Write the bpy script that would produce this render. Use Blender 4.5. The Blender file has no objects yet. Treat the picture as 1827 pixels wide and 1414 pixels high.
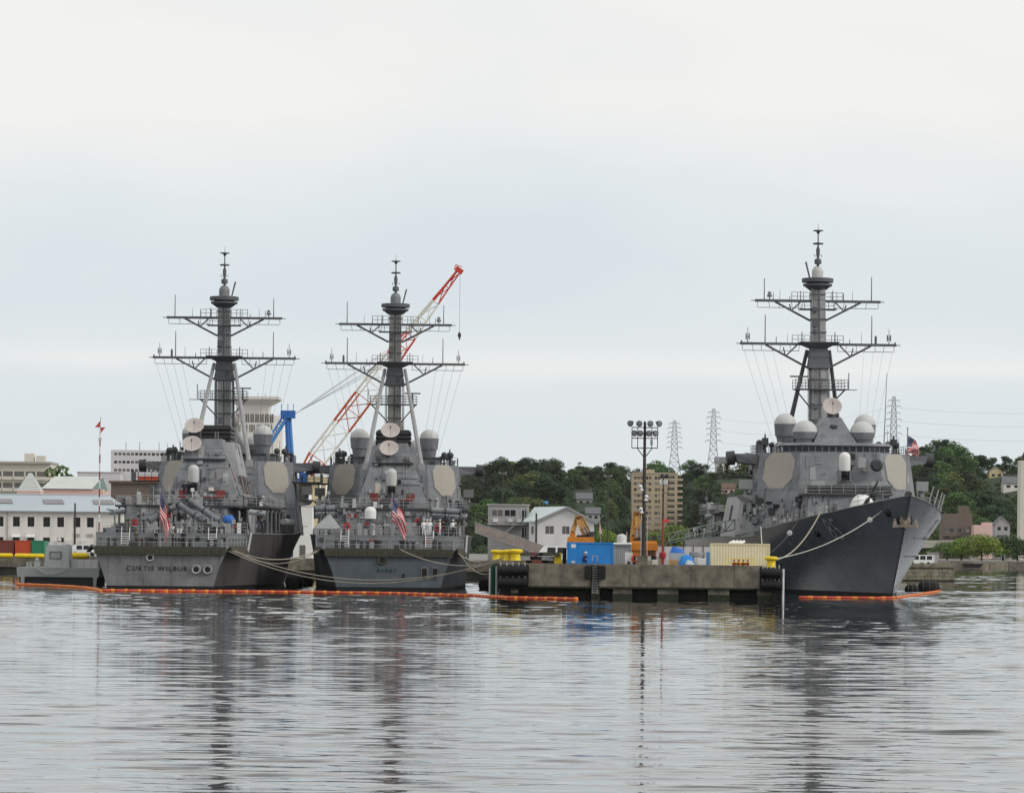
import bpy, math, random
import numpy as np
from mathutils import Vector, Matrix

random.seed(11)
sc = bpy.context.scene
COL = sc.collection
pi = math.pi
rad = math.radians

# ---------------------------------------------------------------- camera, sky, sun, exposure
F, CX, HY, CAMH, ROLL = 6700.0, 913.5, 978.0, 4.9, rad(0.6)
cam = bpy.data.cameras.new('camera')
camo = bpy.data.objects.new('camera', cam)
COL.objects.link(camo)
cam.sensor_width = 36.0
cam.lens = F / 1827.0 * 36.0
cam.shift_y = (HY - 707.0) / 1827.0
cam.clip_start = 1.0
cam.clip_end = 20000.0
camo.location = (0, 0, CAMH)
camo.rotation_euler = (pi / 2, -ROLL, 0)
sc.camera = camo

world = bpy.data.worlds.new('World')
sc.world = world
world.use_nodes = True
SUN_AZ, SUN_EL = rad(112), rad(33)      # azimuth clockwise from +Y


def world_nodes():
    nt = world.node_tree
    nt.nodes.clear()
    N = nt.nodes.new
    L = nt.links.new
    out = N('ShaderNodeOutputWorld')
    bg = N('ShaderNodeBackground')
    sky = N('ShaderNodeTexSky')
    sky.sky_type = 'NISHITA'
    sky.sun_disc = False
    sky.sun_elevation = SUN_EL
    sky.sun_rotation = SUN_AZ
    sky.air_density = 1.0
    sky.dust_density = 2.0
    sk = N('ShaderNodeVectorMath')
    sk.operation = 'SCALE'
    sk.inputs['Scale'].default_value = 0.10
    L(sky.outputs[0], sk.inputs[0])
    tc = N('ShaderNodeTexCoord')
    # thin overcast in long soft banks, the same everywhere round the horizon
    mp = N('ShaderNodeMapping')
    mp.inputs['Scale'].default_value = (5.0, 5.0, 13.0)
    mp.inputs['Location'].default_value = (1.3, 0.4, 5.15)
    L(tc.outputs['Generated'], mp.inputs[0])
    n1 = N('ShaderNodeTexNoise')
    n1.inputs['Scale'].default_value = 1.0
    n1.inputs['Detail'].default_value = 5.0
    n1.inputs['Roughness'].default_value = 0.5
    n1.inputs['Distortion'].default_value = 0.35
    L(mp.outputs[0], n1.inputs[0])
    sep = N('ShaderNodeSeparateXYZ')
    L(tc.outputs['Generated'], sep.inputs[0])
    # cover by height above the horizon: a low white bank, a thinner gap, then closed overcast
    zm = N('ShaderNodeMapRange')
    zm.inputs['From Min'].default_value = 0.0
    zm.inputs['From Max'].default_value = 0.16
    wob = N('ShaderNodeMath')
    wob.operation = 'MULTIPLY_ADD'
    wob.inputs[1].default_value = 0.022
    L(n1.outputs['Fac'], wob.inputs[0])
    L(sep.outputs['Z'], wob.inputs[2])
    sb = N('ShaderNodeMath')
    sb.operation = 'SUBTRACT'
    sb.inputs[1].default_value = 0.011
    L(wob.outputs[0], sb.inputs[0])
    L(sb.outputs[0], zm.inputs['Value'])
    el = N('ShaderNodeValToRGB')
    cr = el.color_ramp
    cr.elements[0].position = 0.0
    cr.elements[0].color = (.42, .42, .42, 1)
    cr.elements[1].position = 1.0
    cr.elements[1].color = (1, 1, 1, 1)
    for pos, v in ((.20, .26), (.27, .34), (.305, .70), (.34, .40), (.39, .18), (.47, .22), (.60, .62), (.74, .88)):
        e = cr.elements.new(pos)
        e.color = (v, v, v, 1)
    L(zm.outputs[0], el.inputs[0])
    ns = N('ShaderNodeMapRange')
    ns.inputs['From Min'].default_value = 0.3
    ns.inputs['From Max'].default_value = 0.7
    ns.inputs['To Min'].default_value = -0.34
    ns.inputs['To Max'].default_value = 0.40
    L(n1.outputs['Fac'], ns.inputs['Value'])
    add = N('ShaderNodeMath')
    add.operation = 'ADD'
    add.use_clamp = True
    L(el.outputs[0], add.inputs[0])
    L(ns.outputs[0], add.inputs[1])
    ramp = N('ShaderNodeValToRGB')
    ramp.color_ramp.elements[0].position = 0.0
    ramp.color_ramp.elements[0].color = (0.725, 0.80, 0.842, 1)
    ramp.color_ramp.elements[1].position = 1.0
    ramp.color_ramp.elements[1].color = (0.94, 0.932, 0.905, 1)
    e = ramp.color_ramp.elements.new(0.5)
    e.color = (0.815, 0.858, 0.872, 1)
    L(add.outputs[0], ramp.inputs[0])
    mix = N('ShaderNodeMix')
    mix.data_type = 'RGBA'
    mix.inputs['Factor'].default_value = 0.93
    L(sk.outputs[0], mix.inputs[6])
    L(ramp.outputs[0], mix.inputs[7])
    L(mix.outputs[2], bg.inputs['Color'])
    bg.inputs['Strength'].default_value = 1.0
    L(bg.outputs[0], out.inputs[0])


world_nodes()
sun = bpy.data.lights.new('sun', 'SUN')
sun.energy = 1.5
sun.angle = rad(14)
sun.color = (1.0, 0.965, 0.91)
suno = bpy.data.objects.new('sun', sun)
COL.objects.link(suno)
suno.location = (120, -160, 200)
sd = Vector((math.sin(SUN_AZ) * math.cos(SUN_EL), math.cos(SUN_AZ) * math.cos(SUN_EL), math.sin(SUN_EL)))
suno.rotation_euler = sd.to_track_quat('Z', 'Y').to_euler()
sc.view_settings.view_transform = 'Standard'
sc.view_settings.look = 'None'
sc.view_settings.exposure = 0.0
sc.view_settings.gamma = 1.0
sc.view_settings.use_curve_mapping = False
sc.cycles.max_bounces = 6
sc.cycles.glossy_bounces = 3
sc.cycles.transparent_max_bounces = 4

# ---------------------------------------------------------------- helpers


def at(px, py, Y):
    """world point seen at a place of the photograph, at the distance Y"""
    dx, dy = px - CX, py - HY
    tx = dx * math.cos(ROLL) + dy * math.sin(ROLL)
    ty = -dx * math.sin(ROLL) + dy * math.cos(ROLL)
    return Vector((tx * Y / F, Y, CAMH - ty * Y / F))


def afloat(px, py):
    dx, dy = px - CX, py - HY
    ty = -dx * math.sin(ROLL) + dy * math.cos(ROLL)
    Y = F * CAMH / ty
    p = at(px, py, Y)
    p.z = 0
    return p


def V(*a):
    return Vector(a)


class MB:
    def __init__(s):
        s.v, s.f, s.m = [], [], []

    def add(s, vs, fs, mat=0):
        o = len(s.v)
        s.v += [tuple(v) for v in vs]
        s.f += [tuple(i + o for i in f) for f in fs]
        s.m += [mat] * len(fs)
        return s

    def hexa(s, b, t, mat=0):
        n = len(b)
        fs = [tuple(range(n - 1, -1, -1)), tuple(range(n, 2 * n))]
        fs += [(i, (i + 1) % n, n + (i + 1) % n, n + i) for i in range(n)]
        return s.add(list(b) + list(t), fs, mat)

    def prism(s, pb, z0, pt, z1, mat=0):
        return s.hexa([(x, y, z0) for x, y in pb], [(x, y, z1) for x, y in pt], mat)

    def box(s, x0, x1, y0, y1, z0, z1, mat=0):
        p = [(x0, y0), (x1, y0), (x1, y1), (x0, y1)]
        return s.prism(p, z0, p, z1, mat)

    def cbox(s, c, sz, mat=0, rz=0.0, rx=0.0, ry=0.0):
        M = Matrix.Rotation(rz, 3, 'Z') @ Matrix.Rotation(ry, 3, 'Y') @ Matrix.Rotation(rx, 3, 'X')
        hx, hy, hz = sz[0] / 2, sz[1] / 2, sz[2] / 2
        c = Vector(c)
        q = [(-hx, -hy), (hx, -hy), (hx, hy), (-hx, hy)]
        return s.hexa([c + M @ V(x, y, -hz) for x, y in q], [c + M @ V(x, y, hz) for x, y in q], mat)

    def taper(s, b, t, mat=0):
        """b, t = (x0,x1,y0,y1,z)"""
        return s.hexa([(b[0], b[2], b[4]), (b[1], b[2], b[4]), (b[1], b[3], b[4]), (b[0], b[3], b[4])],
                      [(t[0], t[2], t[4]), (t[1], t[2], t[4]), (t[1], t[3], t[4]), (t[0], t[3], t[4])], mat)

    def cyl(s, p0, p1, r0, r1=None, n=8, mat=0):
        p0, p1 = Vector(p0), Vector(p1)
        r1 = r0 if r1 is None else r1
        d = (p1 - p0)
        if d.length < 1e-6:
            return s
        q = d.to_track_quat('Z', 'Y').to_matrix()
        ring = [q @ V(math.cos(2 * pi * i / n), math.sin(2 * pi * i / n), 0) for i in range(n)]
        return s.hexa([p0 + r * r0 for r in ring], [p1 + r * r1 for r in ring], mat)

    def tube(s, pts, r, n=5, mat=0):
        pts = [Vector(p) for p in pts]
        rings = []
        for i, p in enumerate(pts):
            a = pts[max(i - 1, 0)]
            b = pts[min(i + 1, len(pts) - 1)]
            q = (b - a).to_track_quat('Z', 'Y').to_matrix()
            rr = r[i] if isinstance(r, (list, tuple)) else r
            rings.append([p + q @ V(math.cos(2 * pi * k / n) * rr, math.sin(2 * pi * k / n) * rr, 0) for k in range(n)])
        vs = [v for g in rings for v in g]
        fs = []
        for i in range(len(pts) - 1):
            for k in range(n):
                fs.append((i * n + k, i * n + (k + 1) % n, (i + 1) * n + (k + 1) % n, (i + 1) * n + k))
        fs.append(tuple(range(n - 1, -1, -1)))
        fs.append(tuple((len(pts) - 1) * n + k for k in range(n)))
        return s.add(vs, fs, mat)

    def lathe(s, prof, n=12, M=None, mat=0, org=(0, 0, 0)):
        """prof = [(r, z)...]; M rotates the z axis"""
        M = M or Matrix.Identity(3)
        o = Vector(org)
        vs, fs = [], []
        for r, z in prof:
            for k in range(n):
                vs.append(o + M @ V(r * math.cos(2 * pi * k / n), r * math.sin(2 * pi * k / n), z))
        for i in range(len(prof) - 1):
            for k in range(n):
                fs.append((i * n + k, i * n + (k + 1) % n, (i + 1) * n + (k + 1) % n, (i + 1) * n + k))
        fs.append(tuple(range(n - 1, -1, -1)))
        fs.append(tuple((len(prof) - 1) * n + k for k in range(n)))
        return s.add(vs, fs, mat)

    def ball(s, c, r, n=10, m=6, mat=0, sz=1.0):
        prof = [(max(r * math.sin(pi * i / m), 1e-3), -r * sz * math.cos(pi * i / m)) for i in range(m + 1)]
        return s.lathe(prof, n, None, mat, c)

    def mesh(s, name, mats, smooth=True, org=None):
        me = bpy.data.meshes.new(name)
        vs = s.v if org is None else [(x - org[0], y - org[1], z - org[2]) for x, y, z in s.v]
        me.from_pydata(vs, [], s.f)
        if not isinstance(mats, (list, tuple)):
            mats = [mats]
        for m in mats:
            me.materials.append(m)
        me.polygons.foreach_set('material_index', s.m)
        if smooth:
            me.polygons.foreach_set('use_smooth', [True] * len(s.f))
            me.set_sharp_from_angle(angle=rad(38))
        me.update()
        return me

    def build(s, name, mats, parent=None, org=None, smooth=True):
        o = bpy.data.objects.new(name, s.mesh(name, mats, smooth, org))
        COL.objects.link(o)
        if org is not None:
            o.location = org
        if parent is not None:
            o.parent = parent
        return o


def put(name, me, parent=None, loc=(0, 0, 0), rot=(0, 0, 0), scale=(1, 1, 1)):
    o = bpy.data.objects.new(name, me)
    COL.objects.link(o)
    o.location = loc
    o.rotation_euler = rot
    o.scale = scale
    if parent is not None:
        o.parent = parent
    return o


def tag(o, label, cat, group=None):
    o['label'] = label
    o['category'] = cat
    if group:
        o['group'] = group
    return o


def thing(name, label, cat, loc=(0, 0, 0), rz=0.0, group=None):
    o = bpy.data.objects.new(name, None)
    COL.objects.link(o)
    o.empty_display_size = 0.3
    o.location = loc
    o.rotation_euler = (0, 0, rz)
    return tag(o, label, cat, group)


def structure(o, kind='structure'):
    o['kind'] = kind
    return o


# ---------------------------------------------------------------- materials
MAT = {}


def paint(name, rgb, rough=0.6, var=0.14, scale=0.5, streak=0.0, streak_rgb=(0.10, 0.055, 0.03), metal=0.0, bump=0.0, zs=0.12, emit=None, rnd=0.0, seam=None, spec=0.3):
    m = bpy.data.materials.new(name)
    m.use_nodes = True
    nt = m.node_tree
    N, L = nt.nodes.new, nt.links.new
    b = nt.nodes['Principled BSDF']
    b.inputs['Roughness'].default_value = rough
    b.inputs['Metallic'].default_value = metal
    b.inputs['Specular IOR Level'].default_value = spec
    tc = N('ShaderNodeTexCoord')
    n = N('ShaderNodeTexNoise')
    n.inputs['Scale'].default_value = scale
    n.inputs['Detail'].default_value = 5.0
    n.inputs['Roughness'].default_value = 0.62
    L(tc.outputs['Object'], n.inputs[0])
    r = N('ShaderNodeValToRGB')
    r.color_ramp.elements[0].position = 0.3
    r.color_ramp.elements[1].position = 0.72
    r.color_ramp.elements[0].color = tuple(c * (1 - var) for c in rgb) + (1,)
    r.color_ramp.elements[1].color = tuple(min(1, c * (1 + var)) for c in rgb) + (1,)
    L(n.outputs['Fac'], r.inputs[0])
    col = r.outputs[0]
    if streak > 0:
        mp = N('ShaderNodeMapping')
        mp.inputs['Scale'].default_value = (1.3, 1.3, zs)
        L(tc.outputs['Object'], mp.inputs[0])
        n2 = N('ShaderNodeTexNoise')
        n2.inputs['Scale'].default_value = 1.0
        n2.inputs['Detail'].default_value = 6.0
        n2.inputs['Roughness'].default_value = 0.7
        L(mp.outputs[0], n2.inputs[0])
        mr = N('ShaderNodeMapRange')
        mr.inputs['From Min'].default_value = 0.52
        mr.inputs['From Max'].default_value = 0.78
        mr.inputs['To Max'].default_value = streak
        L(n2.outputs['Fac'], mr.inputs[0])
        mx = N('ShaderNodeMix')
        mx.data_type = 'RGBA'
        L(mr.outputs[0], mx.inputs['Factor'])
        L(col, mx.inputs[6])
        mx.inputs[7].default_value = tuple(streak_rgb) + (1,)
        col = mx.outputs[2]
    if seam:
        sp = N('ShaderNodeSeparateXYZ')
        L(tc.outputs['Object'], sp.inputs[0])
        sm = N('ShaderNodeMath')
        sm.operation = 'ADD'
        L(sp.outputs['X'], sm.inputs[0])
        L(sp.outputs['Y'], sm.inputs[1])
        cb = N('ShaderNodeCombineXYZ')
        L(sm.outputs[0], cb.inputs[0])
        L(sp.outputs['Z'], cb.inputs[1])
        bk = N('ShaderNodeTexBrick')
        bk.inputs['Scale'].default_value = 1.0
        bk.inputs['Mortar Size'].default_value = 0.035
        bk.inputs['Mortar Smooth'].default_value = 0.6
        bk.inputs['Brick Width'].default_value = seam[0]
        bk.inputs['Row Height'].default_value = seam[1]
        bk.inputs['Color1'].default_value = (1.0, 1.0, 1.0, 1)
        bk.inputs['Color2'].default_value = (0.86, 0.87, 0.88, 1)
        bk.inputs['Mortar'].default_value = (0.66, 0.64, 0.62, 1)
        L(cb.outputs[0], bk.inputs['Vector'])
        mu = N('ShaderNodeMix')
        mu.data_type = 'RGBA'
        mu.blend_type = 'MULTIPLY'
        mu.inputs['Factor'].default_value = seam[2]
        L(col, mu.inputs[6])
        L(bk.outputs['Color'], mu.inputs[7])
        col = mu.outputs[2]
    if rnd > 0:
        oi = N('ShaderNodeObjectInfo')
        hs = N('ShaderNodeHueSaturation')
        m1 = N('ShaderNodeMapRange')
        m1.inputs['To Min'].default_value = 0.5 - rnd * 0.055
        m1.inputs['To Max'].default_value = 0.5 + rnd * 0.035
        L(oi.outputs['Random'], m1.inputs[0])
        L(m1.outputs[0], hs.inputs['Hue'])
        ml = N('ShaderNodeMath')
        ml.operation = 'MULTIPLY'
        ml.inputs[1].default_value = 7.31
        L(oi.outputs['Random'], ml.inputs[0])
        fr = N('ShaderNodeMath')
        fr.operation = 'FRACT'
        L(ml.outputs[0], fr.inputs[0])
        m2 = N('ShaderNodeMapRange')
        m2.inputs['To Min'].default_value = 1.0 - 0.5 * rnd
        m2.inputs['To Max'].default_value = 1.0 + 0.75 * rnd
        L(fr.outputs[0], m2.inputs[0])
        L(m2.outputs[0], hs.inputs['Value'])
        L(col, hs.inputs['Color'])
        col = hs.outputs[0]
    L(col, b.inputs['Base Color'])
    if bump > 0:
        bn = N('ShaderNodeTexNoise')
        bn.inputs['Scale'].default_value = scale * 9
        bn.inputs['Detail'].default_value = 6.0
        L(tc.outputs['Object'], bn.inputs[0])
        bp = N('ShaderNodeBump')
        bp.inputs['Strength'].default_value = bump
        bp.inputs['Distance'].default_value = 0.1
        L(bn.outputs['Fac'], bp.inputs['Height'])
        L(bp.outputs[0], b.inputs['Normal'])
    if emit:
        b.inputs['Emission Color'].default_value = tuple(emit) + (1,)
        b.inputs['Emission Strength'].default_value = 1.0
    MAT[name] = m
    return m


paint('ship_grey', (0.20, 0.208, 0.222), 0.55, 0.28, 0.5, 0.72, (0.075, 0.064, 0.052), seam=(2.6, 1.3, .8))
paint('ship_grey_light', (0.36, 0.365, 0.37), 0.6, 0.14, 0.5, 0.45, (0.20, 0.17, 0.14), seam=(2.2, 1.4, .7))
paint('ship_grey_dark', (0.055, 0.057, 0.061), 0.6, 0.15, 0.5, 0.3, (0.06, 0.045, 0.035))
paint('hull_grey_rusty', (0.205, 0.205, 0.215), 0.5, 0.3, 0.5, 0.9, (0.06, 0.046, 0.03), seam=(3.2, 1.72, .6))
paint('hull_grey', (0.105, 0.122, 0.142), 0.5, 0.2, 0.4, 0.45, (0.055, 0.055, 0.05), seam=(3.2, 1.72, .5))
paint('hull_grey_blue', (0.125, 0.146, 0.172), 0.22, 0.16, 0.25, 0.4, (0.065, 0.07, 0.075), seam=(5.0, 1.6, .5), spec=0.8)
paint('boot_black', (0.012, 0.012, 0.013), 0.5, 0.2)
paint('mast_dark', (0.105, 0.11, 0.12), 0.6, 0.15, 0.6, 0.3, (0.16, 0.15, 0.14))
paint('deck_grey', (0.10, 0.105, 0.11), 0.85, 0.15, 0.4, 0.2)
paint('radar_tan', (0.37, 0.345, 0.305), 0.7, 0.07, 0.25, 0.3, (0.28, 0.21, 0.14))
paint('dish_pink', (0.47, 0.42, 0.40), 0.7, 0.05)
paint('radome', (0.50, 0.51, 0.50), 0.55, 0.06)
paint('white_gear', (0.72, 0.72, 0.70), 0.5, 0.06)
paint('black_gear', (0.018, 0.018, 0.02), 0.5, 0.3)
paint('net_olive', (0.075, 0.072, 0.056), 0.9, 0.3, 1.5, 0.4, (0.05, 0.045, 0.025))
paint('red_gear', (0.36, 0.035, 0.035), 0.5, 0.15)
paint('red_dull', (0.22, 0.05, 0.045), 0.6, 0.15)
paint('blue_tarp', (0.03, 0.14, 0.50), 0.5, 0.2, 2.0)
paint('canvas_grey', (0.30, 0.31, 0.32), 0.8, 0.1)
paint('letter_black', (0.02, 0.022, 0.026), 0.6, 0.1)
paint('letter_green', (0.022, 0.075, 0.062), 0.6, 0.1)
paint('letter_faint', (0.25, 0.27, 0.29), 0.55, 0.08)
paint('glass_dark', (0.012, 0.016, 0.02), 0.08, 0.1)
paint('louvre_brown', (0.075, 0.06, 0.055), 0.7, 0.2)
paint('rope', (0.36, 0.33, 0.27), 0.9, 0.2, 3.0)
paint('rope_pale', (0.55, 0.55, 0.50), 0.9, 0.15, 3.0)
paint('boom_red', (0.48, 0.07, 0.03), 0.55, 0.2, 2.0)
paint('boom_orange', (0.70, 0.22, 0.04), 0.55, 0.15, 2.0)
paint('rubber', (0.013, 0.013, 0.013), 0.75, 0.3, 1.0, 0.3, (0.04, 0.038, 0.033))
paint('concrete', (0.18, 0.162, 0.128), 0.9, 0.5, 0.8, 0.95, (0.05, 0.05, 0.034), bump=0.4, zs=0.3)
paint('concrete_pale', (0.42, 0.40, 0.36), 0.9, 0.12, 0.2, 0.25, (0.2, 0.18, 0.15))
paint('concrete_wet', (0.035, 0.034, 0.028), 0.6, 0.35, 0.6, 0.6, (0.10, 0.095, 0.06))
paint('ground_grey', (0.22, 0.215, 0.20), 0.95, 0.2, 0.05)
paint('weed', (0.022, 0.028, 0.014), 0.6, 0.5, 2.0, 0.5, (0.06, 0.06, 0.035), bump=0.5)
paint('stone', (0.26, 0.24, 0.18), 0.95, 0.4, 0.8, 0.5, (0.09, 0.08, 0.05), bump=0.5)
paint('container_blue', (0.025, 0.23, 0.62), 0.5, 0.12, 0.9, 0.35, (0.02, 0.11, 0.30))
paint('container_cream', (0.74, 0.67, 0.45), 0.5, 0.05, 0.5, 0.22, (0.62, 0.52, 0.30))
paint('container_brown', (0.17, 0.045, 0.035), 0.6, 0.1)
paint('container_red', (0.48, 0.075, 0.03), 0.6, 0.1)
paint('container_green', (0.03, 0.20, 0.11), 0.6, 0.1)
paint('yellow', (0.80, 0.58, 0.015), 0.5, 0.12, 1.5, 0.25, (0.4, 0.25, 0.03))
paint('orange', (0.52, 0.18, 0.02), 0.5, 0.12, 1.0, 0.3, (0.3, 0.09, 0.02))
paint('orange_pale', (0.64, 0.34, 0.11), 0.5, 0.10, 1.0, 0.3, (0.40, 0.16, 0.04))
paint('crane_red', (0.50, 0.095, 0.035), 0.55, 0.1)
paint('crane_redder', (0.62, 0.06, 0.045), 0.55, 0.1)
paint('crane_white', (0.74, 0.72, 0.66), 0.55, 0.08)
paint('crane_blue', (0.025, 0.13, 0.42), 0.45, 0.12)
paint('crane_blue_light', (0.08, 0.26, 0.60), 0.45, 0.1)
paint('crane_cream', (0.62, 0.52, 0.32), 0.6, 0.08)
paint('steel_dark', (0.05, 0.045, 0.04), 0.6, 0.25, 2.0, 0.4, (0.12, 0.06, 0.03))
paint('steel_grey', (0.30, 0.31, 0.32), 0.5, 0.12)
paint('pylon_grey', (0.42, 0.44, 0.47), 0.6, 0.06)
paint('wall_white', (0.72, 0.69, 0.65), 0.85, 0.06, 0.15, 0.2, (0.5, 0.46, 0.42))
paint('wall_white_shed', (0.70, 0.70, 0.71), 0.75, 0.05, 0.3, 0.2, (0.52, 0.5, 0.48))
paint('wall_grey', (0.36, 0.355, 0.35), 0.8, 0.08, 0.3, 0.3, (0.26, 0.25, 0.24))
paint('wall_tan', (0.45, 0.365, 0.255), 0.85, 0.06, 0.1, 0.2, (0.3, 0.22, 0.15))
paint('wall_tan_light', (0.48, 0.40, 0.29), 0.85, 0.05)
paint('wall_lilac', (0.56, 0.55, 0.57), 0.8, 0.05)
paint('wall_cream', (0.60, 0.57, 0.50), 0.85, 0.06)
paint('wall_brown', (0.15, 0.12, 0.10), 0.85, 0.12)
paint('wall_pink', (0.62, 0.44, 0.40), 0.85, 0.06)
paint('wall_yellow', (0.66, 0.56, 0.33), 0.85, 0.06)
paint('roof_blue', (0.40, 0.46, 0.50), 0.6, 0.05, 0.1)
paint('roof_teal', (0.52, 0.60, 0.60), 0.55, 0.05, 0.1)
paint('roof_grey', (0.14, 0.145, 0.155), 0.8, 0.12)
paint('roof_bright_blue', (0.07, 0.22, 0.46), 0.6, 0.1)
paint('roof_brown', (0.13, 0.085, 0.06), 0.8, 0.15)
paint('skylight', (0.20, 0.19, 0.21), 0.4, 0.1)
paint('green_glass', (0.10, 0.17, 0.15), 0.3, 0.1)
paint('roof_glass_pale', (0.56, 0.59, 0.56), 0.35, 0.06)
paint('window_dark', (0.014, 0.014, 0.016), 0.2, 0.3)
paint('window_grey', (0.13, 0.125, 0.12), 0.25, 0.3)
paint('curtain', (0.42, 0.40, 0.37), 0.7, 0.2)
paint('frame_white', (0.6, 0.6, 0.6), 0.6, 0.05)
paint('bark', (0.05, 0.038, 0.028), 0.9, 0.2)
paint('leaf_dark', (0.034, 0.060, 0.026), 0.75, 0.35, 0.5, rnd=1.0)
paint('leaf_mid', (0.060, 0.098, 0.030), 0.75, 0.35, 0.5, rnd=1.0)
paint('leaf_bright', (0.13, 0.19, 0.03), 0.75, 0.3, 0.5, rnd=0.4)
paint('hill_green', (0.022, 0.038, 0.015), 0.95, 0.4, 0.03)
paint('skin', (0.45, 0.28, 0.20), 0.7, 0.05)
paint('cloth_white', (0.80, 0.80, 0.82), 0.85, 0.04)
paint('cloth_navy', (0.018, 0.02, 0.035), 0.85, 0.1)
paint('cloth_blue', (0.02, 0.05, 0.16), 0.85, 0.1)
paint('hair_dark', (0.02, 0.015, 0.012), 0.8, 0.1)
paint('flag_red', (0.62, 0.03, 0.045), 0.8, 0.06)
paint('flag_white', (0.74, 0.70, 0.68), 0.8, 0.04)
paint('flag_blue', (0.02, 0.03, 0.13), 0.8, 0.06)
paint('vehicle_white', (0.75, 0.76, 0.77), 0.3, 0.03)
paint('vehicle_blue', (0.10, 0.34, 0.62), 0.3, 0.05)
paint('pile_green', (0.02, 0.12, 0.085), 0.5, 0.1)
paint('sign_red', (0.60, 0.07, 0.08), 0.5, 0.05)
paint('workboat_grey', (0.36, 0.39, 0.39), 0.6, 0.1, 0.5, 0.3, (0.17, 0.17, 0.15))
paint('workboat_dark', (0.035, 0.04, 0.042), 0.6, 0.2)
paint('box_white', (0.62, 0.62, 0.62), 0.6, 0.08)
paint('cardboard', (0.42, 0.24, 0.09), 0.8, 0.15)


def water_material():
    m = bpy.data.materials.new('water')
    m.use_nodes = True
    nt = m.node_tree
    N, L = nt.nodes.new, nt.links.new
    b = nt.nodes['Principled BSDF']
    b.inputs['Base Color'].default_value = (0.006, 0.010, 0.012, 1)
    b.inputs['Roughness'].default_value = 0.012
    b.inputs['IOR'].default_value = 1.33
    tc = N('ShaderNodeTexCoord')
    mp = N('ShaderNodeMapping')
    mp.inputs['Scale'].default_value = (0.55, 2.2, 1)
    L(tc.outputs['Object'], mp.inputs[0])
    n = N('ShaderNodeTexNoise')
    n.inputs['Scale'].default_value = 0.9
    n.inputs['Detail'].default_value = 3.0
    n.inputs['Roughness'].default_value = 0.55
    L(mp.outputs[0], n.inputs[0])
    bp = N('ShaderNodeBump')
    bp.inputs['Strength'].default_value = 1.0
    bp.inputs['Distance'].default_value = 0.004
    L(n.outputs['Fac'], bp.inputs['Height'])
    L(bp.outputs[0], b.inputs['Normal'])
    MAT['water'] = m
    return m


water_material()

# ---------------------------------------------------------------- water


WAVE = 0.0042


def water():
    rng = np.random.default_rng(5)
    ys = np.concatenate([[-3000, -300, 0, 30], np.arange(45, 62, 0.4), np.arange(62, 130, 0.13), np.arange(130, 230, 0.22), np.arange(230, 480, 0.42),
                         np.arange(480.5, 800, 0.75), np.arange(801, 1195, 1.3), [1230, 1500, 2500, 6000]])
    ta = np.concatenate([[-30, -6, -1.2, -.5, -.3], np.linspace(-.2, .2, 401), [.3, .5, 1.2, 6, 30]])
    ye = np.clip(ys, 45, 800)
    X = ye[:, None] * ta[None, :]
    Yg = np.repeat(ys[:, None], len(ta), 1)
    Z = np.zeros_like(X)
    for i in range(110):
        lam = math.exp(rng.uniform(math.log(0.75), math.log(4.6)))
        th = rng.normal(0.05, 0.26)
        k = 2 * pi / lam
        slope = WAVE * (0.4 + 1.2 * rng.random()) * (1.0 if lam < 2.0 else 0.6)
        A = slope / k
        Z += A * np.sin(k * (X * math.sin(th) + Yg * math.cos(th)) + rng.uniform(0, 2 * pi))
    # sharper crests, flatter troughs
    sd_ = Z.std()
    Z = Z + 0.22 * (Z * Z / sd_ - sd_)
    # patches of short steep wavelets riding on the swell
    env = np.zeros_like(X)
    for i in range(9):
        kx, ky = 2 * pi / rng.uniform(5, 16) * rng.choice([-1, 1]), 2 * pi / rng.uniform(2.2, 6.5)
        env += np.sin(kx * X + ky * Yg + rng.uniform(0, 2 * pi))
    env = np.clip(env / 2.1 - 0.15, 0, 1.6) ** 1.4
    W2 = np.zeros_like(X)
    for i in range(34):
        lam = math.exp(rng.uniform(math.log(0.62), math.log(1.5)))
        th = rng.normal(0.04, 0.17)
        k = 2 * pi / lam
        W2 += 0.0130 * (0.5 + rng.random()) / k * np.sin(k * (X * math.sin(th) + Yg * math.cos(th)) + rng.uniform(0, 2 * pi))
    Z += env * W2 * np.clip((620 - Yg) / 200, 0.25, 1)
    # wind patches: calmer and rougher stretches
    g = 0.80 + 0.42 * np.sin(X * 0.05 + Yg * 0.031 + 1.0) * np.sin(Yg * 0.047 + 0.5 - X * 0.013)
    fade = np.clip((.21 * np.maximum(Yg, 1) - np.abs(X)) / (.012 * np.maximum(Yg, 1)), 0, 1) * np.clip((Yg - 30) / 15, 0, 1) * np.clip((1190 - Yg) / 40, 0, 1)
    Z *= g * fade
    ny, nx = X.shape
    me = bpy.data.meshes.new('water')
    me.vertices.add(nx * ny)
    co = np.stack([X.ravel(), Yg.ravel(), Z.ravel()], 1).astype(np.float32)
    me.vertices.foreach_set('co', co.ravel())
    i = np.arange((ny - 1) * (nx - 1))
    r, c = i // (nx - 1), i % (nx - 1)
    a = r * nx + c
    q = np.stack([a, a + 1, a + nx + 1, a + nx], 1).astype(np.int32)
    me.loops.add(q.size)
    me.loops.foreach_set('vertex_index', q.ravel())
    me.polygons.add(len(q))
    me.polygons.foreach_set('loop_start', (np.arange(len(q)) * 4).astype(np.int32))
    me.polygons.foreach_set('use_smooth', np.ones(len(q), dtype=bool))
    me.materials.append(MAT['water'])
    me.update(calc_edges=True)
    me.validate()
    structure(put('water', me))


water()

# ---------------------------------------------------------------- the warships (x = starboard, y = forward of the transom, z up)
LEN = 154.0


def interp(tab, x):
    if x <= tab[0][0]:
        return tab[0][1]
    for (a, va), (b, vb) in zip(tab, tab[1:]):
        if x <= b:
            return va + (vb - va) * (x - a) / (b - a)
    return tab[-1][1]


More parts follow.
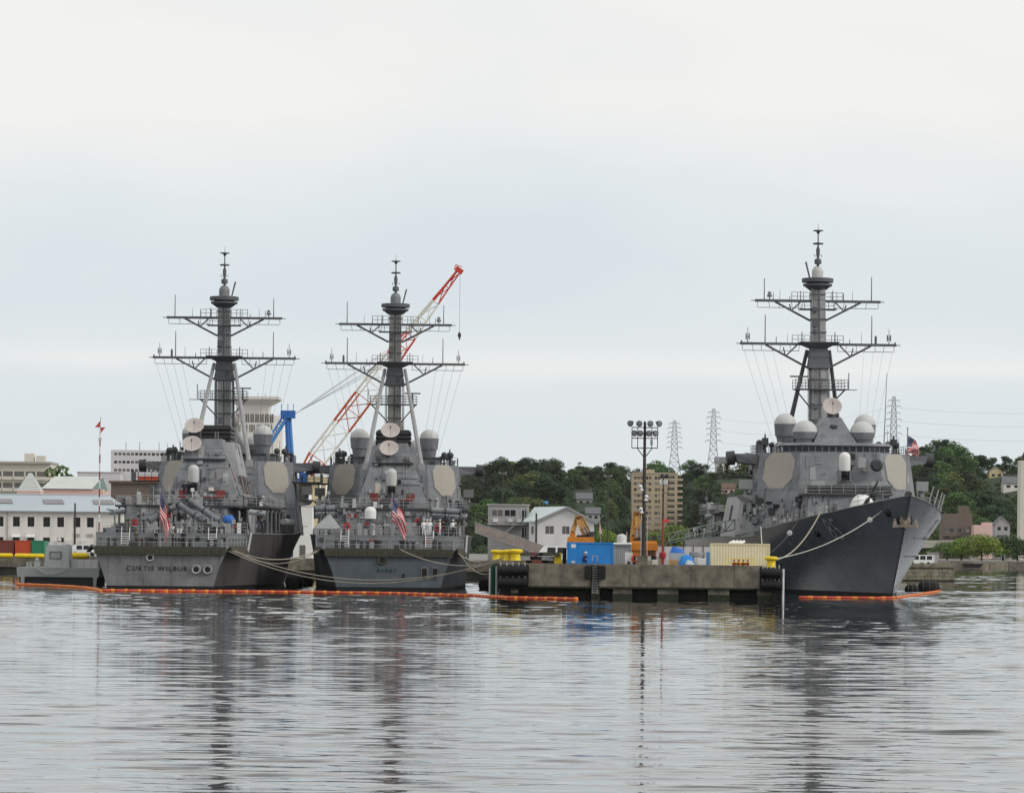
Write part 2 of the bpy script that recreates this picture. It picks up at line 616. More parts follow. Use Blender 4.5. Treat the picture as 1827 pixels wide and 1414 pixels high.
SHEER = [(0, 4.65), (12.5, 4.75), (14.2, 6.3), (50, 6.3), (84, 6.5), (104, 7.0), (123, 7.9), (138, 8.85), (143, 9.25), (148, 9.75), (154, 10.5)]
# half breadths by distance from the stem (deck, waterline)
HB_D = [(0, 0.18), (1.5, 1.1), (3, 1.9), (6, 3.3), (11, 4.95), (16, 6.1), (22, 7.2), (31, 8.4), (50, 9.6), (75, 10.05), (115, 10.0), (130, 9.3), (142, 8.4), (154, 7.4)]
HB_W = [(0, 0.06), (4, 0.8), (10, 1.95), (20, 3.7), (30, 5.2), (40, 6.5), (60, 8.4), (80, 9.2), (105, 9.2), (120, 8.2), (132, 7.0), (143, 5.8)]


def stem_s(t):
    return 143.0 + 11.0 * t ** 1.05


def hull_half(s, t):
    """half breadth at s and height fraction t of the local freeboard"""
    t = max(0.0, min(1.0, t))
    k = stem_s(t)
    d = max(k - s, 0.0)
    dd = d * 154.0 / k
    dw = d * 143.0 / k
    w = t ** 1.35
    return (1 - w) * interp(HB_W, dw) + w * interp(HB_D, dd)


def make_hull(ship, mat):
    ts = [-0.35, 0.0, 0.065, 0.13, 0.2, 0.3, 0.4, 0.5, 0.6, 0.7, 0.8, 0.9, 1.0]
    base = [0, 3, 6, 9, 12.5, 13.2, 14.2, 18, 24, 32, 42, 55, 70, 85, 95, 104, 108, 112, 115, 118, 120.5, 123, 125.5, 128, 130, 132, 134, 136, 137.5, 139, 140.2, 141.5, 142.3, 143]
    mb = MB()
    grid = {}
    for i, s0 in enumerate(base):
        for j, t in enumerate(ts):
            tt = max(t, 0)
            s = s0 * stem_s(tt) / 143.0 if s0 > 100 else s0
            if s0 > 14.2 and s0 <= 100:
                f = (s0 - 14.2) / 85.8
                s = s0 + f * 100 * (stem_s(tt) / 143.0 - 1)
            zd = interp(SHEER, s)
            z = t * zd if t < 0.02 or t > 0.07 else 0.42
            if t < 0:
                z = -1.4
            h = hull_half(s, z / zd)
            if t < 0:
                h *= 0.92
            grid[i, j] = (h, s, z)
    nb, nt_ = len(base), len(ts)
    for sg in (1, -1):
        vs = [(grid[i, j][0] * sg, grid[i, j][1], grid[i, j][2]) for i in range(nb) for j in range(nt_)]
        fs, fb = [], []
        for i in range(nb - 1):
            for j in range(nt_ - 1):
                q = (i * nt_ + j, (i + 1) * nt_ + j, (i + 1) * nt_ + j + 1, i * nt_ + j + 1)
                if sg < 0:
                    q = q[::-1]
                (fb if j < 2 else fs).append(q)
        mb.add(vs, fs, 0)
        mb.add(vs, fb, 1)
    # transom and stem plate
    vs = [(grid[0, j][0] * sg, grid[0, j][1], grid[0, j][2]) for j in range(nt_) for sg in (-1, 1)]
    mb.add(vs, [(2 * j, 2 * j + 1, 2 * j + 3, 2 * j + 2) for j in range(2, nt_ - 1)], 2)
    mb.add(vs, [(2 * j, 2 * j + 1, 2 * j + 3, 2 * j + 2) for j in range(2)], 1)
    e = nb - 1
    vs = [(grid[e, j][0] * sg, grid[e, j][1] + 0.02, grid[e, j][2]) for j in range(nt_) for sg in (1, -1)]
    mb.add(vs, [(2 * j, 2 * j + 1, 2 * j + 3, 2 * j + 2) for j in range(nt_ - 1)], 0)
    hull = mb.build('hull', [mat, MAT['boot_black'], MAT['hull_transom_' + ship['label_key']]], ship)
    # weather deck a little below the sheer line
    mb = MB()
    for a, b in zip(range(nb - 1), range(1, nb)):
        pa, pb = grid[a, nt_ - 1], grid[b, nt_ - 1]
        mb.add([(-pa[0] + .03, pa[1], pa[2] - .05), (pa[0] - .03, pa[1], pa[2] - .05), (pb[0] - .03, pb[1], pb[2] - .05), (-pb[0] + .03, pb[1], pb[2] - .05)], [(0, 1, 2, 3)])
    mb.build('weather_deck', MAT['deck_grey'], hull, smooth=False)
    mb = MB()
    pts = [grid[i, nt_ - 1] for i in range(nb)]
    for sg in (1, -1):
        mb.tube([(p[0] * sg, p[1], p[2]) for p in pts], 0.07, 5)
        mb.build('deck_edge', MAT['ship_grey'], hull)
        mb = MB()
    return hull


def rail(parent, pts, h=1.05, gap=1.6, mat='ship_grey_light', r=0.026, bars=3):
    mb = MB()
    pts = [Vector(p) for p in pts]
    for a, b in zip(pts, pts[1:]):
        n = max(1, int(round((b - a).length / gap)))
        for i in range(n + 1):
            p = a.lerp(b, i / n)
            mb.cyl(p, p + V(0, 0, h), r, n=4)
        for k in range(bars):
            z = h * (k + 1) / bars
            mb.cyl(a + V(0, 0, z), b + V(0, 0, z), r * 0.8, n=4)
    return mb.build('railing', MAT[mat], parent)


def text_mesh(name, body, size, mat, extrude=0.015, spacing=1.0):
    cu = bpy.data.curves.new(name, 'FONT')
    cu.body = body
    cu.size = size
    cu.extrude = extrude
    cu.align_x = 'CENTER'
    cu.space_character = spacing
    cu.resolution_u = 2
    tmp = bpy.data.objects.new(name, cu)
    COL.objects.link(tmp)
    dg = bpy.context.evaluated_depsgraph_get()
    me = bpy.data.meshes.new_from_object(tmp.evaluated_get(dg))
    me.name = name
    COL.objects.unlink(tmp)
    bpy.data.objects.remove(tmp)
    me.materials.clear()
    me.materials.append(MAT[mat])
    return me


def dome_on_can(parent, x, y, zb, zt, r, name='satellite_dome'):
    """radome cap on a can that narrows downwards"""
    zc = zt - r * 0.95
    mb = MB()
    prof = [(r, zc)] + [(max(r * math.cos(a), .01), zc + r * 0.95 * math.sin(a)) for a in [pi / 2 * k / 6 for k in range(1, 7)]]
    mb.lathe(prof, 16, None, 0, (x, y, 0))
    d = mb.build(name, MAT['radome'], parent)
    mb = MB()
    zm = zb + (zc - zb) * 0.42
    mb.lathe([(r * .66, zb), (r * .80, zm - .02), (r * .90, zm), (r * 1.0, zc - .01)], 16, None, 0, (x, y, 0))
    mb.build('dome_pedestal', MAT['ship_grey'], d)
    return d


def dish(parent, c, r, facing, tilt):
    """round fire control dish; facing = +1 looks forward, -1 aft"""
    M = Matrix.Rotation(facing * -(pi / 2 - tilt), 3, 'X')
    mb = MB()
    mb.lathe([(0.02, -.26 * r), (.5 * r, -.14 * r), (.85 * r, .02), (r, .12 * r), (.96 * r, .13 * r), (.8 * r, .07 * r), (.45 * r, -.05 * r), (.03, -.12 * r)], 20, M, 0, c)
    d = mb.build('tracking_dish', MAT['dish_pink'], parent)
    mb = MB()
    c = Vector(c)
    tip = c + M @ V(0, 0, .62 * r)
    for a in (pi / 2, -pi / 2):
        mb.cyl(c + M @ V(.8 * r * math.cos(a), .8 * r * math.sin(a), .03), tip, .018, n=4)
    mb.cyl(tip - M @ V(0, 0, .12), tip + M @ V(0, 0, .08), .09, n=6)
    mb.build('feed_horn', MAT['ship_grey_dark'], d)
    mb = MB()
    b = c + M @ V(0, 0, -.2 * r)
    mb.cyl(b, b + V(0, -facing * .6, -.5), .32, .4, n=8)
    mb.cyl(b + V(0, -facing * .6, -1.35 * r), b + V(0, -facing * .6, -.3), .55, .45, n=10)
    mb.build('dish_mount', MAT['ship_grey_dark'], d)
    return d


def octagon_panel(parent, corners, cz, w, h):
    """octagonal array on a sloping wall; corners = bottom-a, bottom-b, top-b, top-a (outside normal by right hand)"""
    a, b, c, d = [Vector(p) for p in corners]
    u = (b - a).normalized()
    n = u.cross(d - a).normalized()
    up = n.cross(u)
    f = (cz - a.z) / (d.z - a.z)
    ctr = (a.lerp(d, f) + b.lerp(c, f)) / 2
    ch = 0.27

    def octo(k, off):
        x, y = w / 2 * k, h / 2 * k
        q = [(-x, -y + 2 * y * ch), (-x + 2 * x * ch, -y), (x - 2 * x * ch, -y), (x, -y + 2 * y * ch), (x, y - 2 * y * ch * .75), (x - 2 * x * ch * .75, y), (-x + 2 * x * ch * .75, y), (-x, y - 2 * y * ch * .75)]
        return [ctr + u * p + up * r_ + n * off for p, r_ in q]
    mb = MB()
    mb.hexa(octo(1.0, -.05), octo(1.0, .10))
    p = mb.build('radar_panel', MAT['radar_tan'], parent, smooth=False)
    mb = MB()
    o1, o0 = octo(1.035, .06), octo(1.0, .06)
    o1b = octo(1.035, -.05)
    vs = o1 + o0 + o1b
    mb.add(vs, [(i, (i + 1) % 8, 8 + (i + 1) % 8, 8 + i) for i in range(8)] + [(i, 16 + i, 16 + (i + 1) % 8, (i + 1) % 8) for i in range(8)])
    mb.build('panel_rim', MAT['ship_grey_light'], p, smooth=False)


def mast(ship, zr=1.0):
    # column raked aft: s = 88 at the foot to 84 at the top
    def ms(z):
        return 87.6 - (z - 18) * 0.16
    mb = MB()
    zs = [17.0, 24.0, 26.8, 29.4, 35.0, 37.0]
    hw = [.95, .90, .87, .85, .82, .80]
    for (z0, z1, a, b) in zip(zs, zs[1:], hw, hw[1:]):
        mb.taper((-a, a, ms(z0) - .8, ms(z0) + .8, z0), (-b, b, ms(z1) - .75, ms(z1) + .75, z1))
    col = mb.build('mast', MAT['mast_col_b' if ship['label_key'] == 'b' else 'mast_col'], ship, smooth=False)
    for side in (-1, 1):
        mb = MB()
        for (z0, z1) in zip(zs, zs[1:]):
            mb.taper((-.12, .06, ms(z0) + side * .8 - .09, ms(z0) + side * .8 + .09, z0), (-.12, .06, ms(z1) + side * .76 - .09, ms(z1) + side * .76 + .09, z1))
        mb.build('cable_trunk', MAT['mast_dark'], col, smooth=False)
        mb = MB()
        for x_ in (.35, .65):
            mb.cyl((x_, ms(17.5) + side * .95, 17.5), (x_, ms(36.5) + side * .88, 36.5), .03, n=4)
        for q_ in range(38):
            z_ = 17.8 + q_ * .5
            mb.cyl((.35, ms(z_) + side * .93, z_), (.65, ms(z_) + side * .93, z_), .022, n=3)
        mb.build('mast_ladder', MAT['mast_dark'], col)
    for x_, r_ in ((-1.12, .06), (-1.3, .04), (1.12, .06), (1.28, .045)):
        for side in (-.45, .45):
            mb = MB()
            mb.cyl((x_, ms(17.2) + side, 17.2), (x_ * .96, ms(26.6) + side, 26.6), r_, n=5)
            mb.cyl((x_, ms(21) + side, 21), (math.copysign(.8, x_), ms(21) + side, 21), .03, n=4)
            mb.build('waveguide', MAT['mast_dark'], col)
    for z_ in (18.6, 20.4, 22.3, 25.3, 31.0, 32.6, 35.6):
        h_ = interp(list(zip(zs, hw)), z_) + .07
        mb = MB()
        mb.box(-h_, h_, ms(z_) - .9, ms(z_) + .9, z_, z_ + .12)
        mb.build('mast_band', MAT['mast_dark'], col, smooth=False)
    for z_, w_ in ((21.5, .5), (31.5, .6), (33.2, .45), (19.6, .6), (30.6, .35)):
        mb = MB()
        mb.cbox((-.55, ms(z_) - .85, z_), (w_, .3, w_ * 1.4))
        mb.build('mast_box', MAT['mast_dark'], col, smooth=False)
        mb = MB()
        mb.cbox((.5, ms(z_) + .85, z_ + .6), (w_, .3, w_ * 1.2))
        mb.build('mast_box', MAT['mast_dark'], col, smooth=False)
    # flared collars below the lower yard
    mb = MB()
    mb.taper((-.95, .95, ms(26.6) - .95, ms(26.6) + .95, 26.65), (-1.3, 1.3, ms(26.6) - 1.0, ms(26.6) + 1.0, 26.7))
    mb.taper((-1.36, 1.36, ms(26.7) - .9, ms(26.7) + 1.0, 26.71), (-1.12, 1.12, ms(28) - .86, ms(28) + .9, 28.0))
    mb.build('mast_collar', MAT['mast_dark'], col, smooth=False)
    mb = MB()
    mb.taper((-1.22, 1.22, ms(28) - .95, ms(28) + .95, 28.02), (-1.0, 1.0, ms(29.4) - .9, ms(29.4) + .9, 29.15))
    mb.build('mast_collar', MAT['mast_dark'], col, smooth=False)
    mb = MB()
    mb.taper((-1.1, 1.1, ms(29.4) - 1.0, ms(29.4) + 1.0, 29.16), (-2.3, 2.3, ms(29.6) - 1.7, ms(29.6) + 1.7, 29.75))
    mb.box(-2.35, 2.35, ms(29.6) - 1.75, ms(29.6) + 1.75, 29.76, 29.86)
    mb.build('mast_platform', MAT['mast_dark'], col, smooth=False)
    # legs that splay aft and outward
    for sg in (-1, 1):
        mb = MB()
        mb.cyl((sg * 1.35, ms(28.5) - .2, 28.9), (sg * 3.75, 81.2, 15.6), .22, .34, n=8)
        mb.taper((sg * 3.75 - .5, sg * 3.75 + .5, 80.8, 81.8, 15.2), (sg * 3.75 - .34, sg * 3.75 + .34, 80.9, 81.7, 16.2))
        mb.build('mast_leg', MAT['ship_grey_light'] if ship['label_key'] != 'c' else MAT['mast_dark'], col)
    # small radar platform
    z = 24.1
    mb = MB()
    mb.box(-3.3, 3.0, ms(z) - 1.3, ms(z) + 1.3, z, z + .12)
    for x in (-3.1, 2.8):
        mb.cyl((x, ms(z), z), (math.copysign(.8, x), ms(z), z - 2.4), .09, n=5)
    pl = mb.build('radar_platform', MAT['mast_dark'], col)
    rail(pl, [(-3.3, ms(z) - 1.3, z + .1), (3.0, ms(z) - 1.3, z + .1)], 1.1, .8, 'mast_dark', .035)
    rail(pl, [(-3.3, ms(z) + 1.3, z + .1), (3.0, ms(z) + 1.3, z + .1)], 1.1, .8, 'mast_dark', .035)
    mb = MB()
    mb.cyl((2.4, ms(z), z + .1), (2.4, ms(z), z + 1.5), .16, .1, n=6)
    mb.box(1.3, 3.5, ms(z) - .12, ms(z) + .12, z + 1.5, z + 1.68)
    mb.build('navigation_radar', MAT['mast_dark'], pl)
    mb = MB()
    mb.cyl((-3.6, ms(z), z + .05), (-3.6, ms(z), z + 2.1), .06, n=5)
    mb.cyl((-3.3, ms(z), z + .05), (-4.6, ms(z), z + .05), .05, n=5)
    mb.build('pole_antenna', MAT['mast_dark'], pl)

    def yard(zy, half, name, strut_x, strut_z):
        y = ms(zy)
        mb = MB()
        mb.box(-half, half, y - .2, y + .2, zy - .14, zy + .16)
        mb.cyl((-half - .5, y, zy), (-half, y, zy), .05, n=4)
        mb.cyl((half, y, zy), (half + .5, y, zy), .05, n=4)
        yd = mb.build(name, MAT['mast_dark'], col, smooth=False)
        for sg in (-1, 1):
            mb = MB()
            mb.cyl((sg * strut_x, y, zy - .1), (sg * .9, y, strut_z), .14, n=6)
            xm, zm = sg * (strut_x * .62), zy - .1 - (zy - strut_z) * .46
            mb.cyl((xm, y, zm), (sg * strut_x * .40, y, zy - .1), .09, n=5)
            mb.cyl((xm, y, zm), (sg * strut_x * .66, y, zy - .1 - .3), .08, n=5)
            mb.build('yard_brace', MAT['mast_dark'], yd)
            mb = MB()
            zl = zy - .82
            mb.cyl((sg * (half - .35), y, zl), (sg * strut_x * .36, y, zl), .035, n=4)
            nn = 6 if half > 8.5 else 4
            for k in range(nn + 1):
                x = (half - .3) + (strut_x * .36 - half + .3) * k / nn
                mb.cyl((sg * x, y, zy - .1), (sg * (x - (.15 if k % 2 else -.05)), y, zl), .03, n=4)
            mb.build('foot_rail', MAT['mast_dark'], yd)
            rail(yd, [(sg * .95, y - .5, zy + .1), (sg * 3.1, y - .5, zy + .1)], 1.0, .75, 'mast_dark', .035, 2)
        return yd, y

    lo, y = yard(29.62, 9.45, 'lower_yard', 6.4, 26.6)

    def stick(parent, x, y, z, h, r=.055, name='pole_antenna'):
        mb = MB()
        mb.cyl((x, y, z), (x, y, z + h), r, r * .7, n=5)
        mb.build(name, MAT['mast_dark'], parent)
    for x, h, r in ((-6.45, 3.4, .075), (6.45, 3.4, .075), (-5.2, 1.4, .03), (3.75, 1.2, .03), (5.1, .8, .06), (-3.8, .6, .06), (-2.0, 1.4, .08), (2.0, 1.4, .08), (9.3, .3, .12), (-9.3, .3, .12)):
        stick(lo, x, y, 29.7, h, r)
    mb = MB()
    mb.lathe([(.14, 0), (.15, .8), (.1, .85), (.1, 1.0)], 8, None, 0, (-6.95, y, 29.75))
    mb.build('signal_lamp', MAT['mast_dark'], lo)
    for sg in (-1, 1):
        mb = MB()
        x = sg * 8.55
        mb.cyl((x, y, 29.7), (x, y, 31.6), .06, .03, n=5)
        for k in range(4):
            a = pi / 4 + k * pi / 2
            px, py = x + .26 * math.cos(a), y + .26 * math.sin(a)
            mb.cyl((px, py, 30.1), (px, py, 30.85), .055, n=5)
            mb.cyl((x, y, 30.45), (px, py, 30.45), .04, n=4)
        mb.build('array_antenna', MAT['mast_dark'], lo)
    up, y = yard(34.85, 7.6, 'upper_yard', 5.2, 32.5)
    for x, h, r in ((-6.5, 2.9, .07), (6.5, 2.6, .07), (-4.2, 1.2, .03), (-3.1, .9, .06), (3.4, .5, .05), (4.6, 1.2, .03), (5.4, .9, .05), (-1.8, 1.2, .08), (2.1, 1.1, .06)):
        stick(up, x, y, 34.95, h, r)
    mb = MB()
    mb.lathe([(.07, 0), (.07, .3), (.3, .3), (.32, .5), (.22, .62), (.2, .9), (.05, .98)], 8, None, 0, (5.85 if ship['label_key'] != 'c' else 5.85, y, 35.0))
    mb.build('beacon', MAT['ship_grey'], up)
    mb = MB()
    mb.box(-2.2, 2.2, y - 1.0, y + 1.0, 33.8, 33.92)
    mb.build('mast_platform', MAT['mast_dark'], col, smooth=False)
    rail(col, [(-2.2, y - 1.0, 33.9), (2.2, y - 1.0, 33.9)], 1.0, .8, 'mast_dark', .035, 2)
    # ring at the head of the mast
    y = ms(37)
    mb = MB()
    mb.lathe([(1.0, 36.2), (1.5, 36.6), (1.75, 36.7), (1.78, 36.95), (1.25, 37.0), (1.3, 37.1), (1.92, 37.15), (1.92, 37.6), (1.7, 37.65)], 20, None, 0, (0, y, 0))
    mb.build('mast_head', MAT['mast_dark'], col)
    mb = MB()
    mb.lathe([(.68, 37.6), (.7, 38.4)] + [(max(.7 * math.cos(a), .01), 38.4 + .75 * math.sin(a)) for a in [pi / 2 * k / 5 for k in range(1, 6)]], 14, None, 0, (0, y - .1, 0))
    mb.build('mast_head_dome', MAT['radome'] if ship['label_key'] == 'c' else MAT['ship_grey'], col)
    mb = MB()
    mb.cyl((.95, y, 37.6), (1.45, y, 39.6), .10, .12, n=6)
    mb.build('loop_antenna', MAT['mast_dark'], col)
    mb = MB()
    mb.lathe([(.16, 38.9), (.16, 39.8), (.42, 39.85), (.44, 40.3), (.38, 40.55), (.16, 40.6), (.15, 41.0), (.22, 41.05), (.24, 41.9), (.15, 42.2), (.09, 42.3), (.09, 42.6), (.62, 42.62), (.64, 42.8), (.3, 42.86), (.08, 42.9), (.07, 44.1), (.17, 44.15), (.2, 44.4), (.64, 44.5), (.6, 44.62), (.1, 44.68), (.03, 44.7), (.015, 45.6)], 12, None, 0, (0, y + .1, -.35))
    mb.v = [(x_, y_, 38.5 + (z_ - 38.5) * .855) for x_, y_, z_ in mb.v]
    for k in range(4):
        a = k * pi / 2
        mb.cyl((.2 * math.cos(a), y + .1 + .2 * math.sin(a), 40.3), (.45 * math.cos(a), y + .1 + .45 * math.sin(a), 40.3), .03, n=4)
        mb.cyl((.45 * math.cos(a), y + .1 + .45 * math.sin(a), 40.25), (.45 * math.cos(a), y + .1 + .45 * math.sin(a), 40.55), .03, n=4)
    mb.build('topmast', MAT['mast_dark'], col)
    # halyards from the lower yard to the deckhouse roof
    for sg in (-1, 1):
        for k in range(4):
            x = sg * (9.0 - k * 1.15)
            mb = MB()
            mb.cyl((x, ms(29.6), 28.9), (sg * (5.8 - .7 * k), 91 + .8 * k, 17.0), .016, n=3)
            mb.build('halyard', MAT['steel_grey'], col)


def gatling(ship, c, facing):
    """white domed close-in gun on its mount; facing +1 forward, -1 aft"""
    x, y, z = c
    mb = MB()
    mb.lathe([(1.2, 0), (1.2, .25), (.85, .3), (.8, .7)], 14, None, 0, (x, y, z))
    g = mb.build('close_in_gun', MAT['ship_grey_dark'], ship)
    mb = MB()
    for sg in (-1, 1):
        mb.cbox((x + sg * .62, y, z + 1.15), (.3, 1.1, 1.3))
    mb.build('gun_cradle', MAT['ship_grey'], g)
    mb = MB()
    mb.cyl((x, y + facing * .1, z + 1.3), (x, y + facing * 1.9, z + 1.45), .22, .17, n=8)
    mb.lathe([(.52, -.35), (.6, 0), (.52, .4)], 12, Matrix.Rotation(pi / 2, 3, 'X'), 0, (x, y, z + 1.2))
    mb.build('gun_barrels', MAT['black_gear'], g)
    mb = MB()
    mb.lathe([(.62, 1.75), (.66, 2.2), (.66, 3.3)] + [(max(.66 * math.cos(a), .01), 3.3 + .62 * math.sin(a)) for a in [pi / 2 * k / 5 for k in range(1, 6)]], 14, None, 0, (x, y - facing * .1, z))
    mb.build('gun_radome', MAT['white_gear'] if facing > 0 else MAT['radome'], g)
    return g


def greeble(parent, q, n, R, z_lo=0.0, z_hi=1.0, dark=0.4, skip=None):
    """small fittings fixed to a wall: q = bottom-left, bottom-right, top-right, top-left seen from outside"""
    a, b, c, d = [Vector(p) for p in q]
    nn = (b - a).cross(d - a).normalized()
    for i in range(n):
        u, v = R.uniform(.04, .96), R.uniform(z_lo, z_hi)
        p = a.lerp(b, u).lerp(d.lerp(c, u), v)
        uu = (b - a).normalized()
        up = nn.cross(uu)
        if skip and skip(p):
            continue
        mb = MB()
        k = R.random()

        def blk(w, h, t, off=V(0, 0, 0)):
            o = p + off
            mb.hexa([o - uu * w - nn * .15, o + uu * w - nn * .15, o + uu * w + nn * t, o - uu * w + nn * t],
                    [o - uu * w - nn * .15 + up * h, o + uu * w - nn * .15 + up * h, o + uu * w + nn * t + up * h, o - uu * w + nn * t + up * h])
        if k < .30:
            blk(R.uniform(.08, .35), R.uniform(.15, .7), R.uniform(.08, .35))
            nm = 'bulkhead_box'
        elif k < .52:
            L_ = R.uniform(.8, 3.0)
            mb.cyl(p + nn * .08, p + nn * .08 + up * min(L_, max(.3, (d - p).z * .9 if (d - p).z > 0 else .3)), R.uniform(.025, .07), n=5)
            nm = 'wall_pipe'
        elif k < .66:
            L_ = R.uniform(.6, 2.6)
            e = p + uu * L_ * R.choice((-1, 1))
            mb.cyl(p + nn * .07, e + nn * .07, R.uniform(.025, .06), n=5)
            nm = 'cable_run'
        elif k < .78:
            blk(.33, 1.55, .05)
            nm = 'watertight_door'
        elif k < .88:
            for s_ in (-1, 1):
                mb.cyl(p + uu * .2 * s_ + nn * .1, p + uu * .2 * s_ + nn * .1 + up * 1.8, .025, n=4)
            for j in range(6):
                mb.cyl(p - uu * .2 + nn * .1 + up * (.15 + .3 * j), p + uu * .2 + nn * .1 + up * (.15 + .3 * j), .02, n=4)
            nm = 'wall_ladder'
        else:
            mb.cyl(p, p + nn * .3, .04, n=5)
            mb.cyl(p + nn * .22 - up * .12, p + nn * .22 + up * .16, .11, .09, n=7)
            nm = 'wall_lamp'
        m = R.choice(['ship_grey_dark', 'black_gear', 'ship_grey_dark', 'louvre_brown']) if R.random() < dark else R.choice(['ship_grey', 'ship_grey_light', 'ship_grey_light', 'canvas_grey'])
        if R.random() < .05:
            m = R.choice(['white_gear', 'red_dull', 'radar_tan'])
        mb.build(nm, MAT[m], parent, smooth=False)


def quad_out(q, ctr):
    a, b, c, d = [Vector(p) for p in q]
    if (b - a).cross(d - a).dot((a + b + c + d) / 4 - Vector(ctr)) < 0:
        return [b, a, d, c]
    return [a, b, c, d]


def deckhouses(ship):
    k = ship['label_key']
    g, gl, gd = MAT['ship_grey'], MAT['ship_grey_light'], MAT['ship_grey_dark']
    # ---- forward deckhouse
    B0 = [(-5.2, 107.2), (-9.75, 102.6), (-9.75, 89.6), (-5.0, 84.6), (5.0, 84.6), (9.75, 89.6), (9.75, 102.6), (5.2, 107.2)]
    T0 = [(-4.6, 104.6), (-8.75, 100.6), (-8.75, 91.2), (-4.5, 86.8), (4.5, 86.8), (8.75, 91.2), (8.75, 100.6), (4.6, 104.6)]
    mb = MB()
    mb.prism(B0[::-1], 6.4, T0[::-1], 16.1)
    fh = mb.build('forward_deckhouse', g, ship, smooth=False)

    def wall(i, j):
        return [(B0[i][0], B0[i][1], 6.4), (B0[j][0], B0[j][1], 6.4), (T0[j][0], T0[j][1], 16.1), (T0[i][0], T0[i][1], 16.1)]
    for i, j in ((1, 0), (7, 6), (3, 2), (5, 4)):
        w = wall(i, j)
        a, b, c, d = [Vector(p) for p in w]
        n = (b - a).cross(d - a)
        ctr = V(0, 96, 10)
        if n.dot((a + b) / 2 - ctr) < 0:
            w = wall(j, i)
        octagon_panel(fh, w, 14.0, 4.15, 4.15)
    # bridge wings
    for sg in (-1, 1):
        mb = MB()
        mb.hexa([(sg * 8.4, 94, 14.75), (sg * 8.4, 99, 14.75), (sg * 11.0, 98.4, 15.1), (sg * 11.0, 94.6, 15.1)][::sg],
                [(sg * 8.4, 94, 16.05), (sg * 8.4, 99, 16.05), (sg * 11.3, 98.6, 16.05), (sg * 11.3, 94.4, 16.05)][::sg])
        w = mb.build('bridge_wing', g, fh, smooth=False)
        mb = MB()
        mb.cyl((sg * 11.25, 96.5, 15.6), (sg * 12.2, 96.5, 15.55), .85, .8, n=12)
        mb.build('wing_sponson', gd, w)
        mb = MB()
        mb.box(min(sg * 8.6, sg * 12.6), max(sg * 8.6, sg * 12.6), 90.5, 96, 13.35, 13.5)
        pf = mb.build('wing_platform', gd, fh, smooth=False)
        rail(pf, [(sg * 9, 90.5, 13.5), (sg * 12.6, 90.5, 13.5), (sg * 12.6, 96, 13.5)], 1.1, 1.0, 'ship_grey_dark', .04)
        mb = MB()
        mb.hexa([(sg * 8.9, 97.5, 10.3), (sg * 8.9, 101.5, 10.3), (sg * 10.6, 101, 10.5), (sg * 10.6, 98, 10.5)][::sg],
                [(sg * 8.9, 97.3, 11.2), (sg * 8.9, 101.7, 11.2), (sg * 11.2, 101.4, 11.2), (sg * 11.2, 97.6, 11.2)][::sg])
        mb.build('gun_tub', gl, fh, smooth=False)
        mb = MB()
        mb.box(min(sg * 9.6, sg * 11.0), max(sg * 9.6, sg * 11.0), 99, 100.6, 11.9, 13.0)
        mb.cyl((sg * 10.3, 99.8, 11.2), (sg * 10.3, 99.8, 11.9), .25, n=6)
        mb.build('covered_gun', MAT['canvas_grey'], fh, smooth=False)
    # bridge with its row of windows
    q = [(-3.6, 104.2), (-6.3, 101.8), (-6.3, 95.5), (6.3, 95.5), (6.3, 101.8), (3.6, 104.2)]
    mb = MB()
    mb.prism(q[::-1], 16.1, q[::-1], 16.22)
    mb.prism([(x * .985, y - .1) for x, y in q][::-1], 16.22, [(x * .985, y - .1) for x, y in q][::-1], 16.98)
    mb.prism([(x * 1.04, y + .15) for x, y in q][::-1], 16.98, [(x * .97, y - .1) for x, y in q][::-1], 17.3)
    br = mb.build('bridge', g, fh, smooth=False)

    def panes(a, b, n):
        a, b = Vector(a + (0,)), Vector(b + (0,))
        u = (b - a).normalized()
        nn = V(u.y, -u.x, 0)
        if nn.dot((a + b) / 2 - V(0, 98, 0)) < 0:
            nn = -nn
        w = (b - a).length / n
        for i in range(n):
            c = a + u * w * (i + .5) + nn * .0 + V(0, 0, 16.6)
            m_ = MB()
            hx = u * w * .40
            m_.hexa([c - hx + V(0, 0, -.30) - nn * .05, c + hx + V(0, 0, -.30) - nn * .05, c + hx + V(0, 0, -.30) + nn * .03, c - hx + V(0, 0, -.30) + nn * .03],
                    [c - hx + V(0, 0, .31) - nn * .05, c + hx + V(0, 0, .31) - nn * .05, c + hx + V(0, 0, .31) + nn * .03, c - hx + V(0, 0, .31) + nn * .03])
            m_.build('window_pane', MAT['glass_dark'], br, smooth=False)
    qq = [(x * .985, y - .1) for x, y in q]
    panes(qq[0], qq[5], 9)
    panes(qq[0], qq[1], 4)
    panes(qq[5], qq[4], 4)
    panes(qq[1], qq[2], 5)
    panes(qq[4], qq[3], 5)
    # director house on the bridge roof
    mb = MB()
    mb.taper((-2.6, 2.6, 92.5, 101.0, 17.2), (-1.0, 1.0, 94.5, 98.6, 20.4))
    mb.build('director_house', g, fh, smooth=False)
    mb = MB()
    mb.lathe([(.5, 0), (.55, .35), (.3, .55)], 10, None, 0, (0, 99.2, 19.0))
    mb.build('sensor_turret', gd, fh)
    dish(fh, (0.0, 98.0, 21.7), 1.15, 1, rad(30))
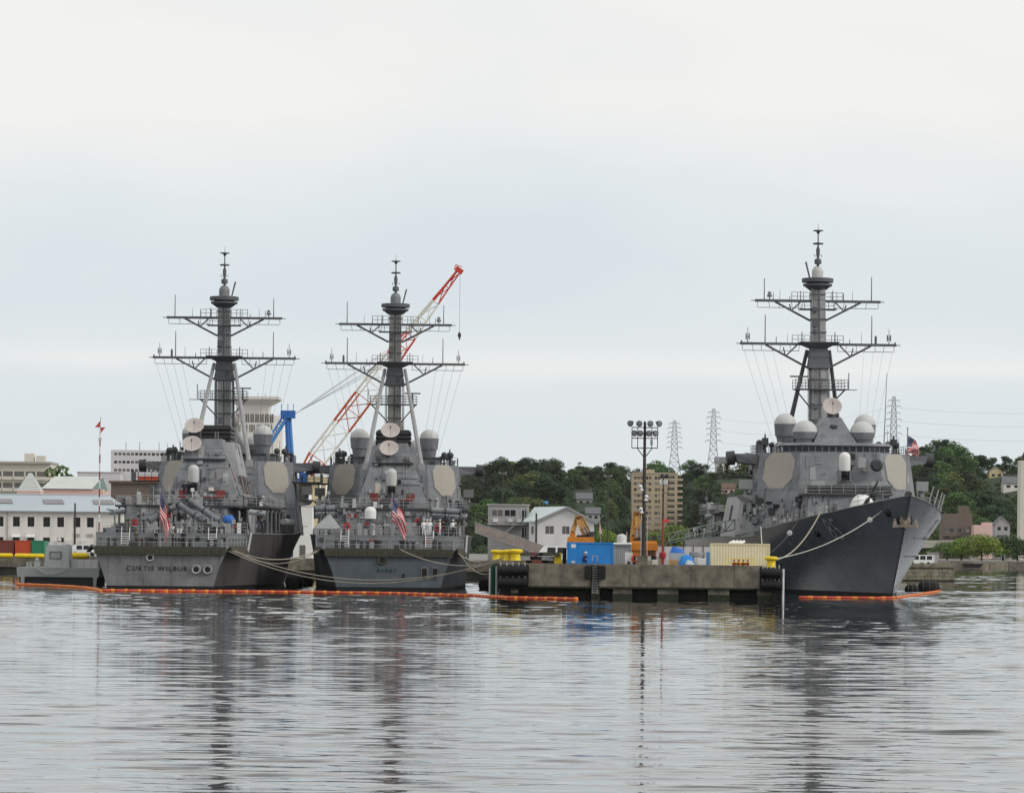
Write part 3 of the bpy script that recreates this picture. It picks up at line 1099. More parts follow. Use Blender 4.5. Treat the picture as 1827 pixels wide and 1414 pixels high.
    for sg in (-1, 1):
        dome_on_can(fh, sg * 4.75, 92.2, 17.25, 21.05, 1.32)
        dome_on_can(fh, sg * 3.35, 99.4, 17.3, 20.0, 1.45)
        rail(fh, [(sg * 8.7, 91.3, 16.1), (sg * 8.7, 100.4, 16.1)], 1.05, 1.3, 'ship_grey_dark', .03)
        rail(fh, [(sg * 8.7, 91.3, 16.1), (sg * 4.6, 87.0, 16.1)], 1.05, 1.3, 'ship_grey_dark', .03)
        mb = MB()
        for yy in (89.9, 91.4):
            mb = MB()
            mb.cyl((sg * (6.8 + (yy - 89.9) * .6), yy, 16.1), (sg * (6.8 + (yy - 89.9) * .6), yy, 17.2), .12, n=6)
            mb.ball((sg * (6.8 + (yy - 89.9) * .6), yy, 17.5), .42, 8, 6)
            mb.build('target_designator', gd, fh)
        mb = MB()
        mb.cyl((sg * 7.6, 96, 16.1), (sg * 7.6, 96, 18.4), .1, n=6)
        mb.box(sg * 7.6 - .35, sg * 7.6 + .35, 95.6, 96.4, 17.2, 18.0)
        mb.build('signal_searchlight', gd, fh)
    if k == 'c':
        mb = MB()
        mb.cyl((-6.9, 93, 16.1), (-7.2, 93, 26.0), .07, .03, n=5)
        mb.build('whip_antenna', MAT['mast_dark'], fh)
    # cross-shaped clutter low on the aft bulkhead and the sides
    mb = MB()
    mb.box(-8.4, 8.4, 83.0, 84.5, 9.7, 9.95)
    mb.build('boat_deck', gd, fh, smooth=False)
    for sg in (-1, 1):
        for (x0, x1) in ((3.0, 5.1), (6.0, 8.0)):
            mb = MB()
            mb.box(min(sg * x0, sg * x1), max(sg * x0, sg * x1), 82.92, 83.05, 7.0, 9.3)
            mb.build('doorway', MAT['black_gear'], fh, smooth=False)
        rail(fh, [(sg * .5, 83.0, 9.95), (sg * 8.4, 83.0, 9.95)], 1.05, 1.2, 'ship_grey_light', .03)
    # ---- funnel casing and dark exhaust head between the houses
    mb = MB()
    mb.taper((-5.3, 5.3, 63.5, 81.5, 6.3), (-2.75, 2.75, 67.0, 78.0, 18.0))
    st = mb.build('funnel_casing', gl if k == 'a' else g, ship, smooth=False)
    for i in range(4):
        z = 18.02 + i * .55
        mb = MB()
        mb.taper((-2.35, 2.35, 68.5, 76.5, z), (-2.2, 2.2, 68.7, 76.3, z + .42))
        mb.build('exhaust_louvre', MAT['black_gear'], st, smooth=False)
        mb = MB()
        mb.box(-2.0, 2.0, 69, 76, z + .42, z + .55)
        mb.build('exhaust_core', gd, st, smooth=False)
    for sg in (-1, 1):
        for i in range(4):
            y0 = 64.8 + i * 3.9
            for (za, zb) in ((8.9, 11.2), (11.5, 13.8)):
                def sx(z):
                    return sg * (5.3 - (z - 6.3) / 11.7 * 2.55)

                def sy(z, y):
                    return y + (z - 6.3) / 11.7 * (1.0 if y < 72 else -1.2)
                mb = MB()
                mb.hexa([(sx(za) - sg * .05, sy(za, y0), za), (sx(za) + sg * .05, sy(za, y0), za), (sx(za) + sg * .05, sy(za, y0 + 2.4), za), (sx(za) - sg * .05, sy(za, y0 + 2.4), za)][::sg],
                        [(sx(zb) - sg * .05, sy(zb, y0), zb), (sx(zb) + sg * .05, sy(zb, y0), zb), (sx(zb) + sg * .05, sy(zb, y0 + 2.4), zb), (sx(zb) - sg * .05, sy(zb, y0 + 2.4), zb)][::sg])
                mb.build('intake_louvre', MAT['louvre_brown'], st, smooth=False)
    # ---- aft house: trunk that carries the two aft dishes
    mb = MB()
    mb.taper((-4.7, 4.7, 53.8, 66.0, 9.7), (-2.35, 2.35, 57.2, 65.0, 16.6))
    mb.taper((-2.35, 2.35, 57.6, 65, 16.61), (-1.9, 1.9, 58.6, 64.6, 18.2))
    tr = mb.build('aft_director_house', g, ship, smooth=False)
    xo = -0.35 if k == 'b' else -1.5
    dish(tr, (xo - .15, 56.9, 17.45), 1.22, -1, rad(38))
    dish(tr, (xo, 58.6, 19.75), 1.22, -1, rad(38))
    mb = MB()
    mb.box(xo - .7, xo + .7, 58.4, 60.5, 18.2, 19.2)
    mb.build('dish_plinth', gd, tr, smooth=False)
    rail(tr, [(-2.5, 56.9, 15.7), (2.5, 56.9, 15.7)], 1.0, 1.0, 'ship_grey_light', .03, 2)
    mb = MB()
    mb.box(-2.6, 2.6, 56.2, 57.8, 15.5, 15.68)
    mb.build('walkway', gd, tr, smooth=False)
    # ---- after deckhouse on the main deck with the overhanging upper deck
    mb = MB()
    mb.taper((-7.4, 5.0 if k != 'c' else 7.4, 31.0, 66.0, 6.25), (-7.0, 4.8 if k != 'c' else 7.0, 31.8, 66.0, 9.4))
    ad = mb.build('after_deckhouse', g, ship, smooth=False)
    mb = MB()
    mb.box(-9.3, 9.3, 40, 64, 9.4, 9.66)
    mb.box(-6.0, 6.0, 31.5, 40, 9.4, 9.62)
    mb.build('upper_deck', gd, ad, smooth=False)
    rail(ad, [(-9.25, 40.1, 9.66), (-6.0, 40.1, 9.66), (-6.0, 31.7, 9.64), (6.0, 31.7, 9.64), (6.0, 40.1, 9.66), (9.25, 40.1, 9.66)], 1.1, 1.5, 'ship_grey_light', .03)
    for sg in (-1, 1):
        rail(ad, [(sg * 9.25, 40.1, 9.66), (sg * 9.25, 63.9, 9.66)], 1.1, 2.0, 'ship_grey_light', .03)
        for y in (41, 48, 56, 63):
            mb = MB()
            mb.cyl((sg * 8.9, y, 6.3), (sg * 8.9, y, 9.4), .14, n=6)
            mb.build('deck_pillar', g, ad)
    # gun platform
    mb = MB()
    mb.taper((-1.9, 1.9, 49.5, 54.5, 9.66), (-2.3, 2.3, 49.0, 54.5, 10.7))
    pl = mb.build('gun_platform', g, ship, smooth=False)
    mb = MB()
    mb.box(-2.6, 2.6, 48.7, 54, 10.71, 10.86)
    mb.build('platform_lip', MAT['red_dull'], pl, smooth=False)
    gatling(ship, (-.1 if k == 'b' else -.9, 51.2, 10.86), -1)
    for sg in (-1, 1):
        mb = MB()
        mb.box(sg * 2.3 - .55, sg * 2.3 + .55, 53.0, 53.4, 10.9, 11.7)
        mb.build('ammunition_locker', MAT['red_dull'], pl, smooth=False)
    # small boxes, vents and lockers fixed all over the houses
    R = random.Random(hash(k) % 7 + 3 if False else {'a': 4, 'b': 9, 'c': 14}[k])
    mats = ['ship_grey', 'ship_grey_light', 'ship_grey_dark', 'ship_grey', 'steel_grey', 'ship_grey_dark', 'white_gear']
    for i in range(70):
        zone = R.random()
        if zone < .35:      # on the upper deck
            x, y, z = R.uniform(-8.6, 8.6), R.uniform(40.6, 48), 9.66
        elif zone < .6:     # main deck around the aft house
            sg = R.choice((-1, 1))
            x, y, z = sg * R.uniform(7.6, 9.0), R.uniform(18, 62), 6.25
        elif zone < .85:
            x, y, z = R.uniform(-8, 8), R.uniform(16, 30), 6.25
        else:
            sg = R.choice((-1, 1))
            x, y, z = sg * R.uniform(5.0, 8.3), R.uniform(88.6, 94), 16.1
            y = max(y, 91.6 + (abs(x) - 4.5) * .9)
        w, d, h = R.uniform(.25, .8), R.uniform(.25, .8), R.uniform(.4, 1.5)
        mb = MB()
        kind = R.random()
        if kind < .55:
            mb.box(x - w / 2, x + w / 2, y - d / 2, y + d / 2, z, z + h)
            nm = 'deck_locker'
        elif kind < .8:
            mb.lathe([(w * .4, 0), (w * .4, h * .7), (w * .62, h * .72), (w * .62, h * .95), (w * .3, h)], 8, None, 0, (x, y, z))
            nm = 'mushroom_vent'
        else:
            mb.cyl((x, y, z), (x, y, z + h + .6), .05, n=5)
            mb.box(x - .2, x + .2, y - .12, y + .12, z + h + .3, z + h + .75)
            nm = 'flood_lamp'
        mb.build(nm, MAT[R.choice(mats)], ship, smooth=kind >= .55)
    # fittings on bulkheads that face aft / forward
    for i in range(34):
        face = R.random()
        if face < .5:
            x, z, y = R.uniform(-6.6, 4.4), R.uniform(6.8, 9.0), 31.55
        elif face < .8:
            x, z, y = R.uniform(-4, 4), R.uniform(7.0, 9.2), 84.5
        else:
            x, z = R.uniform(-2.8, 2.8), R.uniform(11, 14.5)
            y = 53.8 + (z - 9.7) / 6.9 * 3.4 - .1
        mb = MB()
        w, h = R.uniform(.2, .7), R.uniform(.2, .8)
        mb.box(x - w / 2, x + w / 2, y - R.uniform(.15, .4), y + .3, z, z + h)
        mb.build('bulkhead_box', MAT[R.choice(mats + ['black_gear', 'red_dull'])], ship, smooth=False)
    # small fittings on every wall
    aft = k != 'c'
    for i in range(8):
        j = (i + 1) % 8
        q = quad_out(wall(i, j), (0, 96, 11))
        diag = i in (0, 2, 4, 6)
        vis = (i in (2, 3, 4)) if aft else (i in (7, 0, 6, 1, 5))
        greeble(fh, q, (16 if diag else 34) if vis else 4, R, .05, .42 if diag else .93, .4)
    cs = [(-5.3, 63.5, 6.3), (5.3, 63.5, 6.3), (5.3, 81.5, 6.3), (-5.3, 81.5, 6.3)], [(-2.75, 67, 18), (2.75, 67, 18), (2.75, 78, 18), (-2.75, 78, 18)]
    for i in range(4):
        j = (i + 1) % 4
        greeble(st, quad_out([cs[0][i], cs[0][j], cs[1][j], cs[1][i]], (0, 72, 12)), 18 if i in ((0, 1) if aft else (1, 2)) else 5, R, .1, .97, .4)
    ts_ = [(-4.7, 53.8, 9.7), (4.7, 53.8, 9.7), (4.7, 66, 9.7), (-4.7, 66, 9.7)], [(-2.35, 57.2, 16.6), (2.35, 57.2, 16.6), (2.35, 65, 16.6), (-2.35, 65, 16.6)]
    for i in range(4):
        j = (i + 1) % 4
        greeble(tr, quad_out([ts_[0][i], ts_[0][j], ts_[1][j], ts_[1][i]], (0, 60, 13)), 26 if (i == 0 and aft) else (10 if i == 1 else 3), R, .05, .97, .4)
    if aft:
        xr_ = 5.0
        greeble(ad, quad_out([(-7.4, 31, 6.25), (xr_, 31, 6.25), (xr_ - .2, 31.8, 9.4), (-7.0, 31.8, 9.4)], (0, 45, 8)), 44, R, .02, .9, .45)
        greeble(ad, quad_out([(xr_, 31, 6.25), (xr_, 66, 6.25), (xr_ - .2, 66, 9.4), (xr_ - .2, 31.8, 9.4)], (0, 45, 8)), 30, R, .02, .9, .6)
    # whips, lamps and boxes standing along the roof edges
    for i in range(30):
        sg = R.choice((-1, 1))
        zone = R.random()
        if zone < .5:
            yy = R.uniform(88.5, 100)
            x = sg * R.uniform(5.4, 8.4)
            yy = max(yy, 91.6 + (abs(x) - 4.5) * .9)
            z = 16.1
        else:
            x, yy, z = sg * R.uniform(3.0, 9.0), R.uniform(40.4, 52), 9.66
        mb = MB()
        q_ = R.random()
        if q_ < .4:
            h_ = R.uniform(1.2, 3.0)
            mb.cyl((x, yy, z), (x, yy, z + h_), .045, .025, n=5)
            mb.cyl((x, yy, z), (x, yy, z + .3), .12, n=6)
            nm = 'whip_antenna'
        elif q_ < .7:
            mb.cyl((x, yy, z), (x, yy, z + .9), .08, n=6)
            mb.ball((x, yy, z + 1.15), R.uniform(.2, .38), 8, 6)
            nm = 'sensor_ball'
        else:
            w_ = R.uniform(.3, .9)
            mb.taper((x - w_ / 2, x + w_ / 2, yy - .3, yy + .3, z), (x - w_ * .4, x + w_ * .4, yy - .25, yy + .25, z + R.uniform(.6, 1.6)))
            nm = 'roof_locker'
        mb.build(nm, MAT[R.choice(['ship_grey', 'ship_grey_dark', 'ship_grey_dark', 'black_gear', 'radome'])], ship)
    # raft canisters along both sides
    for sg in (-1, 1):
        for y in (66, 68.6, 71.2, 73.8, 79, 81.6):
            mb = MB()
            mb.cyl((sg * 9.3, y - .75, 8.0), (sg * 9.3, y + .75, 8.0), .42, n=10)
            r_ = mb.build('raft_canister', MAT['canvas_grey'], ship)
            mb = MB()
            mb.box(sg * 9.3 - .35, sg * 9.3 + .35, y - .6, y + .6, 6.35, 7.65)
            mb.build('raft_cradle', gd, r_, smooth=False)
        mb = MB()
        mb.cyl((sg * 9.0, 44, 10.35), (sg * 9.0, 47.6, 10.35), .34, n=10)
        mb.build('torpedo_tube', g, ship)


def stern_fittings(ship):
    k = ship['label_key']
    # folded safety nets round the fantail
    n = 9
    w = 14.4 / n
    mb = MB()
    mb.hexa([(-w / 2 + .06, -.30, -.82), (w / 2 - .06, -.30, -.82), (w / 2 - .06, -.2, -.82), (-w / 2 + .06, -.2, -.82)],
            [(-w / 2 + .06, -.16, .08), (w / 2 - .06, -.16, .08), (w / 2 - .06, -.06, .08), (-w / 2 + .06, -.06, .08)])
    for i in range(7):
        x = -w / 2 + .06 + (w - .12) * i / 6
        mb.cyl((x, -.34, -.84), (x, -.2, .1), .03, n=4)
    net = mb.mesh('safety_net', MAT['net_olive'], False)
    for i in range(n):
        put('safety_net', net, ship, (-7.2 + w * (i + .5), 0, 4.65))
    for sg in (-1, 1):
        for i in range(6):
            y = 1.2 + i * 1.75
            put('safety_net', net, ship, (sg * (hull_half(y, 1) + .05), y, 4.68), (rad(-22), 0, sg * (pi / 2 - .08)))
    rail(ship, [(-7.25, .15, 4.62), (7.25, .15, 4.62)], 1.15, 1.9, 'ship_grey_light', .028, 2)
    rail(ship, [(7.35, .3, 4.62), (8.5, 12.0, 4.7)], 1.15, 1.9, 'ship_grey_light', .028, 2)
    # step up to the main deck
    mb = MB()
    mb.box(-8.55, 8.55, 13.6, 14.1, 4.6, 6.28)
    st = mb.build('step_bulkhead', MAT['ship_grey'], ship, smooth=False)
    rail(st, [(-8.5, 13.8, 6.28), (8.5, 13.8, 6.28)], 1.1, 1.7, 'ship_grey_light', .028)
    R = random.Random(5 if k == 'a' else 8)
    for i in range(12):
        x = -7.6 + i * 1.35 + R.uniform(-.3, .3)
        mb = MB()
        h = R.uniform(.4, 1.3)
        mb.box(x - .3, x + R.uniform(.1, .4), 13.2, 13.65, 4.65 + R.choice((0, 0, .3)), 4.65 + h)
        mb.build('bulkhead_locker', MAT[R.choice(['ship_grey_dark', 'ship_grey_light', 'black_gear', 'red_dull', 'ship_grey'])], st, smooth=False)
    for x in (4.6, -5.2):
        mb = MB()
        for sg in (-1, 1):
            mb.cyl((x + sg * .45, 12.7, 4.65), (x + sg * .45, 13.55, 6.9), .045, n=5)
        for i in range(6):
            f = (i + .5) / 6
            mb.cyl((x - .45, 12.7 + .6 * f, 4.65 + 1.6 * f), (x + .45, 12.7 + .6 * f, 4.65 + 1.6 * f), .035, n=4)
        mb.build('ladder', MAT['white_gear'], st)
    # winches, bitts and lockers of the fantail
    for x, y in ((-5.6, 3.0), (5.4, 3.2), (-2.8, 5.5), (2.4, 6.0)):
        mb = MB()
        for d in (-.35, .35):
            mb.lathe([(.2, 0), (.2, .75), (.28, .78), (.28, .9)], 8, None, 0, (x + d, y, 4.65))
        mb.box(x - .7, x + .7, y - .3, y + .3, 4.62, 4.74)
        mb.build('mooring_bitt', MAT['ship_grey_dark'], ship)
    for x in (-1.3, 1.6):
        mb = MB()
        mb.lathe([(.5, 0), (.42, .25), (.36, .7), (.55, .95), (.5, 1.1)], 12, None, 0, (x, 4.4, 4.62))
        mb.build('capstan', MAT['ship_grey_dark'], ship)
    for i in range(9):
        x, y = R.uniform(-6.4, 6.4), R.uniform(7, 11.5)
        mb = MB()
        w_, h_ = R.uniform(.5, 1.1), R.uniform(.5, 1.3)
        mb.box(x - w_ / 2, x + w_ / 2, y - .4, y + .4, 4.66, 4.66 + h_)
        mb.build('deck_locker', MAT[R.choice(['ship_grey_dark', 'ship_grey', 'net_olive', 'canvas_grey', 'red_dull'])], ship, smooth=False)
    # transom openings
    M = Matrix.Rotation(pi / 2, 3, 'X')

    def fairlead(x, z, r):
        mb = MB()
        mb.lathe([(r * .62, -.25), (r * .62, .12), (r * .95, .2), (r * 1.1, .05), (r * 1.12, -.25)], 16, M, 0, (x, -.1, z))
        f = mb.build('transom_fairlead', MAT['ship_grey_light'] if k == 'a' else MAT['net_olive'], ship)
        mb = MB()
        mb.lathe([(r * .64, -.02), (r * .64, .14)], 14, M, 0, (x, -.1, z))
        mb.build('fairlead_mouth', MAT['boot_black'], f)
    if k == 'a':
        fairlead(-1.1, 3.5, .42)
        fairlead(3.95, 2.25, .48)
        fairlead(5.2, 2.25, .48)
        me = text_mesh('name_lettering', 'CURTIS WILBUR', .78, 'letter_black', .02, 1.28)
        put('name_lettering', me, ship, (-.32, -.045, 2.08), (pi / 2, 0, 0), (.96, .95, 1))
    else:
        fairlead(-.75, 3.45, .5)
        for x in (4.0, 5.2):
            mb = MB()
            mb.box(x - .36, x + .36, -.10, .05, 1.35, 2.75)
            f = mb.build('transom_recess_frame', MAT['ship_grey'], ship, smooth=False)
            mb = MB()
            mb.box(x - .27, x + .27, -.13, .0, 1.45, 2.55)
            mb.build('transom_recess', MAT['boot_black'], f, smooth=False)
        me = text_mesh('name_lettering', 'BARRY', .62, 'letter_green', .02, 1.3)
        put('name_lettering', me, ship, (-.2, -.045, 2.08), (pi / 2, 0, 0), (1.0, 1, 1))
        mb = MB()
        mb.box(1.55, 1.8, -.1, .05, 1.55, 1.95)
        mb.build('transom_vent', MAT['boot_black'], ship, smooth=False)
    # ensign staff
    xs = -.15 if k == 'a' else .3
    mb = MB()
    mb.cyl((xs, 1.2, 4.6), (xs, .6, 10.9), .06, .04, n=6)
    mb.ball((xs, .6, 10.95), .09, 6, 4)
    mb.build('ensign_staff', MAT['ship_grey_light'], ship)
    # canister launchers: four tubes in a rack, crossing
    if k == 'a':
        sets = [((-.6, 26, 9.75), (3.6, 25.2, 7.0)), ((.5, 26.6, 10.3), (4.5, 25.8, 7.6)), ((-1.6, 27.4, 9.15), (-4.0, 26.6, 7.6)), ((-.6, 28, 9.6), (-3.0, 27.2, 8.1))]
    else:
        sets = [((4.6, 27, 9.4), (8.4, 27, 9.2)), ((4.6, 28, 8.6), (8.4, 28, 8.4)), ((-9.2, 27, 9.35), (-6.4, 27, 9.45)), ((-9.2, 28, 8.6), (-6.4, 28, 8.7))]
    for a, b in sets:
        a, b = Vector(a), Vector(b)
        mb = MB()
        mb.cyl(a, b, .36, n=12)
        t = mb.build('missile_canister', MAT['ship_grey'], ship)
        for f in (.04, .5, .96):
            mb = MB()
            c = a.lerp(b, f)
            d = (b - a).normalized() * .08
            mb.cyl(c - d, c + d, .42, n=12)
            mb.build('canister_ring', MAT['ship_grey_dark'], t)
        mb = MB()
        c = a.lerp(b, .5)
        for dx in (-.9, .9):
            mb.cyl(c + V(dx * .4, 0, -.2), (c.x + dx, c.y, 6.25), .06, n=5)
        mb.cyl((c.x - .9, c.y, 7.2), (c.x + .9, c.y, 6.5), .05, n=4)
        mb.build('canister_rack', MAT['white_gear'] if k == 'a' else MAT['ship_grey'], t)
    # hose reels and floats in red
    reels = ((-4.3, 14.6, 7.4, .5), (5.6, 31.0, 7.3, .5), (-1.9, 31.2, 8.6, .4)) if k == 'a' else ((-5.0, 15.2, 7.3, .55), (5.6, 15.4, 7.2, .62), (3.3, 31.2, 8.0, .55), (-5.2, 31.2, 8.5, .5), (-2.9, 31.2, 7.6, .35))
    for x, y, z, r in reels:
        r *= .8
        mb = MB()
        mb.lathe([(r * .5, -.28), (r, -.28), (r, -.18), (r * .6, -.16), (r * .6, .16), (r, .18), (r, .28), (r * .5, .28)], 14, M, 0, (x, y - .3, z))
        hr_ = mb.build('hose_reel', MAT['red_gear'], ship)
        mb = MB()
        mb.lathe([(r * .42, .281), (r * .42, .36), (r * .2, .4)], 10, M, 0, (x, y - .3, z))
        mb.build('reel_hub', MAT['black_gear'], hr_)
    # boat davit and rolled awning at the sides, short struts down to the hull
    for sg in (-1, 1):
        mb = MB()
        mb.tube([(sg * 8.2, 30, 6.25), (sg * 8.25, 30, 8.2), (sg * 8.5, 29.8, 8.9), (sg * 9.1, 29.4, 9.0)], .10, 6)
        mb.build('davit', MAT['ship_grey'], ship)
        mb = MB()
        mb.cyl((sg * 7.3, 33, 8.9), (sg * 9.2, 33, 8.7), .33, n=10)
        mb.build('rolled_awning', MAT['canvas_grey'], ship)
    mb = MB()
    mb.cyl((8.72, 10.2, 3.6), (8.95, 13.6, 6.3), .12, n=6)
    mb.build('deck_strut', MAT['ship_grey_light'], ship)
    # hoses, pipes and hatches that crowd the quarterdeck
    for i in range(46):
        x = R.uniform(-8.2, 8.2)
        y = R.uniform(15.5, 30.5)
        z = 6.25
        mb = MB()
        kind = R.random()
        if kind < .35:
            h_ = R.uniform(.8, 2.6)
            mb.cyl((x, y, z), (x, y, z + h_), R.uniform(.05, .14), n=6)
            mb.cyl((x, y, z + h_), (x + R.uniform(-.5, .5), y, z + h_ + .1), .06, n=5)
            nm = 'vent_pipe'
        elif kind < .7:
            w_, h_ = R.uniform(.3, 1.2), R.uniform(.4, 1.9)
            mb.taper((x - w_ / 2, x + w_ / 2, y - .3, y + .3, z), (x - w_ * .4, x + w_ * .4, y - .28, y + .28, z + h_))
            nm = 'machinery_housing'
        else:
            h_ = R.uniform(.5, 1.4)
            mb.lathe([(.25, 0), (.25, .1), (.1, .15), (.1, h_), (.28, h_ + .02), (.2, h_ + .25)], 8, None, 0, (x, y, z))
            nm = 'deck_vent'
        mb.build(nm, MAT[R.choice(['ship_grey', 'ship_grey_dark', 'ship_grey_light', 'ship_grey_dark', 'black_gear', 'canvas_grey', 'net_olive'])], ship)
    # dark blocks added under the overhang, its deep shade put into their colour
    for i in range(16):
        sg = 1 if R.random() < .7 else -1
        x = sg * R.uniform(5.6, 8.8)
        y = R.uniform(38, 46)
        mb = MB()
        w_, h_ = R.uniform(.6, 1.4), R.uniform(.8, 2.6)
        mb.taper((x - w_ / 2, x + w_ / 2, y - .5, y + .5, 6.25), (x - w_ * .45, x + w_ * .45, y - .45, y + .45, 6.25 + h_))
        mb.build('shade_block', MAT[R.choice(['black_gear', 'ship_grey_dark', 'ship_grey_dark', 'net_olive'])], ship, smooth=False)
    # dark scupper band and rub rail pieces
    if k == 'b':
        mb = MB()
        mb.cyl((-2.3, 17, 6.25), (-2.3, 17, 8.1), .12, n=6)
        mb.box(-2.75, -1.85, 16.6, 17.4, 8.05, 8.2)
        p = mb.build('dome_post', MAT['ship_grey'], ship)
        mb = MB()
        mb.lathe([(.66, 0), (.68, .8)] + [(max(.68 * math.cos(a), .01), .8 + .62 * math.sin(a)) for a in [pi / 2 * i / 5 for i in range(1, 6)]], 16, None, 0, (-2.3, 17, 8.2))
        mb.build('white_dome', MAT['white_gear'], p)
        # canvas shelter
        mb = MB()
        z0, z1 = 7.0, 8.7
        mb.add([(-8.9, 15, z0), (-5.7, 15, z0), (-5.7, 18.5, z0), (-8.9, 18.5, z0), (-7.2, 16.6, z1), (-7.0, 16.9, z1)], [(0, 1, 5, 4), (1, 2, 5), (2, 3, 4, 5), (3, 0, 4)])
        mb.box(-8.95, -5.65, 14.95, 15.02, z0 - .12, z0 + .02)
        c = mb.build('canvas_shelter', MAT['canvas_grey'], ship, smooth=False)
        for x in (-8.85, -5.75):
            mb = MB()
            mb.cyl((x, 15, 6.25), (x, 15, z0), .05, n=5)
            mb.build('shelter_pole', MAT['ship_grey'], c)
    else:
        mb = MB()
        mb.lathe([(.3, -.62), (.62, -.5), (.78, -.1), (.66, .28), (.4, .5), (.1, .6)], 9, Matrix.Rotation(.5, 3, 'Y'), 0, (5.2, 29.5, 7.9))
        mb.build('tarpaulin_bundle', MAT['blue_tarp'], ship)


def bow_fittings(ship):
    # jack staff, gun, capstans, anchors, number, forward gun deck
    # gun turret, set a little to the side of the line of sight
    mb = MB()
    y = 122.5
    zd = interp(SHEER, y) - .05
    prof = []
    secs = []
    for z, k, w_ in ((.3, 1.0, 1.45), (1.3, 1.0, 1.45), (2.1, .9, 1.35), (2.7, .72, 1.1), (3.1, .5, .75), (3.25, .25, .35)):
        secs.append([(w_ * math.cos(2 * pi * q / 16) * (1.0), y - .3 + 2.1 * k * math.sin(2 * pi * q / 16) - (1 - k) * .5, zd + z) for q in range(16)])
    for s0_, s1_ in zip(secs, secs[1:]):
        mb.hexa(s0_, s1_)
    mb.lathe([(1.7, 0), (1.7, .3)], 16, None, 0, (0, y - .3, zd))
    g = mb.build('gun_turret', MAT['white_gear'], ship)
    mb = MB()
    mb.cyl((-.1, y + .9, zd + 1.9), (-.7, y + 6.0, zd + 4.6), .17, .10, n=8)
    mb.cyl((0, y + .6, zd + 1.75), (-.2, y + 2.4, zd + 2.7), .30, .22, n=8)
    mb.build('gun_barrel', MAT['ship_grey_dark'], g)
    # raised gun deck in front of the bridge
    mb = MB()
    mb.taper((-5.0, 5.0, 104.5, 113.0, 6.9), (-4.6, 4.6, 104.5, 112.2, 11.1))
    gd_ = mb.build('gun_deckhouse', MAT['ship_grey'], ship, smooth=False)
    mb = MB()
    mb.box(-4.9, 4.9, 104.5, 112.6, 11.1, 11.3)
    mb.build('gun_deck', MAT['ship_grey_dark'], gd_, smooth=False)
    rail(gd_, [(-4.85, 106, 11.3), (-4.85, 112.5, 11.3), (4.85, 112.5, 11.3), (4.85, 106, 11.3)], 1.1, 1.4, 'ship_grey_light', .03)
    mb = MB()
    mb.box(-4.8, 4.8, 112.3, 112.38, 11.35, 12.2)
    mb.build('rail_screen', MAT['ship_grey_dark'], gd_, smooth=False)
    mb = MB()
    mb.taper((-2.0, 2.0, 106.0, 111.0, 11.3), (-1.6, 1.6, 106.5, 110.6, 12.3))
    mb.build('gun_pedestal', MAT['ship_grey'], gd_, smooth=False)
    gatling(ship, (0, 108.6, 12.2), 1)
    greeble(gd_, quad_out([(-5, 113, 6.9), (5, 113, 6.9), (4.6, 112.2, 11.1), (-4.6, 112.2, 11.1)], (0, 108, 9)), 26, random.Random(3), .1, .9, .5)
    greeble(gd_, quad_out([(5, 104.5, 6.9), (5, 113, 6.9), (4.6, 112.2, 11.1), (4.6, 104.5, 11.1)], (0, 108, 9)), 20, random.Random(4), .1, .9, .5)
    for sg in (-1, 1):
        mb = MB()
        mb.taper((sg * 3.4 - .9, sg * 3.4 + .9, 109.5, 111.5, 11.3), (sg * 3.4 - .7, sg * 3.4 + .7, 109.9, 111.2, 12.75))
        mb.build('decoy_launcher', MAT['canvas_grey'], gd_, smooth=False)
    mb = MB()
    mb.cbox((-2.3, 106.2, 15.0), (.9, .5, 1.2))
    mb.build('signal_box', MAT['ship_grey_light'], ship, smooth=False)
    mb = MB()
    mb.lathe([(.7, -.3), (.75, .2), (.5, .45)], 12, Matrix.Rotation(-pi / 2, 3, 'X'), 0, (-4.0, 106.3, 14.7))
    mb.build('air_intake', MAT['ship_grey_dark'], ship)
    # fittings over the face of the house and the side passage (starboard shows most)
    R = random.Random(21)
    for i in range(46):
        sg = 1 if R.random() < .75 else -1
        u = R.random()
        y = 100 + u * 7
        z = R.uniform(7.3, 10.6)
        if u > .4:
            x = sg * R.uniform(4.6, 9.0)
            y = 107.0 - max(0, abs(x) - 5.2) * 1.0 - (z - 6.4) * .26
        else:
            x = sg * (9.75 - (z - 6.4) * .1)
        mb = MB()
        w, h = R.uniform(.2, .75), R.uniform(.25, .9)
        mb.box(x - w / 2, x + w / 2, y - .25, y + .35, z, z + h)
        mb.build('bulkhead_box', MAT[R.choice(['ship_grey', 'ship_grey_light', 'ship_grey_dark', 'black_gear', 'white_gear', 'ship_grey_dark', 'canvas_grey'])], ship, smooth=False)
    for i in range(26):
        sg = 1 if R.random() < .7 else -1
        y = R.uniform(96, 140)
        x = sg * (hull_half(y, 1) - R.uniform(.5, 1.6))
        z = interp(SHEER, y) - .06
        mb = MB()
        w, h = R.uniform(.3, .7), R.uniform(.4, 1.2)
        if R.random() < .5:
            mb.box(x - w / 2, x + w / 2, y - w / 2, y + w / 2, z, z + h)
        else:
            mb.lathe([(w * .35, 0), (w * .35, h * .7), (w * .55, h * .72), (w * .5, h)], 8, None, 0, (x, y, z))
        mb.build('deck_fitting', MAT[R.choice(['ship_grey', 'ship_grey_dark', 'ship_grey_light', 'canvas_grey'])], ship)
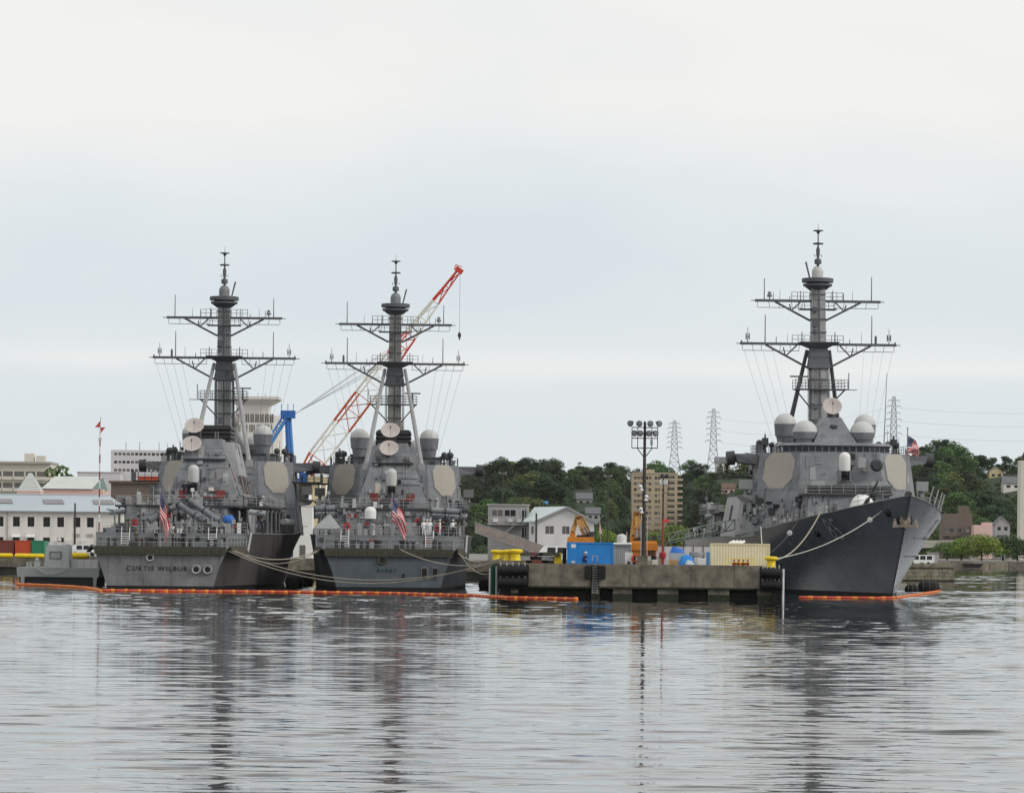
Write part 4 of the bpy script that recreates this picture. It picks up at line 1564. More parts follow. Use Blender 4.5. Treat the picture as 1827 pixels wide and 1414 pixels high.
    # starboard and port side houses (lighter panels with a door)
    for sg in (-1, 1):
        mb = MB()
        mb.hexa([(sg * 8.3, 70, 6.4), (sg * 8.3, 88, 6.4), (sg * 10.0, 86.5, 6.4), (sg * 10.0, 71, 6.4)][::sg],
                [(sg * 8.3, 70, 11.3), (sg * 8.3, 88, 11.3), (sg * 9.2, 85.5, 11.3), (sg * 9.2, 72, 11.3)][::sg])
        h = mb.build('side_house', MAT['ship_grey_light'], ship, smooth=False)
        mb = MB()
        mb.cbox((sg * 9.55, 79, 9.3), (.2, 1.2, 1.9), 0, 0, 0, sg * -.16)
        mb.build('side_door', MAT['ship_grey_dark'], h, smooth=False)
        for y in (62, 65):
            mb = MB()
            mb.ball((sg * 10.4, y, 9.0 + (y - 62) * .3), .55, 10, 6, 0, .7)
            mb.cyl((sg * 10.4, y, 6.3), (sg * 10.4, y, 8.8), .09, n=6)
            mb.build('satellite_pod', MAT['canvas_grey'], ship)
    # bullnose and jack staff
    mb = MB()
    mb.lathe([(.2, -.3), (.2, .3), (.38, .25), (.42, 0), (.38, -.25)], 12, Matrix.Rotation(pi / 2, 3, 'X'), 0, (0, 153.3, 10.6))
    mb.build('bullnose', MAT['ship_grey_dark'], ship)
    mb = MB()
    mb.cyl((0, 152.2, 10.4), (0, 152.4, 17.4), .09, .05, n=6)
    mb.ball((0, 152.4, 17.45), .1, 6, 4)
    mb.build('jack_staff', MAT['canvas_grey'], ship)
    for sg in (-1, 1):
        pts = []
        for yy in (152.3, 148, 143, 138, 132, 126, 120, 114, 108):
            pts.append((sg * (hull_half(yy, 1) - .12), yy, interp(SHEER, yy)))
        rail(ship, pts, 1.05, 2.2, 'ship_grey_light', .03, 2)
        for yy in (149, 146.5, 144, 141.5) if sg < 0 else ():
            mb = MB()
            x = sg * hull_half(yy, 1)
            z = interp(SHEER, yy)
            mb.cyl((x, yy, z - .1), (x + sg * .5, yy, z + 1.7), .07, n=5)
            mb.build('net_stanchion', MAT['ship_grey_light'], ship)
    # stem anchor in its pocket
    mb = MB()
    c = V(0, 151.45, 7.9)
    mb.cyl(c + V(0, -.4, .8), c + V(0, .35, -.75), .17, n=6)
    mb.cbox(c + V(0, .3, -.45), (2.2, .3, .28))
    for sg in (-1, 1):
        mb.hexa([c + V(sg * .85, .1, -.6), c + V(sg * 1.35, .1, -.6), c + V(sg * 1.35, .45, -.6), c + V(sg * .85, .45, -.6)][::sg],
                [c + V(sg * 1.0, .0, .3), c + V(sg * 1.15, .0, .3), c + V(sg * 1.15, .15, .3), c + V(sg * 1.0, .15, .3)][::sg])
    mb.lathe([(.55, -.2), (.62, .15), (.45, .25)], 10, Matrix.Rotation(-pi / 2, 3, 'X'), 0, c + V(0, -.1, .1))
    mb.build('anchor', MAT['anchor_tan'], ship)
    mb = MB()
    mb.lathe([(.85, -.5), (.85, .1), (.6, .15)], 12, Matrix.Rotation(-pi / 2, 3, 'X'), 0, c + V(0, -.5, .1))
    mb.build('hawse_pocket', MAT['boot_black'], ship)
    # hull number laid on the plating
    for sg in (1, -1):
        me = text_mesh('hull_number', '85', 3.3, 'letter_faint', .0, 1.0)
        bm_v = []
        for v in me.vertices:
            u = v.co.x * sg
            s = 136.6 + u * 1.1
            z = 6.0 + v.co.y
            zd = interp(SHEER, s)
            bm_v.append(((hull_half(s, z / zd) + .10) * sg, s, z))
        for v, c_ in zip(me.vertices, bm_v):
            v.co = c_
        me.update()
        put('hull_number', me, ship)
    # rows of small plates and drain holes low on the flare
    for sg in (-1, 1):
        for row, z in enumerate((4.3, 6.2)):
            for i in range(12):
                s = 124 + i * 1.9
                zd = interp(SHEER, s)
                if hull_half(s, z / zd) < .4:
                    continue
                x = (hull_half(s, z / zd) + .02) * sg
                mb = MB()
                mb.cbox((x, s, z), (.08, .22, .12))
                mb.build('drain_plate', MAT['hull_grey'], ship, smooth=False)
    # mooring fairleads with rat guards
    for s, z in ((150.0, 8.9), (131.0, 6.8)):
        zd = interp(SHEER, s)
        x = hull_half(s, z / zd)
        mb = MB()
        mb.lathe([(.3, -.2), (.3, .25), (.5, .15), (.5, -.2)], 10, Matrix.Rotation(pi / 2, 3, 'Y'), 0, (x, s, z))
        mb.build('mooring_fairlead', MAT['black_gear'], ship)


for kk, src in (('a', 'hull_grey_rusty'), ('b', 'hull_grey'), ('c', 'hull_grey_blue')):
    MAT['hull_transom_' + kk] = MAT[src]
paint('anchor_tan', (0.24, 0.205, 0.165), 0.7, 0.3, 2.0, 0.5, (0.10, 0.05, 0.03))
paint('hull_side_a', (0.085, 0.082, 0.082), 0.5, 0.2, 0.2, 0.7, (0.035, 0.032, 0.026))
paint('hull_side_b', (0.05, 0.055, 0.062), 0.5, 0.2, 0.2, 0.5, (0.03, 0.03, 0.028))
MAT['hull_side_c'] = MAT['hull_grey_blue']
paint('mast_col_b', (0.37, 0.355, 0.335), 0.6, 0.2, 0.7, 0.6, (0.17, 0.14, 0.115), seam=(1.1, 1.6, .7))
paint('mast_col', (0.33, 0.33, 0.335), 0.6, 0.2, 0.7, 0.5, (0.12, 0.115, 0.11), seam=(1.1, 1.6, .7))
paint('mast_col_old', (0.29, 0.29, 0.295), 0.6, 0.2, 0.7, 0.5, (0.12, 0.115, 0.11), seam=(1.1, 1.6, .7))


def warship(key, label, loc, rz, scale, group='grey warships moored at the pier'):
    sh = thing('warship', label, 'warship', loc, rz, group)
    sh['label_key'] = key
    sh.scale = (scale,) * 3
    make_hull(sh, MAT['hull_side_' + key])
    deckhouses(sh)
    mast(sh)
    if key == 'c':
        bow_fittings(sh)
    else:
        stern_fittings(sh)
    del sh['label_key']
    return sh


SHIP_A = warship('a', 'grey destroyer seen from astern with a long name lettered on its rusty transom', (-38.4, 410, 0), -math.atan(.002), 1.0)
SHIP_B = warship('b', 'grey destroyer seen from astern with a short green name and white sailors aboard', (-13.8, 421, 0), math.atan(.0262), 1.0)
SHIP_C = warship('c', 'grey destroyer with its dark bow toward the viewer, right of the concrete pier', (41.5 - 148.72 * .058, 410 + 148.72, 0), pi + .058, 1.04)
bpy.context.view_layer.update()


def on_ship(ship, x, y, z):
    return ship.matrix_world @ V(x, y, z)

# ---------------------------------------------------------------- land, quay, far shore, hill
QZ = 2.9
PX0, PX1, PY0, PZ = -1.5, 26.4, 373.0, 3.3


def land():
    mb = MB()
    mb.box(-700, 62, 604, 1190, -3, QZ)
    structure(mb.build('quay_ground', MAT['ground_grey'], smooth=False))
    mb = MB()
    mb.box(-2500, 2500, 1185, 5200, -3, QZ - .3)
    structure(mb.build('shore_ground', MAT['ground_grey'], smooth=False))
    # quay wall faces: weathered concrete panels
    q = thing('quay_wall', 'long weathered concrete quay wall behind the small grey workboat', 'quay wall', (-100, 604, 0))
    for i in range(18):
        x = -140 + i * 11.2 + 100
        mb = MB()
        mb.box(x + .05, x + 11.1, -.5, .0, 1.1, QZ + .06)
        mb.build('wall_panel', MAT['concrete'], q, smooth=False)
        mb = MB()
        mb.box(x + .05, x + 11.1, -.25, .0, -1.5, 1.08)
        mb.build('wall_footing', MAT['concrete_wet'], q, smooth=False)


land()

SKY = [(700, 930), (770, 866), (830, 838), (870, 832), (910, 825), (960, 829), (1000, 834), (1045, 838), (1080, 833), (1110, 829), (1135, 836), (1180, 830), (1240, 818), (1270, 826), (1330, 818), (1400, 818), (1600, 824), (1640, 804), (1672, 789), (1700, 794), (1730, 812), (1762, 828), (1790, 820), (1827, 811), (1900, 800), (2050, 830), (2300, 880)]
HILLY = 2150.0


def hill_h(x, Y):
    px = CX + x / Y * F
    py = interp(SKY, px) + (px - CX) * -math.sin(ROLL)
    top = max(0.0, (HY - py) * HILLY / F + CAMH - 11.0)
    win = max(0.0, min(1.0, (px - 1075) / 40)) * max(0.0, min(1.0, (1285 - px) / 40))
    y0 = 1480 + win * 465
    t = min(1.0, max(0.0, (Y - y0) / (HILLY - y0)))
    t = t * t * (3 - 2 * t)
    bump = 1.0 + .05 * math.sin(x * .021 + Y * .013) + .04 * math.sin(x * .047 - Y * .03)
    return QZ - .5 + top * t * (bump if t < .9 else 1.0)


def hill():
    mb = MB()
    xs = [-90 + i * 9 for i in range(72)]
    ys = [1470 + i * 20 for i in range(36)] + [2250, 2400, 2900]
    vs, fs = [], []
    for y in ys:
        for x in xs:
            k = y / HILLY
            h = hill_h(x * k, y) if y <= HILLY else hill_h(x, HILLY) * max(.2, 1 - (y - HILLY) / 900)
            vs.append((x * k, y, h))
    n = len(xs)
    for j in range(len(ys) - 1):
        for i in range(n - 1):
            fs.append((j * n + i, j * n + i + 1, (j + 1) * n + i + 1, (j + 1) * n + i))
    mb.add(vs, fs)
    structure(mb.build('hill', MAT['hill_green']))


hill()

# ---------------------------------------------------------------- trees


def crown_mesh(seed, mat, h=11.0, r=5.5, clumps=36, leaves=78, ls=.78, zlow=.04):
    R = random.Random(seed)
    mb = MB()
    vs, fs = [], []
    for c in range(clumps):
        a = R.uniform(0, 2 * pi)
        u = R.random() ** .6
        zz = R.uniform(zlow, 1.0)
        wid = math.sin(min(1, (1.06 - zz) / .8) * pi / 2) ** .7
        cx, cy, cz = r * u * wid * math.cos(a), r * u * wid * math.sin(a), h * zz - h * .06
        cr = R.uniform(.26, .42) * r
        for i in range(leaves):
            d = Vector((R.gauss(0, 1), R.gauss(0, 1), R.gauss(.25, 1))).normalized()
            p = V(cx, cy, cz) + V(d.x, d.y, d.z * .75) * cr * R.uniform(.75, 1.05)
            n = (d + V(R.gauss(0, .5), R.gauss(0, .5), R.gauss(.2, .5))).normalized()
            q = n.to_track_quat('Z', 'Y').to_matrix() @ Matrix.Rotation(R.uniform(0, 6.3), 3, 'Z')
            s = ls * R.uniform(.6, 1.2)
            o = len(vs)
            vs += [p + q @ V(-s * .5, 0, 0), p + q @ V(0, -s * .38, .08 * s), p + q @ V(s * .5, 0, 0), p + q @ V(0, s * .38, .08 * s)]
            fs.append((o, o + 1, o + 2, o + 3))
    mb.add(vs, fs)
    return mb.mesh('crown', mat, False)


def trunk_mesh(seed, h=11.0, r=5.5):
    R = random.Random(seed)
    mb = MB()
    mb.tube([(0, 0, -1.2), (.1, 0, h * .25), (.2, .1, h * .55), (.1, .1, h * .85)], [.42, .32, .2, .06], 6)
    for k in range(5):
        a = R.uniform(0, 6.3)
        z = h * R.uniform(.25, .5)
        mb.tube([(.1, .05, z), (r * .35 * math.cos(a), r * .35 * math.sin(a), z + h * .14), (r * .6 * math.cos(a), r * .6 * math.sin(a), z + h * .3)], [.16, .1, .03], 5)
    return mb.mesh('trunk', MAT['bark'])


CROWNS = [crown_mesh(1, MAT['leaf_dark'], 11.5, 6.0), crown_mesh(2, MAT['leaf_mid'], 10, 6.2), crown_mesh(3, MAT['leaf_dark'], 12.5, 5.2), crown_mesh(4, MAT['leaf_mid'], 11, 5.6),
          crown_mesh(5, MAT['leaf_dark'], 10, 6.6), crown_mesh(6, MAT['leaf_mid'], 9, 5.4)]
CROWN_SLIM = [crown_mesh(7, MAT['leaf_dark'], 13, 3.2, 26, 44, .7, .1), crown_mesh(8, MAT['leaf_mid'], 13, 2.9, 26, 44, .7, .1)]
CROWN_QUAY = [crown_mesh(9, MAT['leaf_bright'], 8.5, 5.4, 34, 90, .5, .3), crown_mesh(10, MAT['leaf_mid'], 7.5, 5.8, 34, 90, .5, .25), crown_mesh(12, MAT['leaf_bright'], 8, 4.8, 30, 90, .5, .3)]
TRUNK = trunk_mesh(1)
TRUNK_Q = trunk_mesh(2, 8.5, 5.0)


def tree(p, label, group, crown, trunk, sc_=1.0, rz=0.0, sz=1.0, name='broadleaf_tree', wide=1.0):
    t = thing(name, label, 'tree', p, rz, group)
    put('trunk', trunk, t, scale=(sc_, sc_, sc_ * sz))
    put('crown', crown, t, scale=(sc_ * wide, sc_ * wide, sc_ * sz))
    return t


# (px0, px1, farthest Y, y of its foot): things the wood must not hide
CLEAR = [(1126, 1222, 1925, 952), (1028, 1057, 1990, 902), (1277, 1304, 2150, 830), (1289, 1312, 2000, 879), (1765, 1790, 2100, 853), (1790, 1840, 2000, 880), (1047, 1069, 1800, 928), (1685, 1742, 1500, 962), (1738, 1815, 1480, 960)]


def blocked(px, x, y, htree, half):
    for a, b, yc, foot in CLEAR:
        if a - half < px < b + half and y < yc:
            z = hill_h(x, y) + htree
            py = HY - (z - CAMH) * F / y + math.sin(ROLL) * (px - CX)
            if py < foot:
                return True
    return False


def wood():
    R = random.Random(3)
    rows = 17
    pts = []
    for j in range(rows):
        Y = 1545 + (HILLY - 1545) * j / (rows - 1)
        n = 27
        for i in range(n):
            px = 800 + (i + R.uniform(-.35, .35) + .5 * (j % 2)) * (1880 - 800) / n
            if 1345 < px < 1600:
                continue
            y = Y + R.uniform(-20, 20)
            x = (px - CX) / F * y
            s = R.uniform(.72, 1.25)
            if y > HILLY - 60:
                s = R.uniform(.8, 1.25)
            if blocked(px, x, y, 12 * s, 8 + 18 * s):
                s = .45
                if blocked(px, x, y, 12 * s, 14):
                    continue
            pts.append((y, x, px, s))
    pts.sort()
    for y, x, px, s in pts:
        slim = 985 < px < 1035 and y > 2050
        cr = R.choice(CROWN_SLIM if slim else CROWNS)
        z = hill_h(x, y) - .8
        col = [w_ for a_, w_ in ((880, 'right of the middle destroyer'), (945, 'above the grey site office'), (1010, 'above the white shed'), (1065, 'above the orange crane'), (1128, 'left of the tan tower'), (1225, 'around the tan tower'), (1270, 'right of the tan tower'), (1345, 'beside the bridge of the right destroyer'), (1660, 'behind the bow flag'), (1700, 'above the brown flats'), (1745, 'above the pink block'), (1790, 'near the yellow hill house'), (9999, 'at the right edge')) if px < a_][0]
        f_ = (y - 1545) / (HILLY - 1545)
        row = 'breaking the skyline' if y > HILLY - 60 else ('high on the hill' if f_ > .66 else ('half way up the hill' if f_ > .33 else 'low on the hill'))
        lab = ('big ' if s > 1.05 else ('small ' if s < .85 else 'mid-sized ')) + ('dark green' if cr in (CROWNS[0], CROWNS[2], CROWNS[4], CROWN_SLIM[0]) else 'fresh green') + ' tree ' + row + ' ' + col
        grp = 'trees on the wooded hill, ' + row + ' ' + col
        tree((x, y, z), lab, grp, cr, TRUNK, s, R.uniform(0, 6.3), R.uniform(.8, 1.05), wide=R.uniform(1.05, 1.4))


wood()


def undergrowth():
    R = random.Random(8)
    mb = MB()
    vs, fs = [], []
    for i in range(3400):
        px = R.uniform(790, 1870)
        if 1350 < px < 1595:
            continue
        Y = R.uniform(1500, HILLY)
        x = (px - CX) / F * Y
        z = hill_h(x, Y)
        cr = R.uniform(1.6, 3.4)
        if blocked(px, x, Y, 4.8, 10):
            cr = R.uniform(.8, 1.5)
            if blocked(px, x, Y, 1.9, 2):
                continue
        for k in range(34):
            d = Vector((R.gauss(0, 1), R.gauss(0, 1), abs(R.gauss(.2, 1)))).normalized()
            p = V(x, Y, z) + V(d.x * cr, d.y * cr, d.z * cr * 1.1)
            n = (d + V(R.gauss(0, .4), R.gauss(0, .4), R.gauss(.1, .4))).normalized()
            q = n.to_track_quat('Z', 'Y').to_matrix()
            s = R.uniform(.6, 1.2)
            o = len(vs)
            vs += [p + q @ V(-s * .6, 0, 0), p + q @ V(0, -s * .45, .1), p + q @ V(s * .6, 0, 0), p + q @ V(0, s * .45, .1)]
            fs.append((o, o + 1, o + 2, o + 3))
    mb.add(vs, fs)
    o = structure(mb.build('undergrowth', MAT['leaf_under'], smooth=False), 'stuff')
    tag(o, 'dense dark bushes filling the gaps between the hillside trees', 'undergrowth')


paint('leaf_under', (0.034, 0.062, 0.020), 0.8, 0.5, 0.05)
undergrowth()


def place_tree(px, pytop, Y, crown, h, label, sc_=None, trunk=None, wide=1.0):
    p = at(px, pytop, Y)
    z0 = QZ - .3
    s = (p.z - z0) / h
    tree((p.x, Y, z0), label, 'single trees near the shore', crown, trunk or TRUNK_Q, s, random.uniform(0, 6), 1.0, wide=wide)


place_tree(1752, 955, 1215, CROWN_QUAY[0], 8.5, 'bright yellow-green tree with a pale trunk on the far right quay', wide=1.6)
place_tree(1716, 961, 1222, CROWN_QUAY[2], 8.0, 'smaller yellow-green tree left of the brightest quay tree', wide=1.6)
place_tree(1690, 968, 1230, CROWN_QUAY[1], 7.5, 'dark round tree nearest the destroyer bow on the far quay', wide=1.6)
place_tree(1790, 957, 1228, CROWN_QUAY[1], 7.5, 'wide dark tree under the elevated road at the far right', wide=1.6)
place_tree(1816, 964, 1240, CROWN_QUAY[1], 7.5, 'dark tree at the far right edge under the road', wide=1.6)
place_tree(103, 822, 900, CROWN_SLIM[1], 13, 'single green tree rising behind the building with the glass roof', trunk=TRUNK)
place_tree(122, 840, 880, CROWN_SLIM[0], 13, 'lower green tree right of the single tall tree on the left', trunk=TRUNK)
for px, py, lab in ((1082, 947, 'bright bush left of the white tank'), (1170, 950, 'bright green bush at the foot of the tan tower block'), (1205, 938, 'bright green bush right of the tan tower block')):
    place_tree(px, py, 1000 + px / 20, CROWN_QUAY[0], 8.5, lab)

# ---------------------------------------------------------------- the pier


def pier():
    p = thing('pier', 'weathered concrete pier between the middle and the right destroyer', 'pier', (PX0, PY0, 0))
    W = PX1 - PX0

    def X(px):
        return at(px, 1010, PY0).x - PX0
    mb = MB()
    mb.box(.05, W - .05, .35, 231, 1.15, PZ)
    mb.build('pier_slab', MAT['concrete'], p, smooth=False)
    mb = MB()
    mb.box(.3, W - .3, 2.2, 231, -2, 1.14)
    mb.build('pier_core', MAT['concrete_wet'], p, smooth=False)
    cuts = [X(943), X(1054), X(1068), X(1124), X(1233), X(1310), X(1356)]
    for i, (a, b) in enumerate(zip(cuts, cuts[1:])):
        if i == 1:
            mb = MB()
            mb.box(a, b, .12, .34, 1.0, PZ - .12)
            mb.build('ladder_recess', MAT['concrete_wet'], p, smooth=False)
            continue
        mb = MB()
        mb.box(a + .02, b - .02, 0, .34, 1.08, PZ + .01)
        mb.build('face_panel', MAT['concrete'], p, smooth=False)
        mb = MB()
        mb.box(a + .04, b - .04, -.012, .3, 1.04, 1.22)
        mb.build('tide_stain', MAT['weed'], p, smooth=False)
    for a, b in ((0.06, X(943) - .02), (X(1356) + .02, W - .06)):
        mb = MB()
        mb.box(a, b, .15, .34, .9, PZ + .005)
        mb.build('face_panel', MAT['concrete_wet'], p, smooth=False)
    # coping kerb along the edge
    mb = MB()
    mb.box(X(930), X(1362), .05, .45, PZ + .02, PZ + .16)
    mb.build('coping', MAT['concrete'], p, smooth=False)
    # short piers under the slab
    for px0, px1 in ((912, 925), (1056, 1070), (1094, 1128), (1174, 1211), (1264, 1302), (1352, 1384)):
        mb = MB()
        mb.box(X(px0), X(px1), .3, 2.4, -2, 1.07)
        mb.build('pile_cap', MAT['concrete'], p, smooth=False)
        mb = MB()
        mb.box(X(px0) - .02, X(px1) + .02, .27, 2.38, -1.9, .52)
        mb.build('weed_band', MAT['weed'], p, smooth=False)
    # ladder
    mb = MB()
    xa, xb = X(1057), X(1066)
    for x in (xa, xb):
        mb.tube([(x, .6, PZ + .9), (x, .1, PZ + .95), (x, -.12, PZ + .5), (x, -.12, .5)], .035, 5)
    for i in range(12):
        mb.cyl((xa, -.12, .6 + i * .25), (xb, -.12, .6 + i * .25), .03, n=4)
    mb.cyl((xa, .3, PZ + .93), (xb, .3, PZ + .93), .035, n=4)
    mb.build('ladder', MAT['steel_grey'], p)
    for px0, px1 in ((1043, 1054), (1068, 1080)):
        mb = MB()
        mb.box(X(px0), X(px1), -.3, -.01, 2.0, PZ - .05)
        mb.build('rubber_pad', MAT['rubber'], p, smooth=False)
    # corner fenders with chains
    for (xa, xb, sg) in ((X(1357), W + .35, 1), (X(888), X(942), -1)):
        for z in (2.75, 1.55):
            mb = MB()
            mb.lathe([(.05, 0), (.42, .05), (.46, .3), (.46, xb - xa - .3), (.42, xb - xa - .05), (.05, xb - xa)], 12, Matrix.Rotation(pi / 2, 3, 'Y'), 0, (xa, -.35, z))
            f = mb.build('corner_fender', MAT['rubber'], p)
            for i in range(5):
                x = xa + (xb - xa) * (i + .5) / 5
                mb = MB()
                mb.cyl((x, -.35, z + .4), (x, .1, z + .78), .05, n=4)
                mb.build('chain', MAT['steel_grey'], f)
        mb = MB()
        mb.box(min(xa, xb), max(xa, xb), -.12, .12, .9, PZ - .1)
        mb.build('fender_board', MAT['rubber'], p, smooth=False)
    # white guard pile at the right corner, dark timber behind it
    mb = MB()
    mb.cyl((W + .55, -.3, -1), (W + .55, -.3, PZ - .15), .11, n=8)
    mb.build('guard_pile', MAT['white_gear'], p)
    mb = MB()
    mb.box(W - .5, W + .3, -.1, .3, -1.5, .88)
    mb.build('fender_timber', MAT['rubber'], p, smooth=False)
    # side fenders along the basin
    for i in range(10):
        for x in (-.25, W + .25):
            mb = MB()
            mb.box(x - .2, x + .2, 8 + i * 12, 10 + i * 12, .2, PZ - .2)
            mb.build('side_fender', MAT['rubber'], p, smooth=False)
    # green piles with white bands at the left corner
    for i, (px, zt, m, r) in enumerate(((874, 2.9, 'white_gear', .09), (878, 3.2, 'pile_green', .13), (881.5, 3.25, 'pile_green', .13), (886, 3.15, 'white_gear', .11))):
        x = at(px, 1030, PY0 + 6).x - PX0
        mb = MB()
        mb.cyl((x, 5.6 + i * .3, -1), (x, 5.6 + i * .3, zt), r, n=8)
        mb.build('marker_pile', MAT[m], p)
    # raised plinth for the left bollards
    mb = MB()
    mb.box(X(888), X(938), .5, 7.5, PZ + .02, PZ + .42)
    mb.build('bollard_plinth', MAT['concrete'], p, smooth=False)
    return p


pier()


def bollard(px, Y, zb, s, label):
    x = at(px, 1000, Y).x
    t = thing('bollard', label, 'bollard', (x, Y, zb), 0, 'yellow mooring bollards')
    mb = MB()
    mb.lathe([(.48 * s, 0), (.42 * s, .12 * s), (.40 * s, .62 * s)], 14)
    mb.build('bollard_post', MAT['yellow'], t)
    mb = MB()
    mb.lathe([(.41 * s, .63 * s), (.62 * s, .70 * s), (.66 * s, .85 * s), (.55 * s, .98 * s), (.2 * s, 1.02 * s)], 14)
    mb.build('bollard_head', MAT['yellow'], t)
    return t


bollard(920, PY0 + 1.6, PZ + .42, 1.12, 'largest yellow bollard at the left corner of the pier, rightmost of its row')
bollard(907, PY0 + 2.8, PZ + .42, 1.05, 'second yellow bollard from the right at the left corner of the pier')
bollard(898, PY0 + 4.2, PZ + .42, 1.0, 'third yellow bollard from the right at the left corner of the pier')
bollard(886, PY0 + 6.5, PZ + .45, 1.0, 'leftmost yellow bollard of the row at the left corner of the pier')
bollard(1376, PY0 + 1.2, PZ + .02, 1.05, 'lone yellow bollard at the right corner of the pier beside the cream container')


def pier_box(px0, py0, px1, Y, z0=PZ + .02):
    """x0, x1, top z of something standing on the pier"""
    a, b = at(px0, py0, Y), at(px1, py0, Y)
    return a.x, b.x, (a.z + b.z) / 2


def container(name, label, x0, x1, Y, z0, z1, depth, mat, ribs=22):
    t = thing(name, label, 'container', ((x0 + x1) / 2, Y, z0), 0)
    w, h = x1 - x0, z1 - z0
    mb = MB()
    # corrugated front
    n = ribs * 4
    for i in range(n):
        a, b = -w / 2 + .12 + (w - .24) * i / n, -w / 2 + .12 + (w - .24) * (i + 1) / n
        ph = i % 4
        ya = (.05, .05, .075, .075)[ph]
        yb = (.05, .075, .075, .05)[ph]
        mb.add([(a, ya, .16), (b, yb, .16), (b, yb, h - .14), (a, ya, h - .14)], [(0, 1, 2, 3)])
    mb.box(-w / 2 + .05, w / 2 - .05, .10, depth, .05, h - .05)
    mb.build('container_wall', mat, t, smooth=False)
    for za, zb in ((0, .16), (h - .14, h)):
        mb = MB()
        mb.box(-w / 2, w / 2, 0, .13, za, zb)
        mb.build('container_beam', mat, t, smooth=False)
    for sg in (-1, 1):
        mb = MB()
        mb.box(sg * w / 2 - (.13 if sg > 0 else 0), sg * w / 2 + (.13 if sg < 0 else 0), -.01, .14, .005, h + .005)
        mb.build('corner_post', mat, t, smooth=False)
    return t, w, h


x0, x1, zt = pier_box(1012, 967, 1095, PY0 + 2.2)
t, w, h = container('shipping_container', 'bright blue container at the edge of the pier', x0, x1, PY0 + 2.2, PZ + .02, zt, 2.4, MAT['container_blue'], 3)
mb = MB()
mb.box(-w / 2 + .14, -w / 2 + 1.0, -.03, .02, .1, h - .1)
d = mb.build('container_door', MAT['container_blue'], t, smooth=False)
mb = MB()
mb.box(-w / 2 + .4, -w / 2 + .85, -.05, -.02, h - .55, h - .2)
mb.build('door_notice', MAT['white_gear'], d, smooth=False)
mb = MB()
mb.box(-w / 2 + .45, -w / 2 + .8, -.05, -.02, .2, .42)
mb.build('door_plate', MAT['box_white'], d, smooth=False)
x0, x1, zt = pier_box(1268, 969, 1374, PY0 + 3.0)
t, w, h = container('shipping_container', 'cream container near the right corner of the pier', x0, x1, PY0 + 3.0, PZ + .02, zt, 2.4, MAT['container_cream'], 20)
for i in range(4):
    mb = MB()
    mb.cyl((-w / 2 + 1.9 + i * .35, .8, h), (-w / 2 + 2.4 + i * .35, 1.4, h + .22), .13, n=8)
    mb.build('pipe_length', MAT['white_gear'], t)
x0, x1, zt = pier_box(1095, 968, 1127, PY0 + 8)
t, w, h = container('shipping_container', 'dark grey container with a white top beam behind the blue container', x0, x1, PY0 + 8, PZ + .02, zt - .2, 2.4, MAT['steel_grey'], 8)
mb = MB()
mb.cyl((-w / 2 - .1, -.1, h + .1), (w / 2, -.1, h + .1), .12, n=8)
mb.build('top_beam', MAT['white_gear'], t)
# white tank on top of it
p = at(1109, 968, PY0 + 9)
tk = thing('storage_tank', 'white domed tank standing on the dark grey container', 'tank', (p.x, PY0 + 9, zt - .2 + .02))
mb = MB()
mb.lathe([(.5, 0), (.5, .75), (.44, .95), (.2, 1.06), (.05, 1.08)], 16)
mb.build('tank_shell', MAT['box_white'], tk)
mb = MB()
mb.cyl((.52, -.1, 0), (.52, -.1, 1.3), .03, n=5)
mb.build('tank_pipe', MAT['box_white'], tk)


